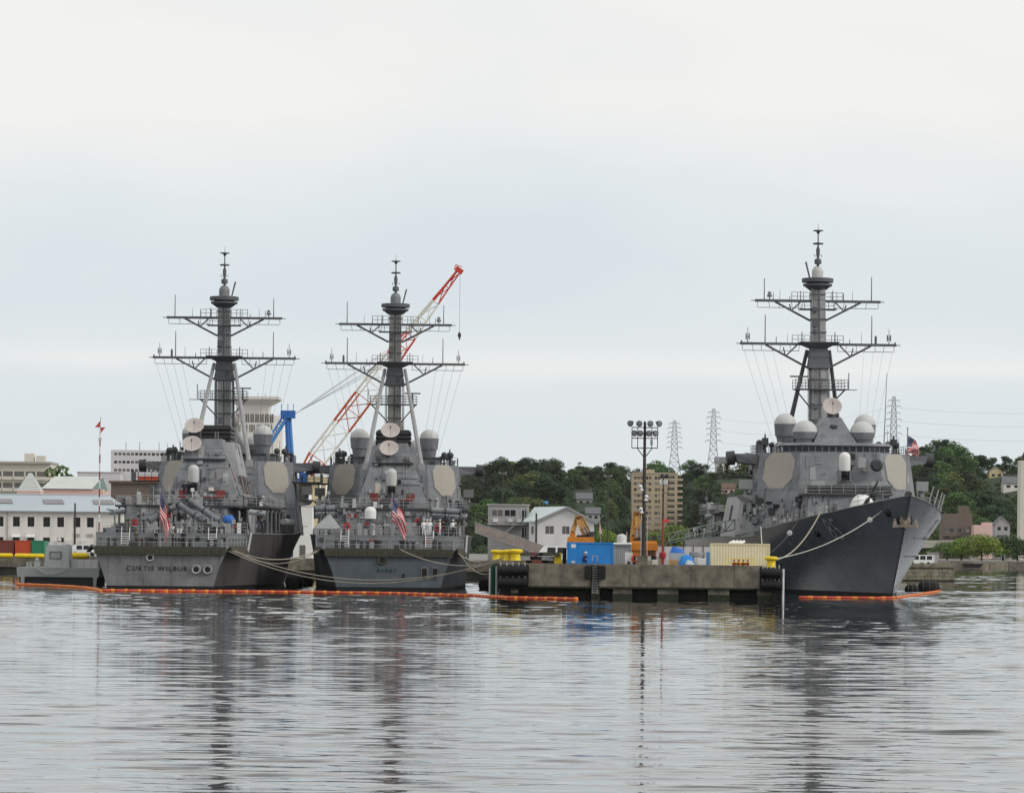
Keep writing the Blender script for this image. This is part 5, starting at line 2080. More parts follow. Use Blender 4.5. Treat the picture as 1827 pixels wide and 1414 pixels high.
def hoist_crane(px, Y, label, upright):
    s = Y / F
    x = at(px, 1000, Y).x
    t = thing('crane_vehicle', label, 'crane', (x, Y, PZ + .02), 0, 'orange cranes on the pier')
    mb = MB()
    mb.box(-1.45, 1.35, -.9, 4.0, 1.55, 2.2)
    mb.box(-1.3, 1.2, -.7, 3.8, .95, 1.54)
    b = mb.build('chassis', MAT['orange'], t, smooth=False)
    mb = MB()
    for i in range(6):
        mb.box(.35, 1.1, -.76, -.71, 1.0 + i * .09, 1.05 + i * .09)
    mb.build('grille', MAT['steel_dark'], b, smooth=False)
    for sx in (-1, 1):
        for y in (-.2, 2.8):
            mb = MB()
            mb.lathe([(.15, -.2), (.5, -.2), (.55, -.1), (.55, .1), (.5, .2), (.15, .2)], 16, Matrix.Rotation(pi / 2, 3, 'Y'), 0, (sx * 1.05, y, .56))
            mb.build('wheel', MAT['rubber'], t)
    mb = MB()
    mb.taper((-1.42, 1.32, -.8, 3.6, 2.21), (-1.35, 1.25, -.7, 3.4, 2.82 if not upright else 2.5))
    mb.build('slew_deck', MAT['orange'], t, smooth=False)
    zt_ = 2.83 if not upright else 2.51
    mb = MB()
    mb.lathe([(.8, zt_), (.8, zt_ + .16), (.6, zt_ + .2)], 14, None, 0, (.3 if not upright else -.6, .4, 0))
    mb.build('turntable', MAT['black_gear'], t)
    # folded jib: two arms and a ram
    if upright:
        a, e, f_ = V(-.55, .4, zt_ + .1), V(-.65, .2, 5.15), V(-1.2, .3, 2.9)
    else:
        a, e, f_ = V(.62, .4, zt_ + .1), V(-.2, .2, 4.7), V(-.95, .3, 3.2)

    def arm(p, q, w0, w1, name, mat):
        mb = MB()
        d = (q - p).normalized()
        sidev = d.cross(V(0, 1, 0)).normalized()
        dep = V(0, 1, 0)
        mb.hexa([p - sidev * w0 - dep * w0, p + sidev * w0 - dep * w0, p + sidev * w0 + dep * w0, p - sidev * w0 + dep * w0],
                [q - sidev * w1 - dep * w1, q + sidev * w1 - dep * w1, q + sidev * w1 + dep * w1, q - sidev * w1 + dep * w1])
        return mb.build(name, MAT[mat], t, smooth=False)
    arm(a, e, .46, .42, 'main_boom', 'orange_pale')
    arm(a.lerp(e, .42) + V(0, -.05, 0), a.lerp(e, .47) + V(0, -.05, 0), .50, .50, 'boom_band', 'orange')
    arm(e + V(-.3, .0, -.1), f_, .22, .26, 'folding_boom', 'orange_pale')
    mb = MB()
    mb.cbox(e + V(-.05, 0, .08), (.85, .8, .35))
    mb.build('boom_knuckle', MAT['orange'], t, smooth=False)
    mb = MB()
    mb.cyl(a + V(-.5, -.1, .2), a.lerp(e, .6) + V(-.3, -.1, 0), .1, n=8)
    mb.build('lift_ram', MAT['steel_dark'], t)
    for q_ in (-.18, .2):
        mb = MB()
        p0, p1 = a + V(q_ - .05, -.62, .25), a.lerp(e, .55) + V(q_, -.58, 0)
        mb.cyl(p0, p0.lerp(p1, .55), .10, n=8)
        mb.cyl(p0.lerp(p1, .55), p1, .055, n=8)
        mb.build('boom_ram', MAT['steel_grey'], t)
    mb = MB()
    hs_ = [a + V(.3, -.5, .1), a.lerp(e, .3) + V(.38, -.6, 0), a.lerp(e, .7) + V(.3, -.55, .1), e + V(.2, -.45, .2), e + V(-.35, -.4, .1), e.lerp(f_, .5) + V(-.1, -.4, 0)]
    mb.tube(hs_, .035, 5)
    mb.build('hydraulic_hose', MAT['rubber'], t)
    for p_ in (a + V(0, -.5, .15), e + V(-.1, -.45, .05), f_ + V(.05, -.3, .1)):
        mb = MB()
        mb.cyl(p_, p_ + V(0, -.12, 0), .13, n=10)
        mb.build('pivot_pin', MAT['steel_dark'], t)
    mb = MB()
    mb.box(.75, 1.25, -.55, .5, zt_ + .01, zt_ + .55)
    mb.build('engine_cover', MAT['steel_dark'], t, smooth=False)
    mb = MB()
    mb.cbox((f_.x + .05, .2, f_.z - .2), (.55, .7, .5))
    mb.build('control_box', MAT['orange'], t, smooth=False)
    return t


hoist_crane(1037, PY0 + 8.5, 'orange crane with leaning jib behind the bright blue container', False)
hoist_crane(1149, PY0 + 9.5, 'orange crane with upright jib beside the tall floodlight pole', True)


def flood_pole():
    Y = PY0 + 1.6
    b = at(1148, 1008, Y)
    t = thing('floodlight_pole', 'tall dark floodlight pole with a square lamp frame on the pier', 'light pole', (b.x, Y, PZ + .02))
    H = at(1151, 752, Y).z - PZ
    mb = MB()
    mb.cyl((0, 0, 0), (0, 0, H), .23, .13, n=10)
    mb.build('pole_shaft', MAT['steel_dark'], t)
    mb = MB()
    mb.box(-.65, .4, -.45, .45, 0, 1.0)
    mb.build('pole_base', MAT['concrete'], t, smooth=False)
    for i, x in enumerate((-.16, .2)):
        mb = MB()
        mb.cyl((x * 1.7, -.2, .9), (x * 1.7, -.2, 5.0), .035, n=5)
        mb.build('cable_conduit', MAT['roof_blue'], t)
    z0, z1 = H - 2.65, H - .6
    w = 1.28
    mb = MB()
    for z in (z0, z0 + .98, z1):
        mb.cyl((-w, -.1, z), (w, -.1, z), .05, n=5)
    for x in (-w, -w * .55, w * .55, w):
        mb.cyl((x, -.1, z0), (x, -.1, z1), .045, n=5)
    for sg in (-1, 1):
        mb.cyl((sg * .75, -.1, z0), (0, 0, z0 - 1.0), .05, n=5)
    fr = mb.build('lamp_frame', MAT['steel_dark'], t)

    def lamp(x, z, tilt, pan):
        M = Matrix.Rotation(pan, 3, 'Z') @ Matrix.Rotation(pi / 2 + tilt, 3, 'X')
        mb = MB()
        mb.lathe([(.05, -.38), (.16, -.3), (.2, -.1), (.31, .12), (.32, .2), (.27, .21)], 12, M, 0, (x, -.25, z))
        l = mb.build('floodlight', MAT['black_gear'], t)
        mb = MB()
        mb.lathe([(.26, .212), (.2, .235)], 12, M, 0, (x, -.25, z))
        mb.build('lamp_glass', MAT['steel_grey'], l)
    for x, pan in ((-1.4, -.5), (-.55, -.15), (.5, .15), (1.35, .5)):
        lamp(x, H - .18, rad(18), pan)
    for x, pan in ((-1.0, -.4), (-.45, -.1), (.38, .1), (1.0, .4)):
        lamp(x, z0 + 1.5, rad(18), pan)
    mb = MB()
    mb.box(.55, .8, -.25, -.05, z0 + .3, z0 + .85)
    mb.build('ballast_box', MAT['steel_grey'], fr, smooth=False)
    for x, z in ((-.38, at(1144, 868, Y).z), (.22, at(1153, 886, Y).z), (-.32, at(1143, 908, Y).z)):
        mb = MB()
        mb.ball((x, -.15, z - PZ), .2, 10, 6)
        mb.lathe([(.04, .1), (.2, -.15), (.2, -.2)], 10, None, 0, (x * .7, -.15, z - PZ - .2))
        mb.build('loudspeaker_horn', MAT['white_gear'], t)


flood_pole()


def second_pole():
    Y = PY0 + 2.4
    b = at(1182, 1008, Y)
    t = thing('lamp_post', 'slim lamp post with red lower half and small red sign on the pier', 'light pole', (b.x, Y, PZ + .02))
    H = at(1184, 846, Y).z - PZ
    hr = at(1184, 925, Y).z - PZ
    mb = MB()
    mb.cyl((0, 0, hr), (0, 0, H), .09, .06, n=8)
    mb.build('pole_shaft', MAT['steel_dark'], t)
    mb = MB()
    mb.cyl((0, 0, 0), (0, 0, hr), .12, .09, n=8)
    mb.lathe([(.3, .75), (.34, .85), (.34, 1.3), (.2, 1.4)], 10)
    mb.build('pole_sleeve', MAT['red_gear'], t)
    mb = MB()
    mb.box(.08, .62, -.05, .0, hr - .38, hr - .05)
    mb.build('sign_plate', MAT['sign_red'], t, smooth=False)
    mb = MB()
    mb.box(-.1, .55, -.04, .04, H - 1.9, H - 1.84)
    mb.box(.5, .56, -.04, .04, H - 1.9, H - .5)
    mb.build('lamp_bracket', MAT['steel_dark'], t, smooth=False)
    for x in (-.12, .35):
        mb = MB()
        mb.lathe([(.06, 0), (.22, -.2), (.26, -.42), (.1, -.46)], 10, None, 0, (x, 0, H + .05))
        mb.build('lamp_head', MAT['black_gear'], t)
    for x in (-.3, .1, .3):
        mb = MB()
        mb.lathe([(.02, 0), (.12, -.1), (.14, -.5), (.05, -.55)], 8, None, 0, (x, -.05, H - .5))
        mb.build('lamp_bulb', MAT['box_white'], t)


second_pole()


def clutter():
    def bx(name, label, cat, px0, py0, px1, Y, mat, depth=1.0, group=None, z0=PZ + .02):
        x0, x1, zt = pier_box(px0, py0, px1, Y)
        o = MB()
        w, h = x1 - x0, zt - z0
        b = .05
        o.taper((-w / 2, w / 2, 0, depth, 0), (-w / 2, w / 2, 0, depth, h - b))
        o.taper((-w / 2, w / 2, 0, depth, h - b + .0005), (-w / 2 + b, w / 2 - b, b, depth - b, h))
        t = thing(name, label, cat, ((x0 + x1) / 2, Y, z0), 0, group)
        o.build('body', MAT[mat], t, smooth=False)
        return t, w, h
    t, w, h = bx('electric_cabinet', 'white electric cabinet left of the orange life ring', 'cabinet', 1115, 985, 1129, PY0 + 1.8, 'box_white', .6)
    mb = MB()
    mb.box(-.15, .15, -.03, .0, .1, .4)
    mb.build('vent_grille', MAT['steel_dark'], t, smooth=False)
    p = at(1134, 996, PY0 + 1.5)
    mb = MB()
    n, m = 18, 8
    vs = [(.32 * math.cos(2 * pi * i / n) + .11 * math.cos(2 * pi * j / m) * math.cos(2 * pi * i / n), .11 * math.sin(2 * pi * j / m), .32 * math.sin(2 * pi * i / n) + .11 * math.cos(2 * pi * j / m) * math.sin(2 * pi * i / n)) for i in range(n) for j in range(m)]
    mb.add(vs, [(i * m + j, i * m + (j + 1) % m, ((i + 1) % n) * m + (j + 1) % m, ((i + 1) % n) * m + j) for i in range(n) for j in range(m)])
    tag(put('life_ring', mb.mesh('life_ring', MAT['boom_red']), None, p), 'orange-red life ring beside the floodlight pole', 'life ring')
    # fence of pale boards behind the heap
    f = thing('hoarding', 'pale board hoarding on posts behind the blue tarpaulins', 'fence', at(1218, 1000, PY0 + 9) * 1.0)
    f.location.z = PZ + .02
    for i in range(6):
        mb = MB()
        x = -2.9 + i * 1.0
        mb.box(x, x + .96, 0, .06, .15, 1.95)
        mb.build('hoarding_board', MAT['wall_lilac'], f, smooth=False)
        mb = MB()
        mb.cyl((x - .02, -.05, 0), (x - .02, -.05, 2.1), .04, n=5)
        mb.build('hoarding_post', MAT['steel_dark'], f)
    # tarpaulin heaps
    def heap(px0, py0, px1, Y, zb, mat, label, seed):
        R = random.Random(seed)
        x0, x1, zt = pier_box(px0, py0, px1, Y)
        w, h = (x1 - x0), zt - zb
        nx, ny = 12, 6
        vs, fs = [], []
        for j in range(ny + 1):
            for i in range(nx + 1):
                u, v = i / nx, j / ny
                e = min(1, 4.5 * min(u, 1 - u)) * min(1, 4 * min(v, 1 - v) + (.0))
                prof = (.62 + .38 * math.sin(u * 2.6 + seed)) if e > 0 else 0
                vs.append((-w / 2 + w * u, v * 1.4, h * e * prof + (R.uniform(-.05, .05) if e > 0 else 0)))
        for j in range(ny):
            for i in range(nx):
                a = j * (nx + 1) + i
                fs.append((a, a + 1, a + nx + 2, a + nx + 1))
        mb = MB()
        mb.add(vs, fs)
        o = mb.build('tarpaulin', MAT[mat], smooth=True)
        o.location = ((x0 + x1) / 2, Y, zb)
        tag(o, label, 'tarpaulin')
    t, w, h = bx('storage_bin', 'pale blue storage bin under the domed blue tarpaulin', 'bin', 1195, 986, 1226, PY0 + 4.2, 'roof_blue', 1.4)
    heap(1195, 974, 1224, PY0 + 4.2, PZ + .02 + h + .01, 'blue_tarp', 'bright blue tarpaulin domed over the pale blue bin', 1.2)
    heap(1209, 990, 1243, PY0 + 2.2, PZ + .02, 'container_blue', 'blue tarpaulin heap at the pier edge right of the wooden crates', .4)
    heap(1222, 999, 1240, PY0 + 1.0, PZ + .18, 'roof_blue', 'small pale plastic sheet in front of the blue tarpaulin heap', .9)
    bx('wooden_crate', 'left orange-brown crate in front of the pale blue bin', 'crate', 1194, 997, 1201, PY0 + 1.4, 'cardboard', .5, 'crates at the pier edge')
    bx('wooden_crate', 'right orange-brown crate in front of the pale blue bin', 'crate', 1202, 998, 1208.5, PY0 + 1.4, 'cardboard', .5, 'crates at the pier edge')
    bx('white_crate', 'white box under the grey pipe coil', 'box', 1245, 996, 1260, PY0 + 2.0, 'box_white', .8)
    bx('blue_cabinet', 'narrow blue upright cabinet left of the cream container', 'cabinet', 1260.5, 984, 1266.5, PY0 + 2.0, 'roof_bright_blue', .5)
    bx('sack', 'pale sack on the ground between the two poles', 'sack', 1163, 998, 1174, PY0 + 2.2, 'wall_cream', .6)
    bx('carton', 'tall cream carton beside the red sleeve of the slim post', 'box', 1174, 990, 1181, PY0 + 2.8, 'wall_cream', .5)
    bx('carton', 'white carton right of the red sleeve of the slim post', 'box', 1185, 995, 1192, PY0 + 2.6, 'wall_lilac', .5)
    # pipe coil
    p = at(1244, 992, PY0 + 3)
    mb = MB()
    pts = []
    for i in range(64):
        a = i / 64 * 2 * pi * 3
        pts.append((.72 * math.cos(a), .5 * math.sin(a), .12 + i / 64 * .42 + .05 * math.sin(a * 2)))
    mb.tube(pts, .07, 6)
    o = mb.build('hose_coil', MAT['steel_grey'])
    o.location = (p.x, PY0 + 3.6, p.z - .15)
    tag(o, 'grey hose coiled on top of the boxes left of the cream container', 'hose')
    # drums and machine left of the blue container
    bx('yellow_machine', 'yellow machine left of the bright blue container', 'machine', 989, 986, 1002, PY0 + 3.2, 'yellow', 1.0)
    bx('black_trailer', 'black narrow trailer end against the blue container', 'trailer', 1004, 977, 1011, PY0 + 3.4, 'rubber', 1.5)
    # rack of pipes and scrap steel
    R = random.Random(6)
    k = 0
    for px in range(935, 990, 6):
        for lev in range(3):
            Y = PY0 + 3 + R.uniform(0, 2)
            p = at(px + R.uniform(-1, 1), 1000, Y)
            z = PZ + .02 + lev * .42
            mb = MB()
            L_ = R.uniform(.4, .62)
            if R.random() < .5:
                mb.cyl((-L_, 0, .2), (L_, 0, .2), .19, n=8)
                mb.cyl((-L_ - .02, 0, .2), (-L_ + .06, 0, .2), .2, n=8)
            else:
                mb.box(-L_, L_, -.4, .4, .02, .3)
                mb.box(-L_ * .8, L_ * .8, -.35, .35, .3, .4)
            o = mb.build('steel_bundle', MAT[R.choice(['steel_dark', 'louvre_brown', 'steel_grey', 'net_olive', 'rubber', 'red_dull'])], smooth=False)
            o.location = (p.x, Y, z)
            tag(o, ('lowest', 'middle', 'top')[lev] + ' layer bundle of pipes and scrap steel left of the yellow machine', 'scrap', 'scrap steel stacked on the pier')
    # hydrant manifold in a yellow guard frame
    a, b = at(1295, 1010, PY0 + 1.0), at(1345, 1010, PY0 + 1.0)
    t = thing('hydrant_manifold', 'red four-valve hydrant manifold inside a yellow guard rail', 'hydrant', ((a.x + b.x) / 2, PY0 + 1.0, PZ + .02))
    w = b.x - a.x
    mb = MB()
    for x in (-w / 2, 0.0, w / 2):
        mb.cyl((x, -.15, 0), (x, -.15, .8), .035, n=5)
    for z in (.78, .42):
        mb.cyl((-w / 2, -.15, z), (w / 2, -.15, z), .03, n=5)
    mb.build('guard_rail', MAT['yellow'], t)
    mb = MB()
    mb.cyl((-.75, .2, .28), (.95, .2, .28), .1, n=8)
    mb.build('manifold_pipe', MAT['red_gear'], t)
    for i in range(4):
        x = -.55 + i * .45
        mb = MB()
        mb.lathe([(.1, 0), (.12, .28), (.19, .3), (.19, .42), (.07, .46), (.06, .62), (.14, .64), (.14, .68), (.03, .7)], 8, None, 0, (x, .2, .02))
        mb.cyl((x, .2, .3), (x, -.05, .25), .08, n=6)
        mb.build('valve', MAT['red_gear'], t)


clutter()


# ---------------------------------------------------------------- gangways
def gangway(name, label, a, b, width, mat, h, lattice):
    a, b = Vector(a), Vector(b)
    t = thing(name, label, 'gangway', a)
    d = b - a
    n = max(4, int(d.length / 1.1))
    for sg in (-1, 1):
        off = V(0, sg * width / 2, 0)
        mb = MB()
        mb.cyl(off, d + off, .06, n=5)
        mb.cyl(off + V(0, 0, h), d + off + V(0, 0, h), .05, n=5)
        for i in range(n + 1):
            p = d * (i / n) + off
            mb.cyl(p, p + V(0, 0, h), .035, n=4)
            if i < n and lattice:
                q = d * ((i + 1) / n) + off
                mb.cyl(p + V(0, 0, h if i % 2 else 0), q + V(0, 0, 0 if i % 2 else h), .03, n=4)
        mb.build('gangway_truss', MAT[mat], t)
        if not lattice:
            for i in range(n):
                p, q = d * ((i + .04) / n) + off, d * ((i + .96) / n) + off
                mb = MB()
                mb.hexa([p + V(0, -.02, .08), q + V(0, -.02, .08), q + V(0, .02, .08), p + V(0, .02, .08)],
                        [p + V(0, -.02, h - .06), q + V(0, -.02, h - .06), q + V(0, .02, h - .06), p + V(0, .02, h - .06)])
                mb.build('canvas_panel', MAT['canvas_pink'], t, smooth=False)
    mb = MB()
    w2 = width / 2 - .05
    mb.hexa([V(0, -w2, -.08), d + V(0, -w2, -.08), d + V(0, w2, -.08), V(0, w2, -.08)], [V(0, -w2, -.01), d + V(0, -w2, -.01), d + V(0, w2, -.01), V(0, w2, -.01)])
    mb.build('gangway_floor', MAT[mat], t, smooth=False)
    return t


paint('canvas_pink', (0.28, 0.235, 0.215), 0.85, 0.22, 1.2, 0.3, (0.17, 0.14, 0.12))
paint('rail_green', (0.22, 0.27, 0.21), 0.6, 0.1)
paint('truss_green', (0.11, 0.135, 0.13), 0.6, 0.2)
g = gangway('gangway', 'canvas-sided gangway sloping from the middle destroyer down to the pier', (-4.3, 436, 6.7), (4.0, 437, 4.0), 1.3, 'steel_grey', 1.15, False)
mb = MB()
for x, z in ((3.4, -2.55), (8.0, -2.9)):
    mb.cyl((x, .4, -3.36), (x, .4, z + .6), .1, n=6)
mb.cyl((3.4, .4, -2.6), (8.0, .4, -3.1), .08, n=5)
mb.build('gangway_stand', MAT['steel_grey'], g)
g = gangway('gangway', 'steel lattice gangway rising from the pier to the right destroyer', (16.6, 452, 5.2), (26.9, 454, 7.5), 1.5, 'truss_green', 1.2, True)
mb = MB()
for x in (.3, 2.2):
    for y in (-.8, .8):
        mb.cyl((x, y, -1.86), (x, y, .1 + x * .2), .08, n=6)
mb.build('gangway_stand', MAT['steel_dark'], g)
g = gangway('gangway', 'short pale green handrail brow above the lattice gangway', (18.6, 446, 6.0), (24.3, 446, 7.3), .9, 'rail_green', .9, True)

# ---------------------------------------------------------------- buildings


def facade(mb, x0, x1, z0, z1, holes, dep=.25):
    """front wall (facing -y at y = 0) with real openings"""
    xs = sorted({x0, x1} | {h[0] for h in holes} | {h[1] for h in holes})
    zs = sorted({z0, z1} | {h[2] for h in holes} | {h[3] for h in holes})
    for a, b in zip(xs, xs[1:]):
        for c, d in zip(zs, zs[1:]):
            mx, mz = (a + b) / 2, (c + d) / 2
            if any(h[0] < mx < h[1] and h[2] < mz < h[3] for h in holes):
                continue
            mb.add([(a, 0, c), (b, 0, c), (b, 0, d), (a, 0, d)], [(0, 1, 2, 3)])
    for a, b, c, d in holes:
        mb.add([(a, 0, c), (b, 0, c), (b, 0, d), (a, 0, d), (a, dep, c), (b, dep, c), (b, dep, d), (a, dep, d)],
               [(0, 4, 5, 1), (1, 5, 6, 2), (2, 6, 7, 3), (3, 7, 4, 0)])


def building(name, label, px0, pytop, px1, Y, depth, wall, cols=0, rows=0, ww=1.2, wh=1.3, z_first=1.0, storey=3.0, glass=('window_dark',), z0=QZ, x_margin=1.0, mull=1, skip=None, cat='building', top=None, holes=None, rz=0.0):
    a, b = at(px0, pytop, Y), at(px1, pytop, Y)
    w = b.x - a.x
    h = (a.z + b.z) / 2 - z0 if top is None else top
    t = thing(name, label, cat, ((a.x + b.x) / 2, Y, z0), rz)
    hs = list(holes or [])
    for r in range(rows):
        for c in range(cols):
            if skip and skip(r, c):
                continue
            cx = -w / 2 + x_margin + (w - 2 * x_margin) * (c + .5) / cols
            zz = z_first + r * storey
            if zz + wh < h - .15:
                hs.append((cx - ww / 2, cx + ww / 2, zz, zz + wh))
    mb = MB()
    facade(mb, -w / 2, w / 2, 0, h, hs)
    mb.add([(-w / 2, 0, 0), (w / 2, 0, 0), (w / 2, depth, 0), (-w / 2, depth, 0), (-w / 2, 0, h), (w / 2, 0, h), (w / 2, depth, h), (-w / 2, depth, h)],
           [(1, 2, 6, 5), (2, 3, 7, 6), (3, 0, 4, 7), (4, 5, 6, 7)])
    mb.build('wall', MAT[wall], t, smooth=False)
    R = random.Random(int(px0 * 7 + Y))
    cache = {}
    for (x0, x1, za, zb) in hs:
        m = R.choice(glass)
        key = (round(x1 - x0, 3), round(zb - za, 3), m)
        if key not in cache:
            q = MB()
            W, H = (x1 - x0), (zb - za)
            q.box(-W / 2, W / 2, 0, .05, 0, H, 0)
            if mull:
                f = min(.07, W * .06)
                q.box(-W / 2, -W / 2 + f, -.05, -.001, 0, H, 1)
                q.box(W / 2 - f, W / 2, -.05, -.001, 0, H, 1)
                q.box(-W / 2 + f, W / 2 - f, -.05, -.001, 0, f, 1)
                q.box(-W / 2 + f, W / 2 - f, -.05, -.001, H - f, H, 1)
                for k in range(1, mull + 1):
                    xx = -W / 2 + W * k / (mull + 1)
                    q.box(xx - f / 2, xx + f / 2, -.045, -.001, f, H - f, 1)
            cache[key] = q.mesh('window', [MAT[m], MAT['frame_white'] if mull > 1 or wall in ('wall_white_shed', 'wall_tan') else MAT['steel_grey']], False)
        put('window', cache[key], t, ((x0 + x1) / 2, .18, za))
    return t, w, h


def gable(t, name, x0, x1, y0, y1, z, rise, mat, along='y', over=.4, wallmat=None):
    """pitched roof; ridge along y or x"""
    mb = MB()
    th = .18
    if along == 'y':
        xm = (x0 + x1) / 2
        for xa, sg in ((x0 - over, 1), (x1 + over, -1)):
            za = z - over * rise / ((x1 - x0) / 2)
            q = [(xa, y0 - over, za), (xm, y0 - over, z + rise), (xm, y1 + over, z + rise), (xa, y1 + over, za)]
            mb.hexa(q[::sg], [(a, b, c + th) for a, b, c in q][::sg])
        r = mb.build(name, MAT[mat], t, smooth=False)
        if wallmat:
            mb = MB()
            for y in (y0 + .01, y1 - .01):
                mb.add([(x0, y, z), (x1, y, z), (xm, y, z + rise)], [(0, 1, 2)])
            mb.build('gable_wall', MAT[wallmat], t, smooth=False)
    else:
        ym = (y0 + y1) / 2
        for ya, sg in ((y0 - over, -1), (y1 + over, 1)):
            za = z - over * rise / ((y1 - y0) / 2)
            q = [(x0 - over, ya, za), (x0 - over, ym, z + rise), (x1 + over, ym, z + rise), (x1 + over, ya, za)]
            mb.hexa(q[::sg], [(a, b, c + th) for a, b, c in q][::sg])
        r = mb.build(name, MAT[mat], t, smooth=False)
        if wallmat:
            mb = MB()
            for x in (x0 + .01, x1 - .01):
                mb.add([(x, y0, z), (x, y1, z), (x, ym, z + rise)], [(0, 1, 2)])
            mb.build('gable_wall', MAT[wallmat], t, smooth=False)
    return r


def left_buildings():
    # white hall with the long pale blue roof
    Y = 650
    a = at(0, 911, Y)
    zt = at(100, 911, Y).z
    xl, xr = at(-90, 900, Y).x, at(219, 900, Y).x
    s = Y / F
    holes = []
    t = thing('quay_hall', 'long white hall with a pale blue roof and square dark windows at far left', 'building', (xl, Y, QZ))

    def X(px):
        return at(px, 940, Y).x - xl
    for px in (-62, -36, 0, 29, 55, 83, 108, 137, 161):
        holes.append((X(px - 6.2), X(px + 6.2), at(50, 939, Y).z - QZ, at(50, 921.5, Y).z - QZ))
    for px in (-36, 0, 29, 55, 83, 108):
        holes.append((X(px - 6.2), X(px + 6.2), at(50, 966, Y).z - QZ, at(50, 958, Y).z - QZ))
    w, h = xr - xl, zt - QZ
    mb = MB()
    facade(mb, 0, w, 0, h, holes, .35)
    mb.add([(0, 0, 0), (w, 0, 0), (w, 18, 0), (0, 18, 0), (0, 0, h), (w, 0, h), (w, 18, h), (0, 18, h)], [(1, 2, 6, 5), (2, 3, 7, 6), (3, 0, 4, 7)])
    mb.build('wall', MAT['wall_white'], t, smooth=False)
    for x0, x1, za, zb in holes:
        mb = MB()
        mb.box(x0, x1, .3, .36, za, zb, 0)
        mb.box((x0 + x1) / 2 - .03, (x0 + x1) / 2 + .03, .24, .299, za, zb, 1)
        mb.box(x0, x1, .24, .299, (za + zb) / 2 - .03, (za + zb) / 2 + .03, 1)
        mb.build('window', [MAT['window_dark'], MAT['steel_dark']], t, smooth=False)
    # awnings over the lower windows, vents
    for px in (29, 55):
        mb = MB()
        xx = X(px)
        zz = at(50, 958, Y).z - QZ
        mb.hexa([(xx - .8, -.8, zz + .0), (xx + .8, -.8, zz + .0), (xx + .8, 0, zz + .4), (xx - .8, 0, zz + .4)], [(xx - .8, -.8, zz + .06), (xx + .8, -.8, zz + .06), (xx + .8, 0, zz + .46), (xx - .8, 0, zz + .46)])
        mb.build('awning', MAT['white_gear'], t, smooth=False)
    for px in (137, 161):
        mb = MB()
        mb.box(X(px - 5.5), X(px + 5.5), -.12, .05, at(50, 956, Y).z - QZ, at(50, 950.5, Y).z - QZ)
        mb.build('wall_vent', MAT['radar_tan'], t, smooth=False)
    # air units along the foot of the wall
    for px in (16, 42, 70, 96, 122, 150):
        mb = MB()
        mb.box(X(px) - .45, X(px) + .45, -.55, -.05, 1.9, 2.6)
        mb.cyl((X(px), -.3, 2.6), (X(px), -.1, h - .4), .04, n=5)
        mb.build('air_unit', MAT['box_white'], t, smooth=False)
    mb = MB()
    mb.cyl((0, -.55, h - .12), (w, -.55, h - .12), .09, n=6)
    mb.build('gutter', MAT['steel_grey'], t)
    # downpipes
    for px in (13, 134):
        mb = MB()
        mb.cyl((X(px), -.1, 0), (X(px), -.1, h), .07, n=6)
        mb.build('downpipe', MAT['radar_tan'], t)
    # sloping roof, hipped at the right end
    zr = at(100, 883, Y + 9).z - QZ
    mb = MB()
    mb.add([(-.5, -.6, h - .02), (w + .5, -.6, h - .02), (w - 3.4, 9, zr), (-.5, 9, zr), (w + .5, 18.6, h - .02), (-.5, 18.6, h - .02),
            (-.5, -.6, h - .25), (w + .5, -.6, h - .25), (w + .5, 18.6, h - .25), (-.5, 18.6, h - .25)],
           [(0, 1, 2, 3), (1, 4, 2), (4, 5, 3, 2), (6, 7, 1, 0), (7, 8, 4, 1)])
    rf = mb.build('roof', MAT['roof_blue'], t, smooth=False)
    for px in (-70, 0, 92, 182):
        xc = X(px)
        f0, f1 = .42, .68

        def rp(x, f):
            return V(x, -.6 + 9.6 * f, h + (zr - h) * f + .06)
        mb = MB()
        wq = 1.75
        q = [rp(xc - wq, f0), rp(xc + wq, f0), rp(xc + wq - .6, f1), rp(xc - wq - .6, f1)]
        mb.hexa(q, [p + V(0, 0, .1) for p in q])
        mb.build('roof_light', MAT['skylight'], rf, smooth=False)
    mb = MB()
    mb.cyl((0, 9, zr + .05), (w - 3.4, 9, zr + .05), .12, n=6)
    mb.build('ridge_cap', MAT['roof_blue'], rf)

    # glass pyramid
    Y = 760
    p = at(54, 875, Y)
    half = at(75, 875, Y).x - p.x
    hz = at(54, 843, Y).z - p.z
    t = thing('glass_pyramid', 'small stepped glass pyramid roof behind the white hall', 'building', (p.x, Y, QZ))
    mb = MB()
    zb = p.z - QZ
    mb.box(-half, half, -half, half, 0, zb)
    mb.build('pyramid_base', MAT['wall_pink'], t, smooth=False)
    for i in range(9):
        f0, f1 = i / 9, (i + .82) / 9
        a_, b_ = half * (1 - f0 * .9), half * (1 - f1 * .9)
        mb = MB()
        mb.taper((-a_, a_, -a_, a_, zb + .01 + hz * f0), (-b_, b_, -b_, b_, zb + hz * f1))
        mb.build('glass_tier', MAT['roof_glass_pale'], t, smooth=False)
        if i < 8:
            mb = MB()
            c_ = b_ * .93
            mb.box(-c_, c_, -c_, c_, zb + hz * f1 + .002, zb + hz * (i + 1) / 9 + .008)
            mb.build('glazing_bar', MAT['steel_grey'], t, smooth=False)
    # long glass roof with green gable
    Y = 770
    xa, xb = at(74, 875, Y).x, at(184, 875, Y).x
    zl, zr_ = at(120, 872, Y).z - QZ, at(120, 850, Y + 6).z - QZ
    t = thing('glass_hall', 'hall with a striped pale glass roof and green glazed gable end', 'building', ((xa + xb) / 2, Y, QZ))
    w = xb - xa
    mb = MB()
    mb.box(-w / 2, w / 2, 0, 12, 0, zl)
    mb.build('wall', MAT['wall_pink'], t, smooth=False)
    mb = MB()
    g = 2.2
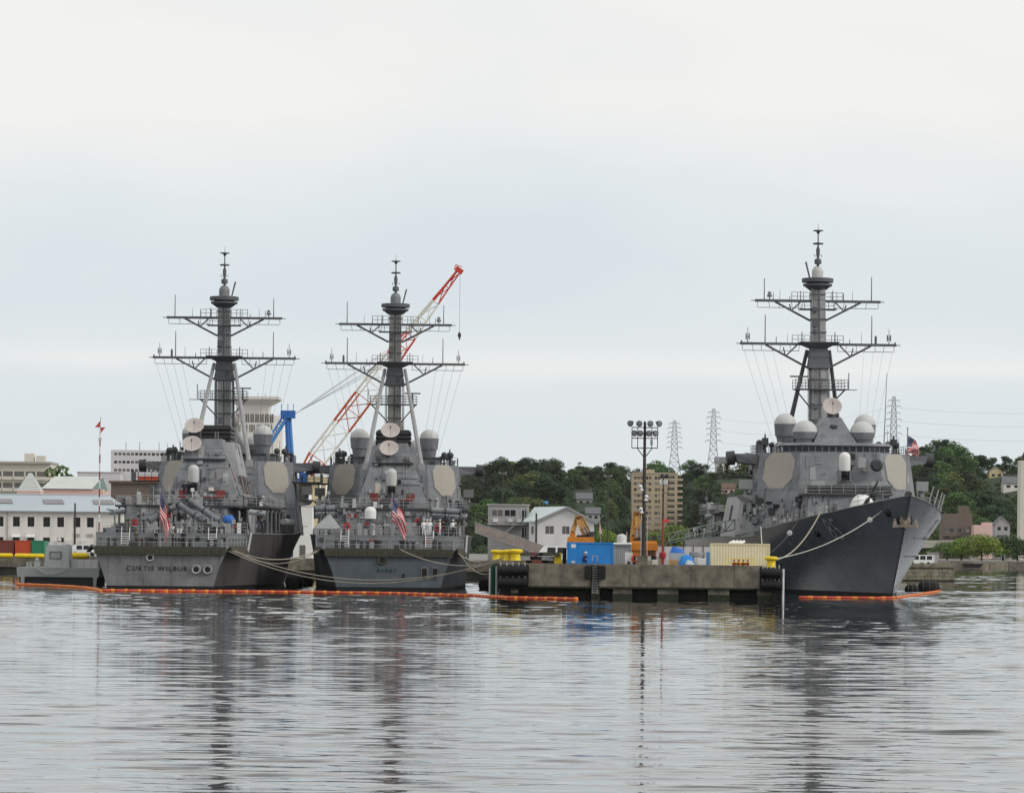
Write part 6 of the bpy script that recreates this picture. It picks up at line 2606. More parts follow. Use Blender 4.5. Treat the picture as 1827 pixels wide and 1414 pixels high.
    for i in range(6):
        f0, f1 = i / 6, (i + .86) / 6

        def q(f, x):
            return V(x, -.3 + 6.3 * f, zl + (zr_ - zl) * f)
        off0, off1 = 2.0 * f0, 2.0 * f1
        P = [q(f0, -w / 2 + off0), q(f0, w / 2 - 2.2 - off0 * -.7 - .0), q(f1, w / 2 - 2.2 + off1 * .7), q(f1, -w / 2 + off1)]
        m_ = MB()
        m_.hexa(P, [v + V(0, -.03, .12) for v in P])
        m_.build('roof_glass', MAT['roof_glass_pale'], t, smooth=False)
    mb = MB()
    mb.hexa([(-w / 2, -.25, zl - .05), (w / 2 - 2.2, -.25, zl - .05), (w / 2 - .8, 6, zr_ - .1), (-w / 2 + 2, 6, zr_ - .1)], [(-w / 2, 0, zl - .06), (w / 2 - 2.2, .05, zl - .06), (w / 2 - .8, 12, zl - .1), (-w / 2 + 2, 12, zl - .1)])
    mb.build('roof_frame', MAT['steel_grey'], t, smooth=False)
    mb = MB()
    mb.add([(w / 2 - 2.1, -.3, zl), (w / 2 + .6, 4, zl - .3), (w / 2 - .75, 6, zr_)], [(0, 1, 2)])
    mb.add([(w / 2 - 2.1, -.28, zl), (w / 2 - .75, 6.02, zr_), (w / 2 + .6, 4.02, zl - .3)], [(0, 1, 2)])
    mb.build('gable_glazing', MAT['green_glass'], t, smooth=False)
    # cream flats behind
    t, w, h = building('apartment_block', 'cream block of flats with open balconies at far left', -60, 826, 90, 980, 16, 'wall_cream', 0, 0)
    for r_ in range(3):
        for c in range(7):
            z = h - 4.2 - r_ * 3.0
            x = -w / 2 + .8 + c * (w - 1.4) / 7
            mb = MB()
            mb.box(x, x + (w - 1.4) / 7 - .4, -.02, .3, z, z + 2.1)
            mb.build('balcony_recess', MAT['window_grey'], t, smooth=False)
            mb = MB()
            mb.box(x - .1, x + (w - 1.4) / 7 - .3, -1.0, -.021, z - .1, z + .75)
            mb.build('balcony', MAT['wall_cream'], t, smooth=False)
    mb = MB()
    mb.box(-w / 2 - .3, w / 2 + .3, -1.2, 16.3, h, h + .5)
    mb.build('roof_slab', MAT['concrete_pale'], t, smooth=False)
    for x, hh in ((w / 2 - 3, 1.6), (w / 2 - 6, 2.2), (-w / 2 + 6, 1.4)):
        mb = MB()
        mb.box(x - 1.2, x + 1.2, 3, 6, h + .5, h + .5 + hh)
        mb.build('roof_hut', MAT['wall_cream'], t, smooth=False)
    # lilac office slab
    t, w, h = building('office_block', 'pale lilac office slab with three rows of dark strip windows', 198, 803, 372, 1400, 20, 'wall_lilac', 22, 3, 1.15, .95, 29.2, 3.0, glass=('window_dark', 'window_grey'), mull=0)
    t2 = t
    for x in (-.36, -.22, -.02, .2, .3):
        mb = MB()
        mb.cyl((x * w, 5, h), (x * w, 5, h + 3.2), .1, n=5)
        mb.build('roof_aerial', MAT['steel_dark'], t2)
    t, w, h = building('low_annexe', 'low windowless lilac annexe left of the office slab', 138, 843, 215, 1390, 20, 'wall_lilac')
    mb = MB()
    mb.box(-w / 2 - .2, w / 2 + .2, -.2, 20.2, h, h + .35)
    mb.build('parapet', MAT['concrete_pale'], t, smooth=False)
    # brown store and red shed between hall and ship
    t, w, h = building('brown_store', 'low brown building with a flat roof behind the left destroyer', 198, 862, 330, 720, 14, 'wall_brown', 9, 2, .9, 1.2, .9, 2.6, glass=('window_grey', 'curtain'), mull=1)
    mb = MB()
    mb.box(-w / 2 - .4, w / 2 + .4, -.5, 14.4, h, h + .45)
    mb.build('roof_slab', MAT['roof_brown'], t, smooth=False)
    t, w, h = building('red_shed', 'small red flat-topped shed behind the left destroyer', 246, 851, 300, 800, 10, 'container_red')
    mb = MB()
    mb.box(-w / 2 - .2, w / 2 + .2, -.2, 10.2, h, h + .2)
    mb.build('roof_slab', MAT['container_red'], t, smooth=False)


left_buildings()


paint('wall_tower', (0.64, 0.62, 0.59), 0.85, 0.06, 0.1, 0.2, (0.5, 0.48, 0.45))


def crown_tower():
    Y = 1500
    a, b = at(400, 740, Y), at(500, 740, Y)
    w = b.x - a.x
    zt = at(450, 740, Y).z - QZ
    t = thing('tower_block', 'pale tower with ribbed windows and a flared crown behind the left destroyer', 'tower', ((a.x + b.x) / 2, Y, QZ))
    R2 = w / 2
    holes = []
    n = 13
    mb = MB()
    # rounded corners
    def plan(k, e=3.2, d=16):
        return [(-R2 * k + e, 0), (R2 * k - e, 0), (R2 * k - e * .3, e * .3), (R2 * k, e), (R2 * k, d), (-R2 * k, d), (-R2 * k, e), (-R2 * k + e * .3, e * .3)]
    mb.prism(plan(1), 0, plan(1), zt)
    mb.build('tower_shaft', MAT['wall_tower'], t, smooth=False)
    zf = lambda py: at(450, py, Y).z - QZ
    # tall paired windows near the top, a fine ribbed band beneath
    for i in range(9):
        x = -R2 + 3.4 + (2 * R2 - 6.8) * i / 8
        for dx in (-.42, .42):
            mb = MB()
            mb.box(x + dx - .3, x + dx + .3, -.12, .1, zf(753), zf(738))
            mb.build('window', MAT['window_grey'], t, smooth=False)
    for i in range(26):
        x = -R2 + 3.3 + (2 * R2 - 6.6) * i / 25
        mb = MB()
        mb.box(x - .17, x + .17, -.12, .1, zf(770), zf(757))
        mb.build('window_slit', MAT['window_grey'], t, smooth=False)
    for i in range(6):
        x = -R2 + 4 + (2 * R2 - 8) * i / 5
        mb = MB()
        mb.box(x - .3, x + .3, -.25, .0, 0, zf(757))
        mb.build('wall_rib', MAT['wall_tower'], t, smooth=False)
    # flared crown
    z0, z1 = zf(738) + 1.5, zf(712)
    mb = MB()
    k0, k1 = .58, .93
    mb.hexa([(-R2 * k0, 1, zt), (R2 * k0, 1, zt), (R2 * k0, 15, zt), (-R2 * k0, 15, zt)], [(-R2 * k0, 1, z0 + 2), (R2 * k0, 1, z0 + 2), (R2 * k0, 15, z0 + 2), (-R2 * k0, 15, z0 + 2)])
    mb.hexa([(-R2 * k0, 1, z0 + 2), (R2 * k0, 1, z0 + 2), (R2 * k0, 15, z0 + 2), (-R2 * k0, 15, z0 + 2)], [(-R2 * k1, -2.2, z1), (R2 * k1, -2.2, z1), (R2 * k1, 18, z1), (-R2 * k1, 18, z1)])
    mb.box(-R2 * k1 - .3, R2 * k1 + .3, -2.5, 18.3, z1, z1 + 1.1)
    cr = mb.build('tower_crown', MAT['wall_tower'], t, smooth=False)
    for x in (1.2, 3.6):
        mb = MB()
        mb.hexa([(x - .8, -.2, z0 + 3), (x + .8, -.2, z0 + 3), (x + .8, 1, z0 + 3), (x - .8, 1, z0 + 3)], [(x - .8, -1.2, z0 + 4.6), (x + .8, -1.2, z0 + 4.6), (x + .8, 1, z0 + 4.6), (x - .8, 1, z0 + 4.6)])
        mb.build('crown_opening', MAT['window_grey'], cr, smooth=False)
    for x in (-4, 2, 5):
        mb = MB()
        mb.cyl((x, 3, z1 + 1.1), (x, 3, z1 + 2.6), .12, n=5)
        mb.build('roof_aerial', MAT['steel_grey'], cr)


crown_tower()


def middle_buildings():
    # grey two-storey site office
    Y = 612
    t, w, h = building('site_office', 'grey two-storey site office with wide windows beside the white shed', 871, 901, 944, Y, 7, 'wall_grey', 0, 0, holes=None)
    s = F / Y
    zf = lambda py: at(905, py, Y).z - QZ
    X = lambda px: at(px, 930, Y).x - t.location.x
    for a, b, c, d, m in ((877, 897, 920, 909, 'window_grey'), (900, 920, 920, 909, 'window_dark'), (931, 941, 931, 909, 'window_dark'), (931, 941, 958, 941, 'window_dark'), (878, 894, 960, 948, 'window_grey')):
        mb = MB()
        mb.box(X(a), X(b), -.04, .1, zf(c), zf(d), 0)
        mb.box(X(a) - .06, X(a), -.08, .1, zf(c), zf(d), 1)
        mb.box(X(b), X(b) + .06, -.08, .1, zf(c), zf(d), 1)
        mb.box(X(a) - .06, X(b) + .06, -.08, .1, zf(d), zf(d) + .06, 1)
        mb.box((X(a) + X(b)) / 2 - .03, (X(a) + X(b)) / 2 + .03, -.07, -.041, zf(c), zf(d), 1)
        mb.build('window', [MAT[m], MAT['frame_white']], t, smooth=False)
    mb = MB()
    mb.box(-w / 2 - .1, w / 2 + .1, -1.3, -.05, zf(936), zf(934))
    bl = mb.build('balcony', MAT['wall_grey'], t, smooth=False)
    rail(bl, [(w / 2 - 3.4, -1.25, zf(934)), (w / 2, -1.25, zf(934))], 1.0, .8, 'steel_grey', .03)
    mb = MB()
    mb.hexa([(X(900), -1.1, zf(950)), (X(904), -1.1, zf(950)), (X(920), -1.1, zf(936)), (X(916), -1.1, zf(936))], [(X(900), -.5, zf(950)), (X(904), -.5, zf(950)), (X(920), -.5, zf(936)), (X(916), -.5, zf(936))])
    mb.build('outside_stair', MAT['steel_grey'], t, smooth=False)
    for i in range(11):
        mb = MB()
        x = -w / 2 + w * (i + .5) / 11
        mb.box(x - .03, x + .03, -.035, -.001, .1, h - .1)
        mb.build('panel_joint', MAT['wall_grey'], t, smooth=False)
    mb = MB()
    mb.box(-w / 2 - .15, w / 2 + .15, -.2, 7.2, h, h + .2)
    mb.build('roof_slab', MAT['concrete_pale'], t, smooth=False)
    for px in (884, 910, 926):
        mb = MB()
        mb.box(X(px) - .4, X(px) + .4, -.5, -.05, zf(931), zf(925))
        mb.build('air_unit', MAT['box_white'], t, smooth=False)
    mb = MB()
    mb.cyl((w / 2 - .4, -.12, .1), (w / 2 - .4, -.12, h), .06, n=6)
    mb.build('downpipe', MAT['steel_grey'], t)
    # white gabled shed
    Y = 606
    a, b = at(944, 928, Y), at(1060, 928, Y)
    x0, x1 = at(959, 930, Y).x, at(1060, 930, Y).x
    t = thing('gabled_shed', 'white shed with a pale green gabled roof on the quay behind the blue container', 'building', (a.x, Y, QZ))
    zf = lambda py, px=1000: at(px, py, Y).z - QZ
    xr, xl = x1 - a.x, x0 - a.x
    h = zf(928)
    xp = at(1012, 906, Y).x - a.x
    zp = zf(906, 1012)
    hs = []
    for pa, pb in ((973, 988), (1003, 1016), (1039, 1050)):
        hs.append((at(pa, 940, Y).x - a.x, at(pb, 940, Y).x - a.x, zf(952), zf(938)))
    mb = MB()
    facade(mb, xl, xr, 0, h, hs, .25)
    mb.add([(xl, 0, h), (xr, 0, h), (xp, 0, zp)], [(0, 1, 2)])
    mb.add([(xr, 0, 0), (xr, 12, 0), (xr, 12, h), (xr, 0, h)], [(0, 1, 2, 3)])
    mb.add([(0, 1.0, 0), (xl, 0, 0), (xl, 0, h), (0, 1.0, h)], [(0, 1, 2, 3)])
    mb.build('wall', MAT['wall_white_shed'], t, smooth=False)
    for x0_, x1_, za, zb in hs + [(at(948, 940, Y).x - a.x, at(955, 940, Y).x - a.x, zf(952), zf(938))]:
        mb = MB()
        yy = .12 if x0_ > xl else .42
        mb.box(x0_, x1_, yy, yy + .05, za, zb, 0)
        mb.box((x0_ + x1_) / 2 - .03, (x0_ + x1_) / 2 + .03, yy - .06, yy - .001, za, zb, 1)
        mb.box(x0_, x1_, yy - .05, yy - .002, zb - .07, zb, 1)
        mb.build('window', [MAT['window_grey'], MAT['frame_white']], t, smooth=False)
    for i in range(24):
        x = xl + (xr - xl) * (i + .5) / 24
        mb = MB()
        ztop = h + (zp - h) * (1 - abs(x - xp) / max(xp - xl if x < xp else xr - xp, .1)) - .1
        if any(p - .05 < x < q + .05 for p, q, _, _ in hs):
            mb.box(x - .02, x + .02, -.03, .001, zf(937), max(ztop, h))
        else:
            mb.box(x - .02, x + .02, -.03, .001, .05, max(ztop, h - .1))
        mb.build('wall_batten', MAT['wall_white_shed'], t, smooth=False)
    mb = MB()
    L0 = (-.3, .6, zf(931))
    mb.hexa([(xl - .5, -.5, zf(932)), (xp, -.5, zp + .05), (xp - 5.2, 14, zp + .05), (-1.0, 3, zf(932))], [(xl - .5, -.5, zf(932) + .2), (xp, -.5, zp + .27), (xp - 5.2, 14, zp + .27), (-1.0, 3, zf(932) + .2)])
    mb.hexa([(xp, -.5, zp + .05), (xr + .6, -.5, zf(933)), (xr + .6, 14, zf(933)), (xp, 14, zp + .05)], [(xp, -.5, zp + .27), (xr + .6, -.5, zf(933) + .22), (xr + .6, 14, zf(933) + .22), (xp, 14, zp + .27)])
    mb.build('roof', MAT['roof_teal'], t, smooth=False)
    mb = MB()
    for p, q in (((xl - .5, zf(932)), (xp, zp + .05)), ((xp, zp + .05), (xr + .6, zf(933)))):
        mb.hexa([(p[0], -.58, p[1] - .12), (q[0], -.58, q[1] - .12), (q[0], -.51, q[1] - .12), (p[0], -.51, p[1] - .12)], [(p[0], -.58, p[1] + .26), (q[0], -.58, q[1] + .26), (q[0], -.51, q[1] + .26), (p[0], -.51, p[1] + .26)])
    mb.build('barge_board', MAT['steel_grey'], t, smooth=False)
    # fence at the shed
    f = thing('yard_fence', 'low grey rail fence in front of the white shed', 'fence', (at(960, 985, 598).x, 598, QZ))
    rail(f, [(0, 0, 0), (9.5, 0, 0)], 1.9, 1.6, 'steel_grey', .04)
    # white prefab between the left and the middle destroyer
    t, w, h = building('white_prefab', 'white prefab cabin seen in the gap between the two left destroyers', 524, 903, 557, 640, 6, 'white_gear', 0, 0)
    mb = MB()
    mb.box(-w / 2 - .1, w / 2 + .1, -.1, 6.1, h, h + .15)
    mb.build('roof_slab', MAT['box_white'], t, smooth=False)
    mb = MB()
    mb.box(-.5, .5, -.06, .05, .1, 2.2)
    mb.build('door', MAT['window_grey'], t, smooth=False)
    # tan tower block
    Y = 1930
    zb = 8.0
    a, b = at(1128, 843, Y), at(1209, 843, Y)
    t = thing('apartment_tower', 'tan ten-storey apartment tower with balconies on its right side', 'building', (a.x, Y, zb))
    w = b.x - a.x
    h = a.z - zb
    st = 10.45 * Y / F
    hs = []
    zb0 = h - 1.4 - 1.75
    for r in range(10):
        z = zb0 - r * st - .2
        if z < .3:
            continue
        for fx0, fx1 in ((.04, .10), (.115, .17), (.185, .23), (.29, .35), (.365, .42), (.50, .555), (.57, .615), (.66, .71)):
            hs.append((w * fx0, w * fx1, z, z + 1.55))
    bal = []
    for r in range(10):
        z = zb0 - r * st - .45
        if z < .3:
            continue
        hs.append((w * .775, w * .94, z, z + 2.1))
        bal.append(z)
    mb = MB()
    facade(mb, 0, w, 0, h, hs, .9)
    mb.add([(0, 0, 0), (w, 0, 0), (w, 18, 0), (0, 18, 0), (0, 0, h), (w, 0, h), (w, 18, h), (0, 18, h)], [(1, 2, 6, 5), (2, 3, 7, 6), (3, 0, 4, 7), (4, 5, 6, 7)])
    mb.build('wall', MAT['wall_tan'], t, smooth=False)
    R = random.Random(2)
    cache = {}
    for x0_, x1_, za, zb_ in hs:
        m = R.choice(('window_grey', 'window_grey', 'window_dark', 'curtain', 'frame_white')) if x1_ - x0_ < 3 else 'window_grey'
        key = (round(x1_ - x0_, 2), m)
        if key not in cache:
            q = MB()
            W_, H_ = x1_ - x0_, zb_ - za
            q.box(-W_ / 2, W_ / 2, 0, .1, 0, H_, 0)
            q.box(-.06, .06, -.08, -.001, 0, H_, 1)
            cache[key] = q.mesh('window', [MAT[m], MAT['wall_tan_light']], False)
        put('window', cache[key], t, ((x0_ + x1_) / 2, .5 if x1_ - x0_ < 3 else .85, za))
    for z in bal:
        mb = MB()
        mb.box(w * .77, w * .945, -.25, -.02, z - .1, z + .85)
        mb.build('balcony_front', MAT['wall_tan_light'], t, smooth=False)
        mb = MB()
        mb.box(w + .001, w + 2.8, 1.5, 6, z - .2, z + .9)
        mb.build('side_balcony', MAT['wall_tan_light'], t, smooth=False)
    mb = MB()
    mb.box(w * .28, w * .5, 3, 9, h, h + 1.8)
    mb.build('roof_hut', MAT['wall_tan'], t, smooth=False)
    mb = MB()
    mb.box(-.2, w + .2, -.3, -.05, h - .35, h + .25)
    mb.build('parapet', MAT['wall_tan_light'], t, smooth=False)
    for r in range(0):
        pass

    def house(name, label, px0, pyw, px1, Y, wall, roof, pyr, zbase=None, along='y', depth=9):
        if zbase is None:      # stand it where the slope passes under its foot
            foot = Y
            for Y in range(1500, 2150, 6):
                g_ = at((px0 + px1) / 2, foot, Y)
                if hill_h(g_.x, Y) >= g_.z:
                    break
        a, b = at(px0, pyw, Y), at(px1, pyw, Y)
        x = (a.x + b.x) / 2
        zb = hill_h(x, Y) - 1.0 if zbase is None else zbase
        t = thing(name, label, 'house', (x, Y, zb))
        w = b.x - a.x
        h = (a.z + b.z) / 2 - zb
        rise = at((px0 + px1) / 2, pyr, Y).z - (a.z + b.z) / 2
        zc = max(h - 2.6, .3)
        hs = [(-w * .32, -w * .1, zc, zc + 1.4), (w * .12, w * .34, zc, zc + 1.4)]
        mb = MB()
        facade(mb, -w / 2, w / 2, 0, h, hs)
        mb.add([(-w / 2, 0, 0), (w / 2, 0, 0), (w / 2, depth, 0), (-w / 2, depth, 0), (-w / 2, 0, h), (w / 2, 0, h), (w / 2, depth, h), (-w / 2, depth, h)], [(1, 2, 6, 5), (2, 3, 7, 6), (3, 0, 4, 7)])
        mb.build('wall', MAT[wall], t, smooth=False)
        for q in hs:
            mb = MB()
            mb.box(q[0], q[1], .15, .2, q[2], q[3])
            mb.build('window', MAT['window_dark'], t, smooth=False)
        gable(t, 'roof', -w / 2, w / 2, 0, depth, h, rise, roof, along, .5, wall)
    house('hill_house', 'old house with a grey roof half way up the wooded hill', 1029, 889, 1056, 899, 'wall_grey', 'roof_grey', 879, along='x')
    house('blue_roof_house', 'low house with a bright blue roof behind the grey site office', 946, 901, 976, 908, 'wall_grey', 'roof_bright_blue', 894, None, along='x')
    house('hilltop_house', 'house with a dark roof on the crest below the right pylon of the pair', 1277, 824, 1303, 829, 'wall_cream', 'roof_grey', 815, along='x')
    house('slope_house', 'pale brown house among trees left of the right destroyer', 1289, 870, 1311, 877, 'wall_pink', 'roof_brown', 862, along='x')
    house('yellow_house', 'pale yellow gabled house high on the right hillside', 1765, 841, 1790, 851, 'wall_yellow', 'roof_grey', 832)
    house('white_house', 'white house with a dark roof at the right edge of the hill', 1790, 861, 1822, 877, 'wall_white', 'roof_grey', 850, along='x')
    house('gabled_house', 'pale gabled house right of the pink building near the shore', 1775, 934, 1802, 1480, 'wall_grey', 'roof_grey', 921, QZ)
    house('grey_hut', 'low grey roofed hut right of the white shed', 1046, 915, 1070, 927, 'wall_grey', 'roof_grey', 905, None, along='x')
    # brown flats and pink block on the right
    t, w, h = building('brown_flats', 'dark brown block of flats behind the right destroyer bow', 1683, 916, 1735, 1450, 14, 'wall_brown', 6, 5, 1.3, 1.4, .9, 2.3, glass=('curtain', 'window_grey', 'window_dark'), mull=1)
    mb = MB()
    mb.box(w * .08, w * .42, 2, 8, h, h + 3.0)
    mb.build('stair_tower', MAT['wall_brown'], t, smooth=False)
    for r_ in range(4):
        mb = MB()
        mb.box(-w / 2, w * .1, -1.0, -.01, 2.4 + r_ * 2.3 - .8, 2.4 + r_ * 2.3 + .1)
        mb.build('balcony', MAT['wall_brown'], t, smooth=False)
    t, w, h = building('pink_block', 'small pink flat-roofed block below the brown flats', 1738, 936, 1771, 1440, 10, 'wall_pink', 2, 1, 1.6, 1.4, 2.2, 3, glass=('window_grey',), mull=1)
    mb = MB()
    mb.box(0, w / 2, 1, 8, h, h + 1.0)
    mb.build('roof_hut', MAT['wall_pink'], t, smooth=False)
    # tall cream block at the right edge
    t, w, h = building('edge_tower', 'tall cream tower cut off by the right edge', 1821.5, 821, 1850, 1300, 8, 'wall_cream', 2, 5, 1.0, 1.3, 2.0, 5.0, glass=('window_grey',), mull=1)
    # elevated road
    Y = 1340
    a, b = at(1640, 968, Y), at(1900, 955, Y)
    t = thing('elevated_road', 'pale elevated road on piers along the right shore', 'road bridge', (a.x, Y, QZ - .3))
    w = b.x - a.x
    z0 = a.z - QZ + .3
    z1 = z0 + 1.5
    mb = MB()
    mb.hexa([(0, 0, z0 - 1.8), (w, 0, z1 - 1.8), (w, 9, z1 - 1.8), (0, 9, z0 - 1.8)], [(0, 0, z0 - .2), (w, 0, z1 - .2), (w, 9, z1 - .2), (0, 9, z0 - .2)])
    mb.build('road_deck', MAT['concrete_pale'], t, smooth=False)
    mb = MB()
    mb.hexa([(0, -.15, z0 - .19), (w, -.15, z1 - .19), (w, .1, z1 - .19), (0, .1, z0 - .19)], [(0, -.15, z0 + .8), (w, -.15, z1 + .8), (w, .1, z1 + .8), (0, .1, z0 + .8)])
    mb.build('road_parapet', MAT['concrete_pale'], t, smooth=False)
    for i in range(4):
        x = w * (i + .5) / 4
        mb = MB()
        mb.box(x - .9, x + .9, 2, 7, 0, z0 - 1.7)
        mb.build('road_pier', MAT['concrete_pale'], t, smooth=False)
    # far right quay wall
    a, b = at(1600, 1005, 1180), at(1900, 1005, 1180)
    t = thing('far_quay_wall', 'low dark quay wall under the trees at the far right', 'quay wall', (a.x, 1180, 0))
    w = b.x - a.x
    for i in range(9):
        mb = MB()
        x = w * i / 9
        mb.box(x + .1, x + w / 9 - .1, 0, 5, -1, 2.0 + (.35 if i % 3 == 0 else 0))
        mb.build('wall_panel', MAT['stone' if i % 3 else 'concrete'], t, smooth=False)
    # culvert mouth in it
    c = at(1736, 1004, 1179).x - a.x
    mb = MB()
    mb.hexa([(c - 2.4, -.3, .5), (c + 2.4, -.3, .5), (c + 2.4, 0, .5), (c - 2.4, 0, .5)], [(c - 3.4, -.3, 1.7), (c + 3.4, -.3, 1.7), (c + 3.4, 0, 1.7), (c - 3.4, 0, 1.7)])
    mb.build('culvert', MAT['boot_black'], t, smooth=False)


middle_buildings()


# ---------------------------------------------------------------- pylons, poles, lines
def pylon(px, pyt, pyb, Y, label):
    p, q = at(px, pyb, Y), at(px, pyt, Y)
    zb = hill_h(p.x, Y) - 1
    H = q.z - zb
    t = thing('power_pylon', label, 'pylon', (p.x, Y, zb), 0, 'lattice power pylons on the hill')
    mb = MB()

    def hw(f):
        return interp([(0, 4.2), (.45, 1.9), (.8, 1.3), (1.0, .7)], f)
    lv = [0, .16, .30, .42, .52, .61, .69, .76, .83, .90, .96, 1.0]
    r = .13
    for f0, f1 in zip(lv, lv[1:]):
        a, b = hw(f0), hw(f1)
        for sx in (-1, 1):
            for sy in (-1, 1):
                mb.cyl((sx * a, sy * a, H * f0), (sx * b, sy * b, H * f1), r * 1.4, n=4)
        for sy in (-1, 1):
            mb.cyl((-a, sy * a, H * f0), (b, sy * b, H * f1), r, n=3)
            mb.cyl((a, sy * a, H * f0), (-b, sy * b, H * f1), r, n=3)
            mb.cyl((-b, sy * b, H * f1), (b, sy * b, H * f1), r, n=3)
    mb.build('pylon_frame', MAT['pylon_grey'], t)
    for i, f in enumerate((.55, .64, .72, .80, .88, .95)):
        w = (4.6, 3.9, 4.4, 3.6, 4.0, 3.2)[i]
        for sg in (-1, 1):
            mb = MB()
            mb.cyl((sg * hw(f), 0, H * f + .7), (sg * w, 0, H * f), .12, n=4)
            mb.cyl((sg * hw(f), 0, H * f - .1), (sg * w, 0, H * f), .12, n=4)
            mb.cyl((sg * w, 0, H * f), (sg * w, 0, H * f - 1.1), .1, n=4)
            mb.build('pylon_arm', MAT['pylon_grey'], t)
    return p.x, Y, zb, H


P1 = pylon(1203, 750, 822, 2160, 'leftmost lattice pylon, faint above the tan apartment tower')
P2 = pylon(1272.5, 729, 824, 2140, 'taller lattice pylon between the apartment tower and the right destroyer')
P3 = pylon(1594, 707, 800, 2120, 'tallest lattice pylon on the hill directly right of the right destroyer mast')


def power_lines():
    for i, f in enumerate((.55, .72, .88)):
        a = V(P2[0] + 4, P2[1], P2[2] + P2[3] * f - 1)
        b = V(P3[0] - 4, P3[1], P3[2] + P3[3] * f - 1)
        pts = [a.lerp(b, k / 12) + V(0, 0, -5 * 4 * (k / 12) * (1 - k / 12)) for k in range(13)]
        mb = MB()
        mb.tube(pts, .05, 3)
        tag(mb.build('power_line', MAT['pylon_grey']), ('lowest', 'middle', 'highest')[i] + ' power line strung between the two right pylons', 'cable', 'power lines')
        c = V(P3[0] + 4, P3[1], P3[2] + P3[3] * f - 1)
        d = V(420, 2050, 82 + 8 * i)
        pts = [c.lerp(d, k / 12) + V(0, 0, -8 * 4 * (k / 12) * (1 - k / 12)) for k in range(13)]
        mb = MB()
        mb.tube(pts, .05, 3)
        tag(mb.build('power_line', MAT['pylon_grey']), ('lowest', 'middle', 'highest')[i] + ' power line running from the tallest pylon off to the right', 'cable', 'power lines')


power_lines()


def utility_pole(px, pyt, Y, label, arms=True):
    p = at(px, pyt, Y)
    t = thing('utility_pole', label, 'pole', (p.x, Y, QZ), 0, 'dark poles in the yard')
    h = p.z - QZ
    mb = MB()
    mb.cyl((0, 0, 0), (0, 0, h), .2, .14, n=6)
    mb.build('pole_shaft', MAT['steel_dark'], t)
    if arms:
        mb = MB()
        mb.box(-.9, .9, -.08, .08, h - .5, h - .35)
        for x in (-.8, .8):
            mb.lathe([(.12, 0), (.2, .15), (.05, .3)], 6, None, 0, (x, 0, h - .34))
        mb.build('pole_arm', MAT['steel_grey'], t)


utility_pole(897, 841, 900, 'dark pole in front of the wooded hill left of the white shed')
utility_pole(1085, 846, 880, 'dark pole in front of the wooded hill left of the tan apartment tower')
utility_pole(957, 915, 600, 'short dark pole in front of the white shed', False)
utility_pole(134, 897, 640, 'street lamp pole in front of the white hall at left', False)

# ---------------------------------------------------------------- big lattice crane behind the left ships


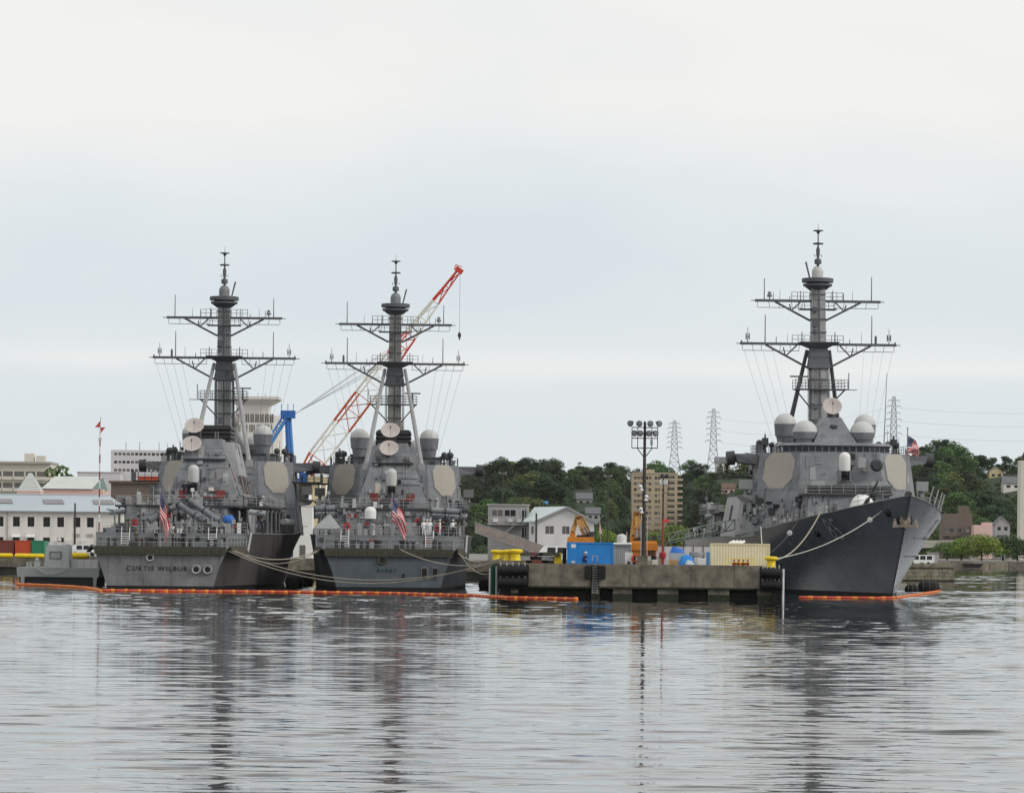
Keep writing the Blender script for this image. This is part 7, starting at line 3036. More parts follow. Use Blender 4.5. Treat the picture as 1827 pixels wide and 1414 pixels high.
def lattice_crane():
    Y = 690
    foot = at(541, 850, Y)
    tip = at(818, 484, Y)
    base = at(545, 985, Y)
    t = thing('lattice_crane', 'tall crane with red and white lattice jib and blue A-frame behind the left ships', 'crane', (base.x, Y, QZ))
    O = V(base.x, Y, QZ)
    a, b = foot - O, tip - O
    d = (b - a)
    L = d.length
    u = d.normalized()
    n = V(0, 1, 0)
    s = u.cross(n).normalized()

    def half(f):
        return interp([(0, .9), (.08, 1.75), (.45, 1.7), (.7, 1.1), (.93, .45), (1, .35)], f)
    cuts = [(0, .09, 'crane_red'), (.09, .245, 'crane_white'), (.245, .386, 'crane_red'), (.386, .58, 'crane_white'), (.58, .69, 'crane_redder'), (.69, .85, 'crane_white'), (.85, 1.0, 'crane_redder')]
    for f0, f1, m in cuts:
        mb = MB()
        k = max(2, int((f1 - f0) * L / 2.6))
        for i in range(k):
            g0, g1 = f0 + (f1 - f0) * i / k, f0 + (f1 - f0) * (i + 1) / k
            p0, p1, h0, h1 = a + d * g0, a + d * g1, half(g0), half(g1)
            c0 = [p0 + s * h0 * x + n * h0 * y for x, y in ((-1, -1), (1, -1), (1, 1), (-1, 1))]
            c1 = [p1 + s * h1 * x + n * h1 * y for x, y in ((-1, -1), (1, -1), (1, 1), (-1, 1))]
            for q in range(4):
                mb.cyl(c0[q], c1[q], .125, n=5)
                mb.cyl(c0[q], c1[(q + 1) % 4] if i % 2 else c1[q - 1], .075, n=4)
                mb.cyl(c1[q], c1[(q + 1) % 4], .06, n=4)
        mb.build('jib_section', MAT[m], t)
        # walkway inside the jib
        mb = MB()
        p0, p1 = a + d * f0 + s * half(f0) * .55, a + d * f1 + s * half(f1) * .55
        w = s * .13
        mb.hexa([p0 - w - n * .2, p0 + w - n * .2, p0 + w + n * .2, p0 - w + n * .2], [p1 - w - n * .2, p1 + w - n * .2, p1 + w + n * .2, p1 - w + n * .2])
        mb.build('jib_walkway', MAT[m], t, smooth=False)
    # jib head, hoist rope, hook
    mb = MB()
    mb.cbox(b + V(.1, 0, .2), (1.5, .9, .9), 0, 0, 0, .6)
    mb.cyl(b + V(-.8, 0, .4), b + V(-.5, 0, 1.2), .08, n=5)
    mb.cyl(b + V(-.5, 0, 1.2), b + V(.7, 0, .8), .08, n=5)
    mb.build('jib_head', MAT['crane_redder'], t)
    hk = at(818, 597, Y) - O
    mb = MB()
    mb.cyl(b + V(.3, 0, 0), V(b.x + .3, b.y, hk.z), .035, n=4)
    mb.build('hoist_rope', MAT['steel_grey'], t)
    mb = MB()
    mb.lathe([(.05, .5), (.3, .2), (.32, -.3), (.1, -.6), (.16, -.8), (.02, -1.0)], 8, None, 0, V(b.x + .3, b.y, hk.z))
    mb.build('hook_block', MAT['steel_dark'], t)
    # blue A-frame
    top = at(514, 742, Y) - O
    for px, m in ((516, 'crane_blue'), (521, 'crane_blue_light')):
        q = at(px + 1, 850, Y) - O
        mb = MB()
        off = (px - 518.5) * .25
        mb.cyl(V(top.x + off * .35, off, top.z), q + V(off * .2, off, 0), .36, .36, n=8)
        mb.cyl(q + V(off * .2, off, 0), V(q.x, off, 0), .36, n=8)
        mb.build('frame_leg', MAT[m], t)
    q = at(468, 815, Y) - O
    for off, m in ((-.7, 'crane_blue_light'), (.7, 'crane_blue')):
        mb = MB()
        dirv = (q - top)
        e = top + dirv * 1.25
        mb.cyl(top + V(0, off, 0), e + V(0, off, 0), .3, n=6)
        side = V(dirv.z, 0, -dirv.x).normalized() * .8
        mb.cyl(top + V(0, off, 0) + side, e + V(0, off, 0) + side, .14, n=5)
        for i in range(9):
            p0, p1 = top.lerp(e, i / 9), top.lerp(e, (i + .5) / 9)
            mb.cyl(p0 + V(0, off, 0), p1 + V(0, off, 0) + side, .08, n=4)
            mb.cyl(p1 + V(0, off, 0) + side, top.lerp(e, (i + 1) / 9) + V(0, off, 0), .08, n=4)
        mb.build('back_stay', MAT[m], t)
    mb = MB()
    mb.cbox(top + V(0, 0, .3), (2.6, 2.4, 1.4))
    for x in (-1.2, 0, 1.0):
        mb.cyl(top + V(x, -.8, 1.0), top + V(x, -.8, 2.2), .06, n=4)
    mb.build('frame_head', MAT['crane_blue'], t, smooth=False)
    # pendant ropes from frame head to the jib
    for i in range(5):
        p = top + V(1.2, -.8 + .4 * i, .4)
        e = a + d * (.60 + .03 * i) - s * half(.6) * (.9 if i < 3 else .2)
        mb = MB()
        mb.cyl(p, e, .045, n=3)
        mb.build('pendant_rope', MAT['steel_grey'], t)
    # machinery house, slewing ring, tower
    x0, x1 = at(549, 860, Y) - O, at(587, 860, Y) - O
    mb = MB()
    mb.box(x0.x, x1.x, -2, 4, x0.z - .1, (at(549, 850, Y) - O).z)
    mb.build('machinery_house', MAT['crane_cream'], t, smooth=False)
    mb = MB()
    zt = x0.z - .12
    mb.box(x0.x + .8, x0.x + 2.0, -1.5, 3.5, 0, zt)
    mb.box(x1.x - 1.4, x1.x - .7, -1.5, 3.5, 0, zt)
    mb.taper((x0.x - .4, x1.x + .4, -1.8, 4, 0), (x0.x + .6, x1.x - .6, -1.5, 3.5, zt - 3.4))
    mb.build('crane_pedestal', MAT['crane_cream'], t, smooth=False)
    bl0, bl1 = at(519, 856, Y) - O, at(548, 851, Y) - O
    mb = MB()
    mb.box(bl0.x, bl1.x, -1.6, 3.4, bl0.z - .35, bl0.z + .35)
    mb.box(bl1.x - 1.4, bl1.x, -1.5, 3.3, bl0.z + .351, bl0.z + 1.4)
    mb.build('slew_deck', MAT['crane_blue'], t, smooth=False)
    mb = MB()
    mb.cyl(a + V(0, 0, -.3), V(x0.x + 1.4, 0, zt), .5, n=8)
    mb.build('jib_foot', MAT['crane_red'], t)
    mb = MB()
    mb.box(bl0.x - .8, bl1.x + 1, -1.4, 3.2, bl0.z - 2.2, bl0.z - .36)
    mb.box(bl0.x + .4, bl1.x - .4, -1.3, 3.1, 0, bl0.z - 2.2)
    mb.build('crane_tower', MAT['steel_dark'], t, smooth=False)


lattice_crane()


def day_mast():
    Y = 600
    b = at(177, 925, Y)
    t = thing('signal_mast', 'slim red and white striped mast with a red cross-shaped vane on top', 'mast', (b.x, Y, QZ))
    top = at(177, 748, Y).z - QZ
    n = 15
    mesh = {}
    for i in range(n):
        mb = MB()
        mb.cyl((0, 0, top * .93 * i / n), (0, 0, top * .93 * (i + 1) / n), .11, n=6)
        mb.build('mast_band', MAT['red_dull' if i % 2 else 'white_gear'], t)
    mb = MB()
    mb.cyl((0, 0, top * .93), (.05, 0, top + .4), .05, n=5)
    mb.build('mast_tip', MAT['steel_grey'], t)
    zc = at(177, 762, Y).z - QZ
    for sg in (-1, 1):
        mb = MB()
        mb.hexa([(0, -.03, zc), (sg * .85, -.03, zc + sg * -.0), (0, -.03, zc + (1.05 if sg < 0 else -1.05))][::1], [(0, .03, zc), (sg * .85, .03, zc), (0, .03, zc + (1.05 if sg < 0 else -1.05))])
        mb.build('vane_blade', MAT['sign_red'], t, smooth=False)
    mb = MB()
    mb.box(-.25, .25, -.25, .25, at(177, 786, Y).z - QZ, at(177, 780, Y).z - QZ)
    mb.build('mast_lamp', MAT['box_white'], t, smooth=False)


day_mast()


def left_quay_things():
    Y = 612
    for px0, px1, m, lab in ((-12, 24.5, 'container_brown', 'dark brown-red container at the far left of the quay'), (27, 54.5, 'container_red', 'orange-red container between the brown and the green one'), (56, 79, 'container_green', 'green container at the right end of the row on the left quay')):
        a, b = at(px0, 967, Y), at(px1, 967, Y)
        container('shipping_container', lab, a.x, b.x, Y, QZ, QZ + 2.5, 6, MAT[m], 9)
    for i, (px0, px1, py, lab) in enumerate(((-14, 23, 990.5, 'leftmost long yellow float on the left quay edge'), (26, 79, 991, 'long yellow float below the red and green containers'), (127, 159, 990.5, 'short yellow float right of the workboat cabin'))):
        Y = 600
        a, b = at(px0, py, Y), at(px1, py, Y)
        mb = MB()
        L = b.x - a.x
        mb.lathe([(.1, 0), (.34, .08), (.38, .3), (.38, L - .3), (.34, L - .08), (.1, L)], 12, Matrix.Rotation(pi / 2, 3, 'Y'), 0, (0, 0, 0))
        o = mb.build('yellow_float', MAT['yellow'])
        o.location = a
        tag(o, lab, 'float', 'yellow floats on the left quay')
        if i == 2:
            o.location = at(px0, py, 470)
            o.scale = (.78, 1, 1)
    van('parked_van', 'white van parked on the quay left of the destroyers', at(150, 990, 630).x, 630, QZ, 'vehicle_white', None)
    van('parked_van', 'white van on the pier behind the yellow machine', at(995, 985, 425).x, 425, PZ + .02, 'vehicle_white', None)


def wheel_mesh():
    mb = MB()
    mb.lathe([(.1, -.11), (.28, -.11), (.34, -.08), (.34, .08), (.28, .11), (.1, .11)], 14, Matrix.Rotation(pi / 2, 3, 'X'), 0)
    return mb.mesh('wheel', MAT['rubber'])


WHEEL = wheel_mesh()


def van(name, label, x, Y, z, mat, mat2, L=4.6, H=1.9):
    t = thing(name, label, 'van', (x, Y, z), 0, 'vehicles on the quays')
    mb = MB()
    w = .85
    mb.hexa([(-L / 2, -w, .35), (L / 2, -w, .35), (L / 2, w, .35), (-L / 2, w, .35)], [(-L / 2, -w, 1.0), (L / 2, -w, 1.0), (L / 2, w, 1.0), (-L / 2, w, 1.0)])
    mb.hexa([(-L / 2, -w, 1.0005), (L / 2, -w, 1.0005), (L / 2, w, 1.0005), (-L / 2, w, 1.0005)], [(-L / 2 + .7, -w + .1, H), (L / 2 - .1, -w + .1, H), (L / 2 - .1, w - .1, H), (-L / 2 + .7, w - .1, H)])
    mb.build('body', MAT[mat], t, smooth=False)
    if mat2:
        mb = MB()
        mb.box(-L / 2 - .01, -L / 2 + 1.1, -w - .01, w + .01, .36, 1.6)
        mb.build('cab', MAT[mat2], t, smooth=False)
    for i in range(3):
        xx = -L / 2 + 1.1 + i * 1.15
        mb = MB()
        mb.hexa([(xx, -w - .012, 1.08), (xx + .95, -w - .012, 1.08), (xx + .95, -w + .05, 1.08), (xx, -w + .05, 1.08)], [(xx + .05, -w + .055, H - .15), (xx + .95, -w + .055, H - .15), (xx + .95, -w + .1, H - .15), (xx + .05, -w + .1, H - .15)])
        mb.build('window', MAT['glass_dark'], t, smooth=False)
    for xx in (-L / 2 + .9, L / 2 - .9):
        for y in (-w, w):
            put('wheel', WHEEL, t, (xx, y * .93, .34))
    return t


left_quay_things()


def right_jetty():
    Y = 642
    a, b = at(1560, 1020, Y), at(1703, 1020, Y)
    t = thing('stone_jetty', 'old stone jetty right of the right destroyer bow', 'jetty', (a.x, Y, 0))
    w = b.x - a.x
    mb = MB()
    mb.box(.1, w - .1, .1, 30, -1.5, 2.35)
    mb.build('jetty_core', MAT['stone'], t, smooth=False)
    R = random.Random(4)
    for row in range(4):
        z = -.3 + row * .62
        x = -.2 * (row % 2)
        while x < w:
            L = R.uniform(.7, 1.5)
            mb = MB()
            x1 = min(x + L - .05, w)
            if x1 - max(x, 0) > .2:
                o = R.uniform(0, .08)
                mb.taper((max(x, 0), x1, -.1 - o, .12, z), (max(x, 0) + .02, x1 - .02, -.08 - o, .12, z + .57))
                mb.build('stone_block', MAT['stone' if row else 'concrete_wet'], t, smooth=False)
            x += L
    mb = MB()
    mb.box(-.1, w + .15, -.3, 30, 2.36, 2.62)
    mb.build('jetty_coping', MAT['concrete'], t, smooth=False)
    for i in range(14):
        x = w * .35 + (w * .63) * i / 13
        mb = MB()
        mb.box(x - .35, x + .35, -.15, .35, 2.63, 2.63 + R.uniform(.4, .75))
        mb.build('parapet_stone', MAT['stone'], t, smooth=False)
    van('parked_van', 'white and blue van parked on the stone jetty', at(1641, 1005, 650).x, 650, 2.64, 'vehicle_white', 'vehicle_blue')
    p = at(1665, 1000, 655)
    t2 = thing('site_hut', 'small grey hut beside the van on the stone jetty', 'hut', (p.x, 655, 2.64))
    mb = MB()
    mb.box(-.8, .8, 0, 2, 0, 2.2)
    mb.build('hut_wall', MAT['wall_grey'], t2, smooth=False)
    mb = MB()
    mb.box(-.95, .95, -.15, 2.15, 2.201, 2.32)
    mb.build('hut_roof', MAT['concrete_pale'], t2, smooth=False)
    mb = MB()
    mb.box(-.3, .3, -.04, .02, .05, 1.9)
    mb.build('hut_door', MAT['wall_lilac'], t2, smooth=False)
    # lower landing with yellow rail and black floating fenders
    q = afloat(1640, 1052)
    t3 = thing('landing_float', 'low grey landing float with a yellow rail behind the right bow', 'float', (q.x - 1.5, q.y + 30, 0))
    mb = MB()
    mb.box(-3.5, 3.0, 0, 4, -.4, .55)
    mb.build('float_deck', MAT['concrete_pale'], t3, smooth=False)
    rail(t3, [(-2.0, 0.1, .55), (.2, .1, .55)], 1.1, .35, 'yellow', .03, 2)
    for i, (px0, px1, py, lab) in enumerate(((1640, 1676, 1050, 'large black floating fender right of the right bow'), (1617, 1640, 1051, 'smaller black floating fender close to the right bow'))):
        a, b = afloat(px0, py + 3), afloat(px1, py + 3)
        r = (.95, .62)[i]
        L = b.x - a.x
        f = thing('floating_fender', lab, 'fender', (a.x, a.y + 2, .35 * r), 0, 'black floating fenders')
        mb = MB()
        mb.lathe([(.15, 0), (.7 * r, .18), (r, .55), (r, L - .55), (.7 * r, L - .18), (.15, L)], 16, Matrix.Rotation(pi / 2, 3, 'Y'))
        mb.build('fender_body', MAT['rubber'], f)
        for k in range(3):
            x = L * (k + .8) / 3.6
            mb = MB()
            mb.lathe([(r * 1.0, -.08), (r * 1.05, -.06), (r * 1.05, .06), (r * 1.0, .08)], 16, Matrix.Rotation(pi / 2, 3, 'Y'), 0, (x, 0, 0))
            mb.build('fender_band', MAT['steel_dark'], f)


right_jetty()


def workboat():
    c = afloat(104, 1043)
    Y = c.y
    t = thing('workboat', 'small grey flat-ended workboat with a boxy cabin at far left', 'boat', (c.x, Y, 0))
    x0, x1 = at(31, 1020, Y).x - c.x, at(176, 1020, Y).x - c.x
    zt = at(100, 1012, Y).z
    mb = MB()
    mb.hexa([(x0 + .3, .5, -.6), (x1 - .3, .5, -.6), (x1 - .3, 9, -.6), (x0 + .3, 9, -.6)], [(x0 + .15, .25, .95), (x1 - .15, .25, .95), (x1 - .15, 9, .95), (x0 + .15, 9, .95)])
    mb.build('lower_hull', MAT['workboat_dark'], t, smooth=False)
    mb = MB()
    mb.hexa([(x0, 0, .951), (x1, 0, .951), (x1, 9.2, .951), (x0, 9.2, .951)], [(x0 - .1, -.15, zt), (x1 + .1, -.15, zt), (x1 + .1, 9.2, zt), (x0 - .1, 9.2, zt)])
    mb.build('bulwark', MAT['workboat_grey'], t, smooth=False)
    for x in (x0 + .45, x1 - .6):
        mb = MB()
        mb.hexa([(x, -.02, -.3), (x + .3, -.02, -.3), (x + .3, .45, -.3), (x, .45, -.3)], [(x - .05, -.12, .94), (x + .42, -.12, .94), (x + .42, .3, .94), (x - .05, .3, .94)])
        mb.build('skeg', MAT['workboat_grey'], t, smooth=False)
    cx0, cx1 = at(77, 990, Y).x - c.x, at(122, 990, Y).x - c.x
    zc = at(100, 972, Y).z
    mb = MB()
    mb.taper((cx0, cx1, .8, 4.5, zt), (cx0 + .25, cx1 - .1, 1.0, 4.5, zc))
    cb = mb.build('cabin', MAT['workboat_grey'], t, smooth=False)
    mb = MB()
    mb.box((cx0 + cx1) / 2 - .75, (cx0 + cx1) / 2 + .5, .86, 1.0, zt + 1.1, zt + 1.85)
    w = mb.build('cabin_window', MAT['steel_grey'], cb, smooth=False)
    mb = MB()
    a_, b_, z_a, z_b = (cx0 + cx1) / 2 - .75, (cx0 + cx1) / 2 + .5, zt + 1.1, zt + 1.85
    for q in ((a_ - .06, b_ + .06, z_b, z_b + .06), (a_ - .06, b_ + .06, z_a - .06, z_a), (a_ - .06, a_, z_a, z_b), (b_, b_ + .06, z_a, z_b)):
        mb.box(q[0], q[1], .82, .99, q[2], q[3])
    mb.build('window_frame', MAT['workboat_dark'], w, smooth=False)
    mb = MB()
    mb.box(cx0 + .5, cx0 + 1.4, 1.6, 2.6, zc, zc + .35)
    mb.cyl((cx0 + 1.7, 1.6, zc), (cx0 + 1.7, 1.6, zc + .5), .1, n=6)
    mb.ball((cx0 + 1.7, 1.5, zc + .6), .28, 8, 6)
    mb.build('search_light', MAT['box_white'], cb)
    mb = MB()
    mb.box(x0 + 1.9, x0 + 2.6, .6, 1.2, zt, zt + .75)
    mb.ball((x0 + 2.2, .9, zt + .9), .25, 8, 6)
    mb.build('deck_winch', MAT['workboat_grey'], t)
    for x in (x0 + 1.1, x0 + 1.45):
        mb = MB()
        mb.lathe([(.13, 0), (.13, .45), (.2, .5), (.18, .6)], 8, None, 0, (x, .7, zt))
        mb.build('bitt', MAT['workboat_grey'], t)
    mb = MB()
    mb.box(cx1 + .05, x1 - .4, 2.5, 6, zt, zt + .9)
    mb.build('ramp_house', MAT['wall_lilac'], t, smooth=False)
    rail(t, [(cx1 + .1, .6, zt), (x1 - .1, .6, zt)], 1.0, .8, 'steel_grey', .03)
    a = V((x0 + 2.4), -.2, zt - .15)
    b = V((x0 + 5.8), -.2, zt - .25)
    mb = MB()
    mb.tube([a.lerp(b, k / 10) + V(0, 0, -.55 * 4 * (k / 10) * (1 - k / 10)) for k in range(11)], .04, 5)
    mb.build('bow_rope', MAT['rope_pale'], t)


workboat()


# ---------------------------------------------------------------- floating booms
def boom(label, path, pitch, r, band=.30, orange_first=False):
    pts = [afloat(*p) for p in path]
    t = thing('oil_boom', label, 'boom', pts[0], 0, 'floating orange booms')
    o = pts[0]
    red = MB()
    red.lathe([(r * .8, 0), (r, .05), (r, .95), (r * .8, 1.0)], 10, Matrix.Rotation(pi / 2, 3, 'Y'))
    red = red.mesh('boom_float', MAT['boom_red'])
    org = MB()
    org.lathe([(r * .9, 0), (r * 1.07, .1), (r * 1.07, .9), (r * .9, 1.0)], 10, Matrix.Rotation(pi / 2, 3, 'Y'))
    org = org.mesh('boom_collar', MAT['boom_orange'])
    rr = random.Random(7)
    for a, b in zip(pts, pts[1:]):
        L = (b - a).length
        n = max(1, int(round(L / pitch)))
        ang = math.atan2(b.y - a.y, b.x - a.x)
        u = (b - a).normalized()
        for i in range(n):
            p = a + u * (L * i / n) - o
            l = L / n
            w = .10 * math.sin(i * .7 + a.x) + .06 * math.sin(i * 1.9)
            put('boom_float', red, t, (p.x, p.y + w, .10 + rr.uniform(-.02, .02)), (0, 0, ang + rr.uniform(-.02, .02)), (l * (1 - band), 1, 1))
            p2 = p + u * l * (1 - band)
            put('boom_collar', org, t, (p2.x, p2.y + w, .10 + rr.uniform(-.02, .02)), (0, 0, ang), (l * band, 1, 1))


boom('long red-orange floating boom in front of the two left destroyers', [(180, 1054.5), (300, 1055.5), (420, 1056.5), (560, 1058), (700, 1060), (850, 1064), (905, 1067.5), (960, 1068.5), (1030, 1070)], 1.35, .17)
boom('orange floating boom in front of the small grey workboat', [(30, 1043.5), (90, 1045.5), (150, 1049), (180, 1054.5)], .55, .17, .55)
boom('broken red boom along the waterline of the right destroyer', [(1425, 1066.5), (1500, 1067), (1560, 1067.5), (1598, 1067.5)], 1.6, .13, .35)
boom('pale orange boom curving right from the right destroyer bow', [(1598, 1067.5), (1640, 1061), (1676, 1055.5)], .8, .15, .5)


# ---------------------------------------------------------------- mooring lines
def line(label, a, b, sag, r=.05, mat='rope'):
    a, b = Vector(a), Vector(b)
    n = 18
    pts = [a.lerp(b, k / n) + V(0, 0, -sag * 4 * (k / n) * (1 - k / n)) for k in range(n + 1)]
    mb = MB()
    mb.tube([p - a for p in pts], r, 5)
    o = mb.build('mooring_line', MAT[mat])
    o.location = a
    tag(o, label, 'rope', 'mooring lines')


A_, B_, C_ = SHIP_A, SHIP_B, SHIP_C
BL = {1: V(at(920, 1000, PY0 + 1.6).x, PY0 + 1.6, PZ + .9), 2: V(at(907, 1000, PY0 + 2.8).x, PY0 + 2.8, PZ + .9), 3: V(at(1376, 1000, PY0 + 1.2).x, PY0 + 1.2, PZ + .7), 4: V(at(886, 1000, PY0 + 6.5).x, PY0 + 6.5, PZ + .8)}
line('upper of the two long slack ropes from the left destroyer to the pier bollards', on_ship(A_, 7.6, .6, 4.4), BL[1], 2.85, .05)
line('lower of the two long slack ropes from the left destroyer to the pier bollards', on_ship(A_, 7.4, .3, 4.3), BL[2], 3.15, .05)
line('rope sagging from the left destroyer quarter to the middle destroyer port quarter', on_ship(A_, 7.7, 1.0, 4.5), on_ship(B_, -7.6, 1.0, 4.6), 1.15, .055)
line('second rope hanging just below it between the two left destroyers', on_ship(A_, 7.8, 2.0, 4.4), on_ship(B_, -7.8, 2.0, 4.5), 1.5, .05)
line('rope from the middle destroyer transom fairlead down to the pier', on_ship(B_, 1.2, -.1, 4.7), BL[1] + V(0, 0, -.2), 1.3, .055)
line('rope from the starboard quarter of the middle destroyer to the leftmost bollard', on_ship(B_, 7.7, 1.5, 4.4), BL[4], .8, .06)
line('loose rope looping under the starboard quarter of the middle destroyer', on_ship(B_, 8.0, 3, 4.3), BL[2] + V(0, 0, -.4), 1.9, .045)


def c_pt(s, z, out=.15):
    zd = interp(SHEER, s)
    return on_ship(C_, hull_half(s, min(1, z / zd)) + out, s, z)


line('thick double bow rope from the deck edge of the right destroyer to the corner bollard', c_pt(136, 8.9), BL[3], 1.3, .075)
line('thin bow rope from the stem of the right destroyer to the corner bollard', c_pt(149.5, 9.0), BL[3] + V(0, 0, .1), .9, .045, 'rope_pale')
line('thin dark rope high on the right destroyer running down behind the cream container', c_pt(128, 8.2), V(BL[3].x - .3, BL[3].y + 3, PZ + 1.2), .5, .04, 'steel_dark')
line('short pale rope hanging from the right destroyer above the cream container', c_pt(108, 7.5), V(at(1362, 970, 402).x, 404, PZ + 2.0), .1, .06, 'rope_pale')
# rat guards on those lines
for i, (a, b, f, sag, lab) in enumerate(((c_pt(128, 8.2), V(BL[3].x - .3, BL[3].y + 3, PZ + 1.2), .30, .5, 'round rat guard on the thin dark rope of the right destroyer'), (c_pt(149.5, 9.0), BL[3] + V(0, 0, .1), .12, .9, 'round rat guard on the stem rope near the bow of the right destroyer'))):
    d = (b - a).normalized()
    p = a.lerp(b, f) + V(0, 0, -sag * 4 * f * (1 - f))
    mb = MB()
    mb.lathe([(.04, -.2), (.28, -.05), (.30, 0), (.28, .05), (.04, .1)], 12, d.to_track_quat('Z', 'Y').to_matrix())
    o = mb.build('rat_guard', MAT['box_white'])
    o.location = p
    tag(o, lab, 'rat guard', 'rat guards')

# fenders between the ships
for i, (x, y, r, L, lab) in enumerate(((-26.0, 447, 1.0, 5, 'black floating fender in the gap between the two left destroyers'), (-26.0, 470, 1.0, 5, 'farther black fender between the two left destroyers'), (-3.0, 448, .95, 5, 'black floating fender between the middle destroyer and the pier'))):
    f = thing('floating_fender', lab, 'fender', (x, y, .55), 0, 'black floating fenders')
    mb = MB()
    mb.lathe([(.15, 0), (.7 * r, .2), (r, .7), (r, L - .7), (.7 * r, L - .2), (.15, L)], 16, Matrix.Rotation(-pi / 2, 3, 'X'))
    mb.build('fender_body', MAT['rubber'], f)
    for k in range(3):
        mb = MB()
        mb.lathe([(r, -.08), (r * 1.05, -.06), (r * 1.05, .06), (r, .08)], 16, Matrix.Rotation(-pi / 2, 3, 'X'), 0, (0, L * (k + .8) / 3.6, 0))
        mb.build('fender_band', MAT['steel_dark'], f)


# ---------------------------------------------------------------- flags
def flag(label, top, hoist, fly, drift, drop, depth=0.0, seed=0.0):
    nu, nv = 46, 26
    mb = MB()
    vs = []
    for i in range(nu + 1):
        for j in range(nv + 1):
            u, v = i / nu, j / nv
            k = min(1, u * 2.2)
            fold = math.sin(v * 9 + u * 3.2 + seed) * .13 * k + math.sin(v * 4.0 - u * 5 + seed * 2) * .10 * k
            x = drift * fly * u + hoist * .16 * k * (1 - v) * 1.0 + fold
            z = -v * hoist * (1 - .45 * k) - u * fly * drop + .10 * math.sin(u * 9 + seed) * u
            y = -.15 * math.sin(v * 8 + u * 4 + seed) * (0.25 + k) + depth * u
            vs.append((x, y, z))
    fr, fw, fb = [], [], []
    for i in range(nu):
        for j in range(nv):
            q = (i * (nv + 1) + j, i * (nv + 1) + j + 1, (i + 1) * (nv + 1) + j + 1, (i + 1) * (nv + 1) + j)
            if i < nu * .30 and j < 14:
                (fw if (i % 3 == 1 and j % 2 == 1) else fb).append(q)
            else:
                (fr if (j // 2) % 2 == 0 else fw).append(q)
    mb.add(vs, fr, 0)
    o = len(mb.v)
    mb.add(vs, fw, 1)
    mb.add(vs, fb, 2)
    me = mb.mesh('flag', [MAT['flag_red'], MAT['flag_white'], MAT['flag_blue']], True)
    f = put('flag', me, None, top)
    m = f.modifiers.new('cloth_thickness', 'SOLIDIFY')
    m.thickness = .012
    tag(f, label, 'flag', 'striped flags on the warships')


flag('striped flag hanging limp from the stern staff of the left destroyer', on_ship(A_, -.1, .45, 10.7), 2.9, 5.0, .13, .80, seed=.6)
flag('striped flag drooping to the right from the stern staff of the middle destroyer', on_ship(B_, .35, .45, 10.5), 2.7, 4.4, .30, .74, seed=2.1)
flag('striped flag on the bow staff of the right destroyer', on_ship(C_, 0, 152.5, 16.7), 2.2, 2.6, .42, .50, seed=1.2)
p = at(1071, 924, 596)
t = thing('small_flag', 'small faded pink flag on a leaning pole right of the white shed', 'flag', (p.x + .3, 596, QZ))
mb = MB()
mb.cyl((0, 0, 0), (-.4, 0, p.z - QZ + .2), .05, n=5)
mb.build('flag_pole', MAT['steel_grey'], t)
mb = MB()
z = p.z - QZ
vs = []
for i in range(7):
    for j in range(5):
        vs.append((-.42 - .1 * i / 6 + .08 * math.sin(j * 1.4 + i * .4), .1 * math.sin(j + i * .6), z - i * .38 - j * .05))
mb.add([(x + .22 * (k % 5) * (k // 5) / 12, y, zz) for k, (x, y, zz) in enumerate(vs)], [(i * 5 + j, i * 5 + j + 1, (i + 1) * 5 + j + 1, (i + 1) * 5 + j) for i in range(6) for j in range(4)])
mb.build('flag_cloth', MAT['wall_pink'], t)


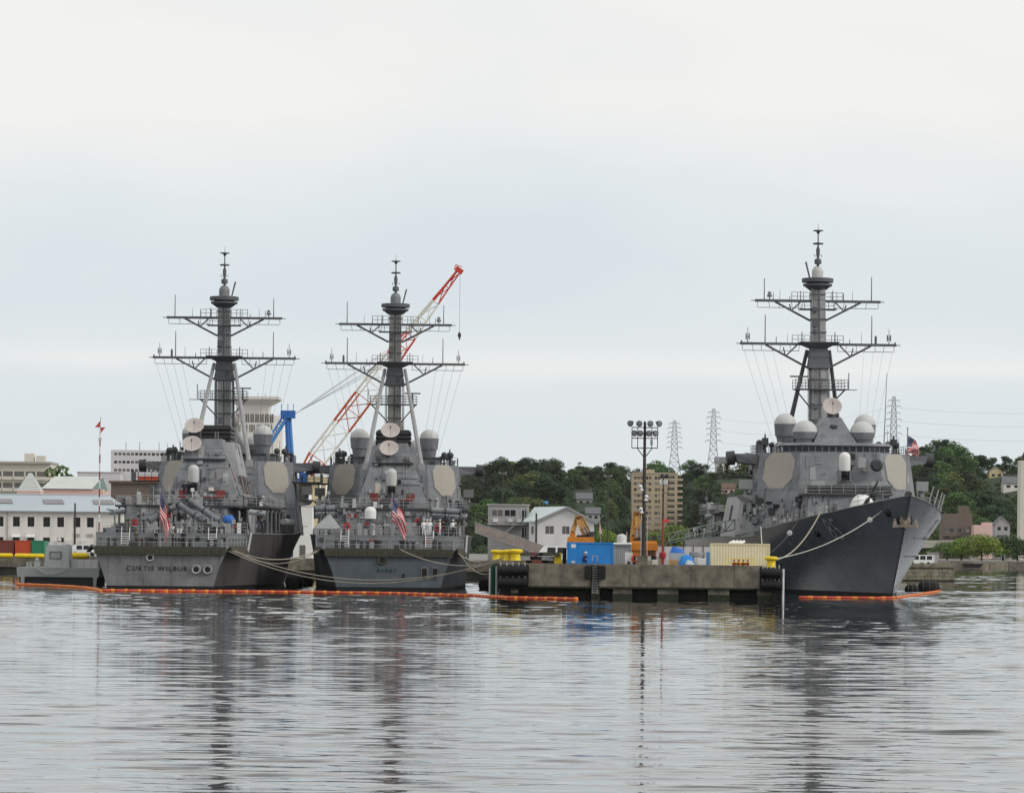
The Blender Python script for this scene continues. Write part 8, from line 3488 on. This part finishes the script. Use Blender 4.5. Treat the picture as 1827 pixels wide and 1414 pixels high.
# ---------------------------------------------------------------- people
def body_mesh(pose):
    """one continuous skin grown over a posed skeleton"""
    J = {}
    if pose == 'crouch':
        J.update(pel=(0, .05, .42), chest=(0, -.22, .80), neck=(0, -.32, .95), head=(0, -.37, 1.05), top=(0, -.40, 1.2),
                 hl=(-.11, .04, .40), kl=(-.16, -.36, .46), al=(-.15, -.06, .08), tl=(-.16, -.26, .04),
                 hr=(.11, .04, .40), kr=(.16, -.36, .42), ar=(.15, -.04, .08), tr=(.16, -.24, .04),
                 sl=(-.19, -.24, .84), el=(-.24, -.46, .66), wl=(-.12, -.62, .55), fl=(-.08, -.70, .50),
                 sr=(.19, -.24, .84), er=(.24, -.46, .64), wr=(.12, -.62, .52), fr=(.08, -.70, .47))
    else:
        J.update(pel=(0, 0, .94), chest=(0, .0, 1.28), neck=(0, 0, 1.46), head=(0, -.02, 1.58), top=(0, -.02, 1.70),
                 hl=(-.09, 0, .90), kl=(-.105, -.03, .50), al=(-.11, .02, .09), tl=(-.12, -.16, .04),
                 hr=(.09, 0, .90), kr=(.105, -.03, .50), ar=(.11, .02, .09), tr=(.12, -.16, .04),
                 sl=(-.19, 0, 1.38), el=(-.25, .03, 1.12), wl=(-.25, -.06, .88), fl=(-.24, -.09, .76),
                 sr=(.19, 0, 1.38), er=(.25, .03, 1.12), wr=(.25, -.06, .88), fr=(.24, -.09, .76))
        if pose == 'salute':
            J.update(er=(.42, -.06, 1.32), wr=(.20, -.16, 1.56), fr=(.10, -.17, 1.62))
        if pose == 'folded':
            J.update(er=(.27, -.02, 1.13), wr=(.05, -.22, 1.12), fr=(-.04, -.23, 1.13), el=(-.27, -.02, 1.13), wl=(-.05, -.2, 1.05), fl=(.04, -.21, 1.05))
    rad_ = dict(pel=.145, chest=.165, neck=.065, head=.095, top=.075, hl=.10, kl=.065, al=.045, tl=.04, hr=.10, kr=.065, ar=.045, tr=.04,
                sl=.075, el=.05, wl=.036, fl=.03, sr=.075, er=.05, wr=.036, fr=.03)
    E = [('pel', 'chest', 1), ('chest', 'neck', 1), ('neck', 'head', 2), ('head', 'top', 2), ('pel', 'hl', 0), ('hl', 'kl', 0), ('kl', 'al', 0), ('al', 'tl', 3), ('pel', 'hr', 0), ('hr', 'kr', 0), ('kr', 'ar', 0), ('ar', 'tr', 3),
         ('chest', 'sl', 1), ('sl', 'el', 1), ('el', 'wl', 1), ('wl', 'fl', 2), ('chest', 'sr', 1), ('sr', 'er', 1), ('er', 'wr', 1), ('wr', 'fr', 2)]
    keys = list(J)
    me = bpy.data.meshes.new('person')
    me.from_pydata([J[k] for k in keys], [(keys.index(a), keys.index(b)) for a, b, _ in E], [])
    o = bpy.data.objects.new('person', me)
    COL.objects.link(o)
    sk = o.modifiers.new('skin', 'SKIN')
    if not me.skin_vertices:
        bpy.context.view_layer.objects.active = o
        me.attributes.new('skin', 'FLOAT', 'POINT') if False else None
    lay = me.skin_vertices[0].data if me.skin_vertices else None
    if lay:
        for i, k in enumerate(keys):
            lay[i].radius = (rad_[k], rad_[k] * (.72 if k in ('chest', 'pel') else 1.0))
            lay[i].use_root = (k == 'pel')
    ss = o.modifiers.new('sub', 'SUBSURF')
    ss.levels = 1
    dg = bpy.context.evaluated_depsgraph_get()
    out = bpy.data.meshes.new_from_object(o.evaluated_get(dg))
    COL.objects.unlink(o)
    bpy.data.objects.remove(o)
    out.name = 'person'
    segs = [(Vector(J[a]), Vector(J[b]), r) for a, b, r in E]
    idx = []
    for p in out.polygons:
        c = p.center
        best = (9, 0)
        for a, b, r in segs:
            d = b - a
            tt = max(0, min(1, (c - a).dot(d) / d.length_squared))
            q = (c - a - d * tt).length
            if q < best[0]:
                best = (q, r)
        idx.append(best[1])
        p.use_smooth = True
    out.materials.clear()
    for _ in range(4):
        out.materials.append(None)
    out.polygons.foreach_set('material_index', idx)
    return out, J


BODIES = {}


def person(label, p, rz, pose, trousers, shirt, hat, hatmat, group, bare=False):
    if pose not in BODIES:
        BODIES[pose] = body_mesh(pose)
    me, J = BODIES[pose]
    me = me.copy()
    for i, m in enumerate((trousers, shirt, 'skin', 'black_gear')):
        me.materials[i] = MAT[m]
    o = put('person', me, None, p, (0, 0, rz), (1.06,) * 3)
    tag(o, label, 'person', group)
    h = Vector(J['top'])
    q = Vector(J['head'])
    mb = MB()
    if hat == 'cap':
        mb.lathe([(.105, .02), (.11, .06), (.15, .10), (.15, .13), (.05, .15)], 12, None, 0, h + V(0, 0, -.04))
        mb.cbox(h + V(0, -.12, -.02), (.15, .12, .02))
        mb.build('cap', MAT[hatmat], o)
    elif hat == 'helmet':
        mb.lathe([(.15, -.03), (.145, .0), (.13, .06), (.09, .11), (.02, .13)], 12, None, 0, h + V(0, 0, -.04))
        mb.build('helmet', MAT[hatmat], o)
    else:
        mb.ball(q + (h - q) * .55 + V(0, .02, .01), .115, 10, 6)
        mb.build('hair', MAT['hair_dark'], o)
    mb = MB()
    f = q + V(0, -.105, -.01)
    mb.hexa([f + V(-.018, .02, -.02), f + V(.018, .02, -.02), f + V(0, -.025, -.02)], [f + V(-.008, .02, .035), f + V(.008, .02, .035), f + V(0, .005, .035)])
    mb.build('nose', MAT['skin'], o)
    return o


def ship_pos(px, ship, s, z):
    """point on a deck of a ship: the place along the beam seen at px"""
    y0 = on_ship(ship, 0, s, 0).y
    x = at(px, 950, y0).x
    q = ship.matrix_world.inverted() @ V(x, y0, 0)
    return on_ship(ship, q.x, s, z)


G1 = 'sailors in white on the middle destroyer'
D = 6.27
person('leftmost sailor in white on the middle destroyer, back turned', ship_pos(756, B_, 14.3, D), pi + .3, 'stand', 'cloth_white', 'cloth_white', 'cap', 'cloth_white', G1)
person('second sailor in white, half behind the leftmost one', ship_pos(761, B_, 14.8, D), pi - .6, 'stand', 'cloth_white', 'cloth_white', 'cap', 'cloth_white', G1)
person('third sailor in white from the left, standing with folded arms', ship_pos(767, B_, 14.3, D), .4, 'folded', 'cloth_white', 'cloth_white', 'cap', 'cloth_white', G1)
person('sailor in white bending near the red hose reel', ship_pos(785, B_, 14.6, D), -pi / 2, 'folded', 'cloth_white', 'cloth_white', 'cap', 'cloth_white', G1)
person('sailor in dark uniform behind the one by the red reel', ship_pos(791, B_, 15.2, D), .2, 'stand', 'cloth_navy', 'cloth_navy', None, None, G1)
person('rightmost sailor, white shirt and dark trousers, near the gangway', ship_pos(808, B_, 14.5, D), .5, 'salute', 'cloth_navy', 'cloth_white', 'cap', 'cloth_white', G1)
G2 = 'crew on the left destroyer'
person('crewman in dark coveralls standing alone on the fantail right of the flag', ship_pos(327, A_, 4.2, 4.68), pi, 'stand', 'cloth_navy', 'cloth_navy', None, None, G2)
person('crewman in dark coveralls partly behind the flag on the left destroyer', ship_pos(279, A_, 8.2, 4.68), 2.2, 'stand', 'cloth_navy', 'cloth_navy', None, None, G2)
person('crewman in grey camouflage left on the fantail of the left destroyer', ship_pos(243, A_, 6.0, 4.68), .6, 'stand', 'net_olive', 'net_olive', 'cap', 'net_olive', G2)
person('crewman in dark coveralls right of the flag near the winch', ship_pos(308, A_, 9.0, 4.68), 1.2, 'folded', 'cloth_navy', 'net_olive', 'cap', 'net_olive', G2)
person('left of two dark figures beside the aft gun of the left destroyer', ship_pos(328, A_, 49.8, 10.87), .4, 'stand', 'cloth_navy', 'cloth_navy', None, None, G2)
person('right of two dark figures beside the aft gun of the left destroyer', ship_pos(335, A_, 50.4, 10.87), pi, 'stand', 'cloth_navy', 'cloth_navy', None, None, G2)
person('dark crewman bending by a red drum at the right side of the left destroyer', ship_pos(467, A_, 20, D), 1.0, 'folded', 'cloth_navy', 'cloth_navy', None, None, G2)
person('dock worker in blue with a white helmet crouching before the blue container', (at(1041, 1005, PY0 + 1.3).x, PY0 + 1.3, PZ + .02), .5, 'crouch', 'cloth_blue', 'cloth_blue', 'helmet', 'box_white', 'people on the pier')
person('dark figure on the bridge wing of the right destroyer', on_ship(C_, 11.9, 94.5, 13.51), .3, 'stand', 'cloth_navy', 'cloth_navy', None, None, 'crew on the right destroyer')
person('dark figure standing on the lattice gangway to the right destroyer', (22.5, 453.2, 6.6), .8, 'stand', 'cloth_navy', 'cloth_navy', None, None, 'crew on the right destroyer')


# ---------------------------------------------------------------- thin sea haze
hz = bpy.data.materials.new('haze')
hz.use_nodes = True
nt = hz.node_tree
nt.nodes.clear()
out = nt.nodes.new('ShaderNodeOutputMaterial')
pv = nt.nodes.new('ShaderNodeVolumePrincipled')
pv.inputs['Color'].default_value = (0.93, 0.96, 1.0, 1)
pv.inputs['Density'].default_value = 0.000014
pv.inputs['Anisotropy'].default_value = 0.2
nt.links.new(pv.outputs[0], out.inputs['Volume'])
MAT['haze'] = hz
mb = MB()
mb.box(-2600, 2600, -200, 5300, -6, 110)
o = structure(mb.build('haze', hz, smooth=False), 'stuff')
tag(o, 'thin pale haze softening the far hill', 'haze')
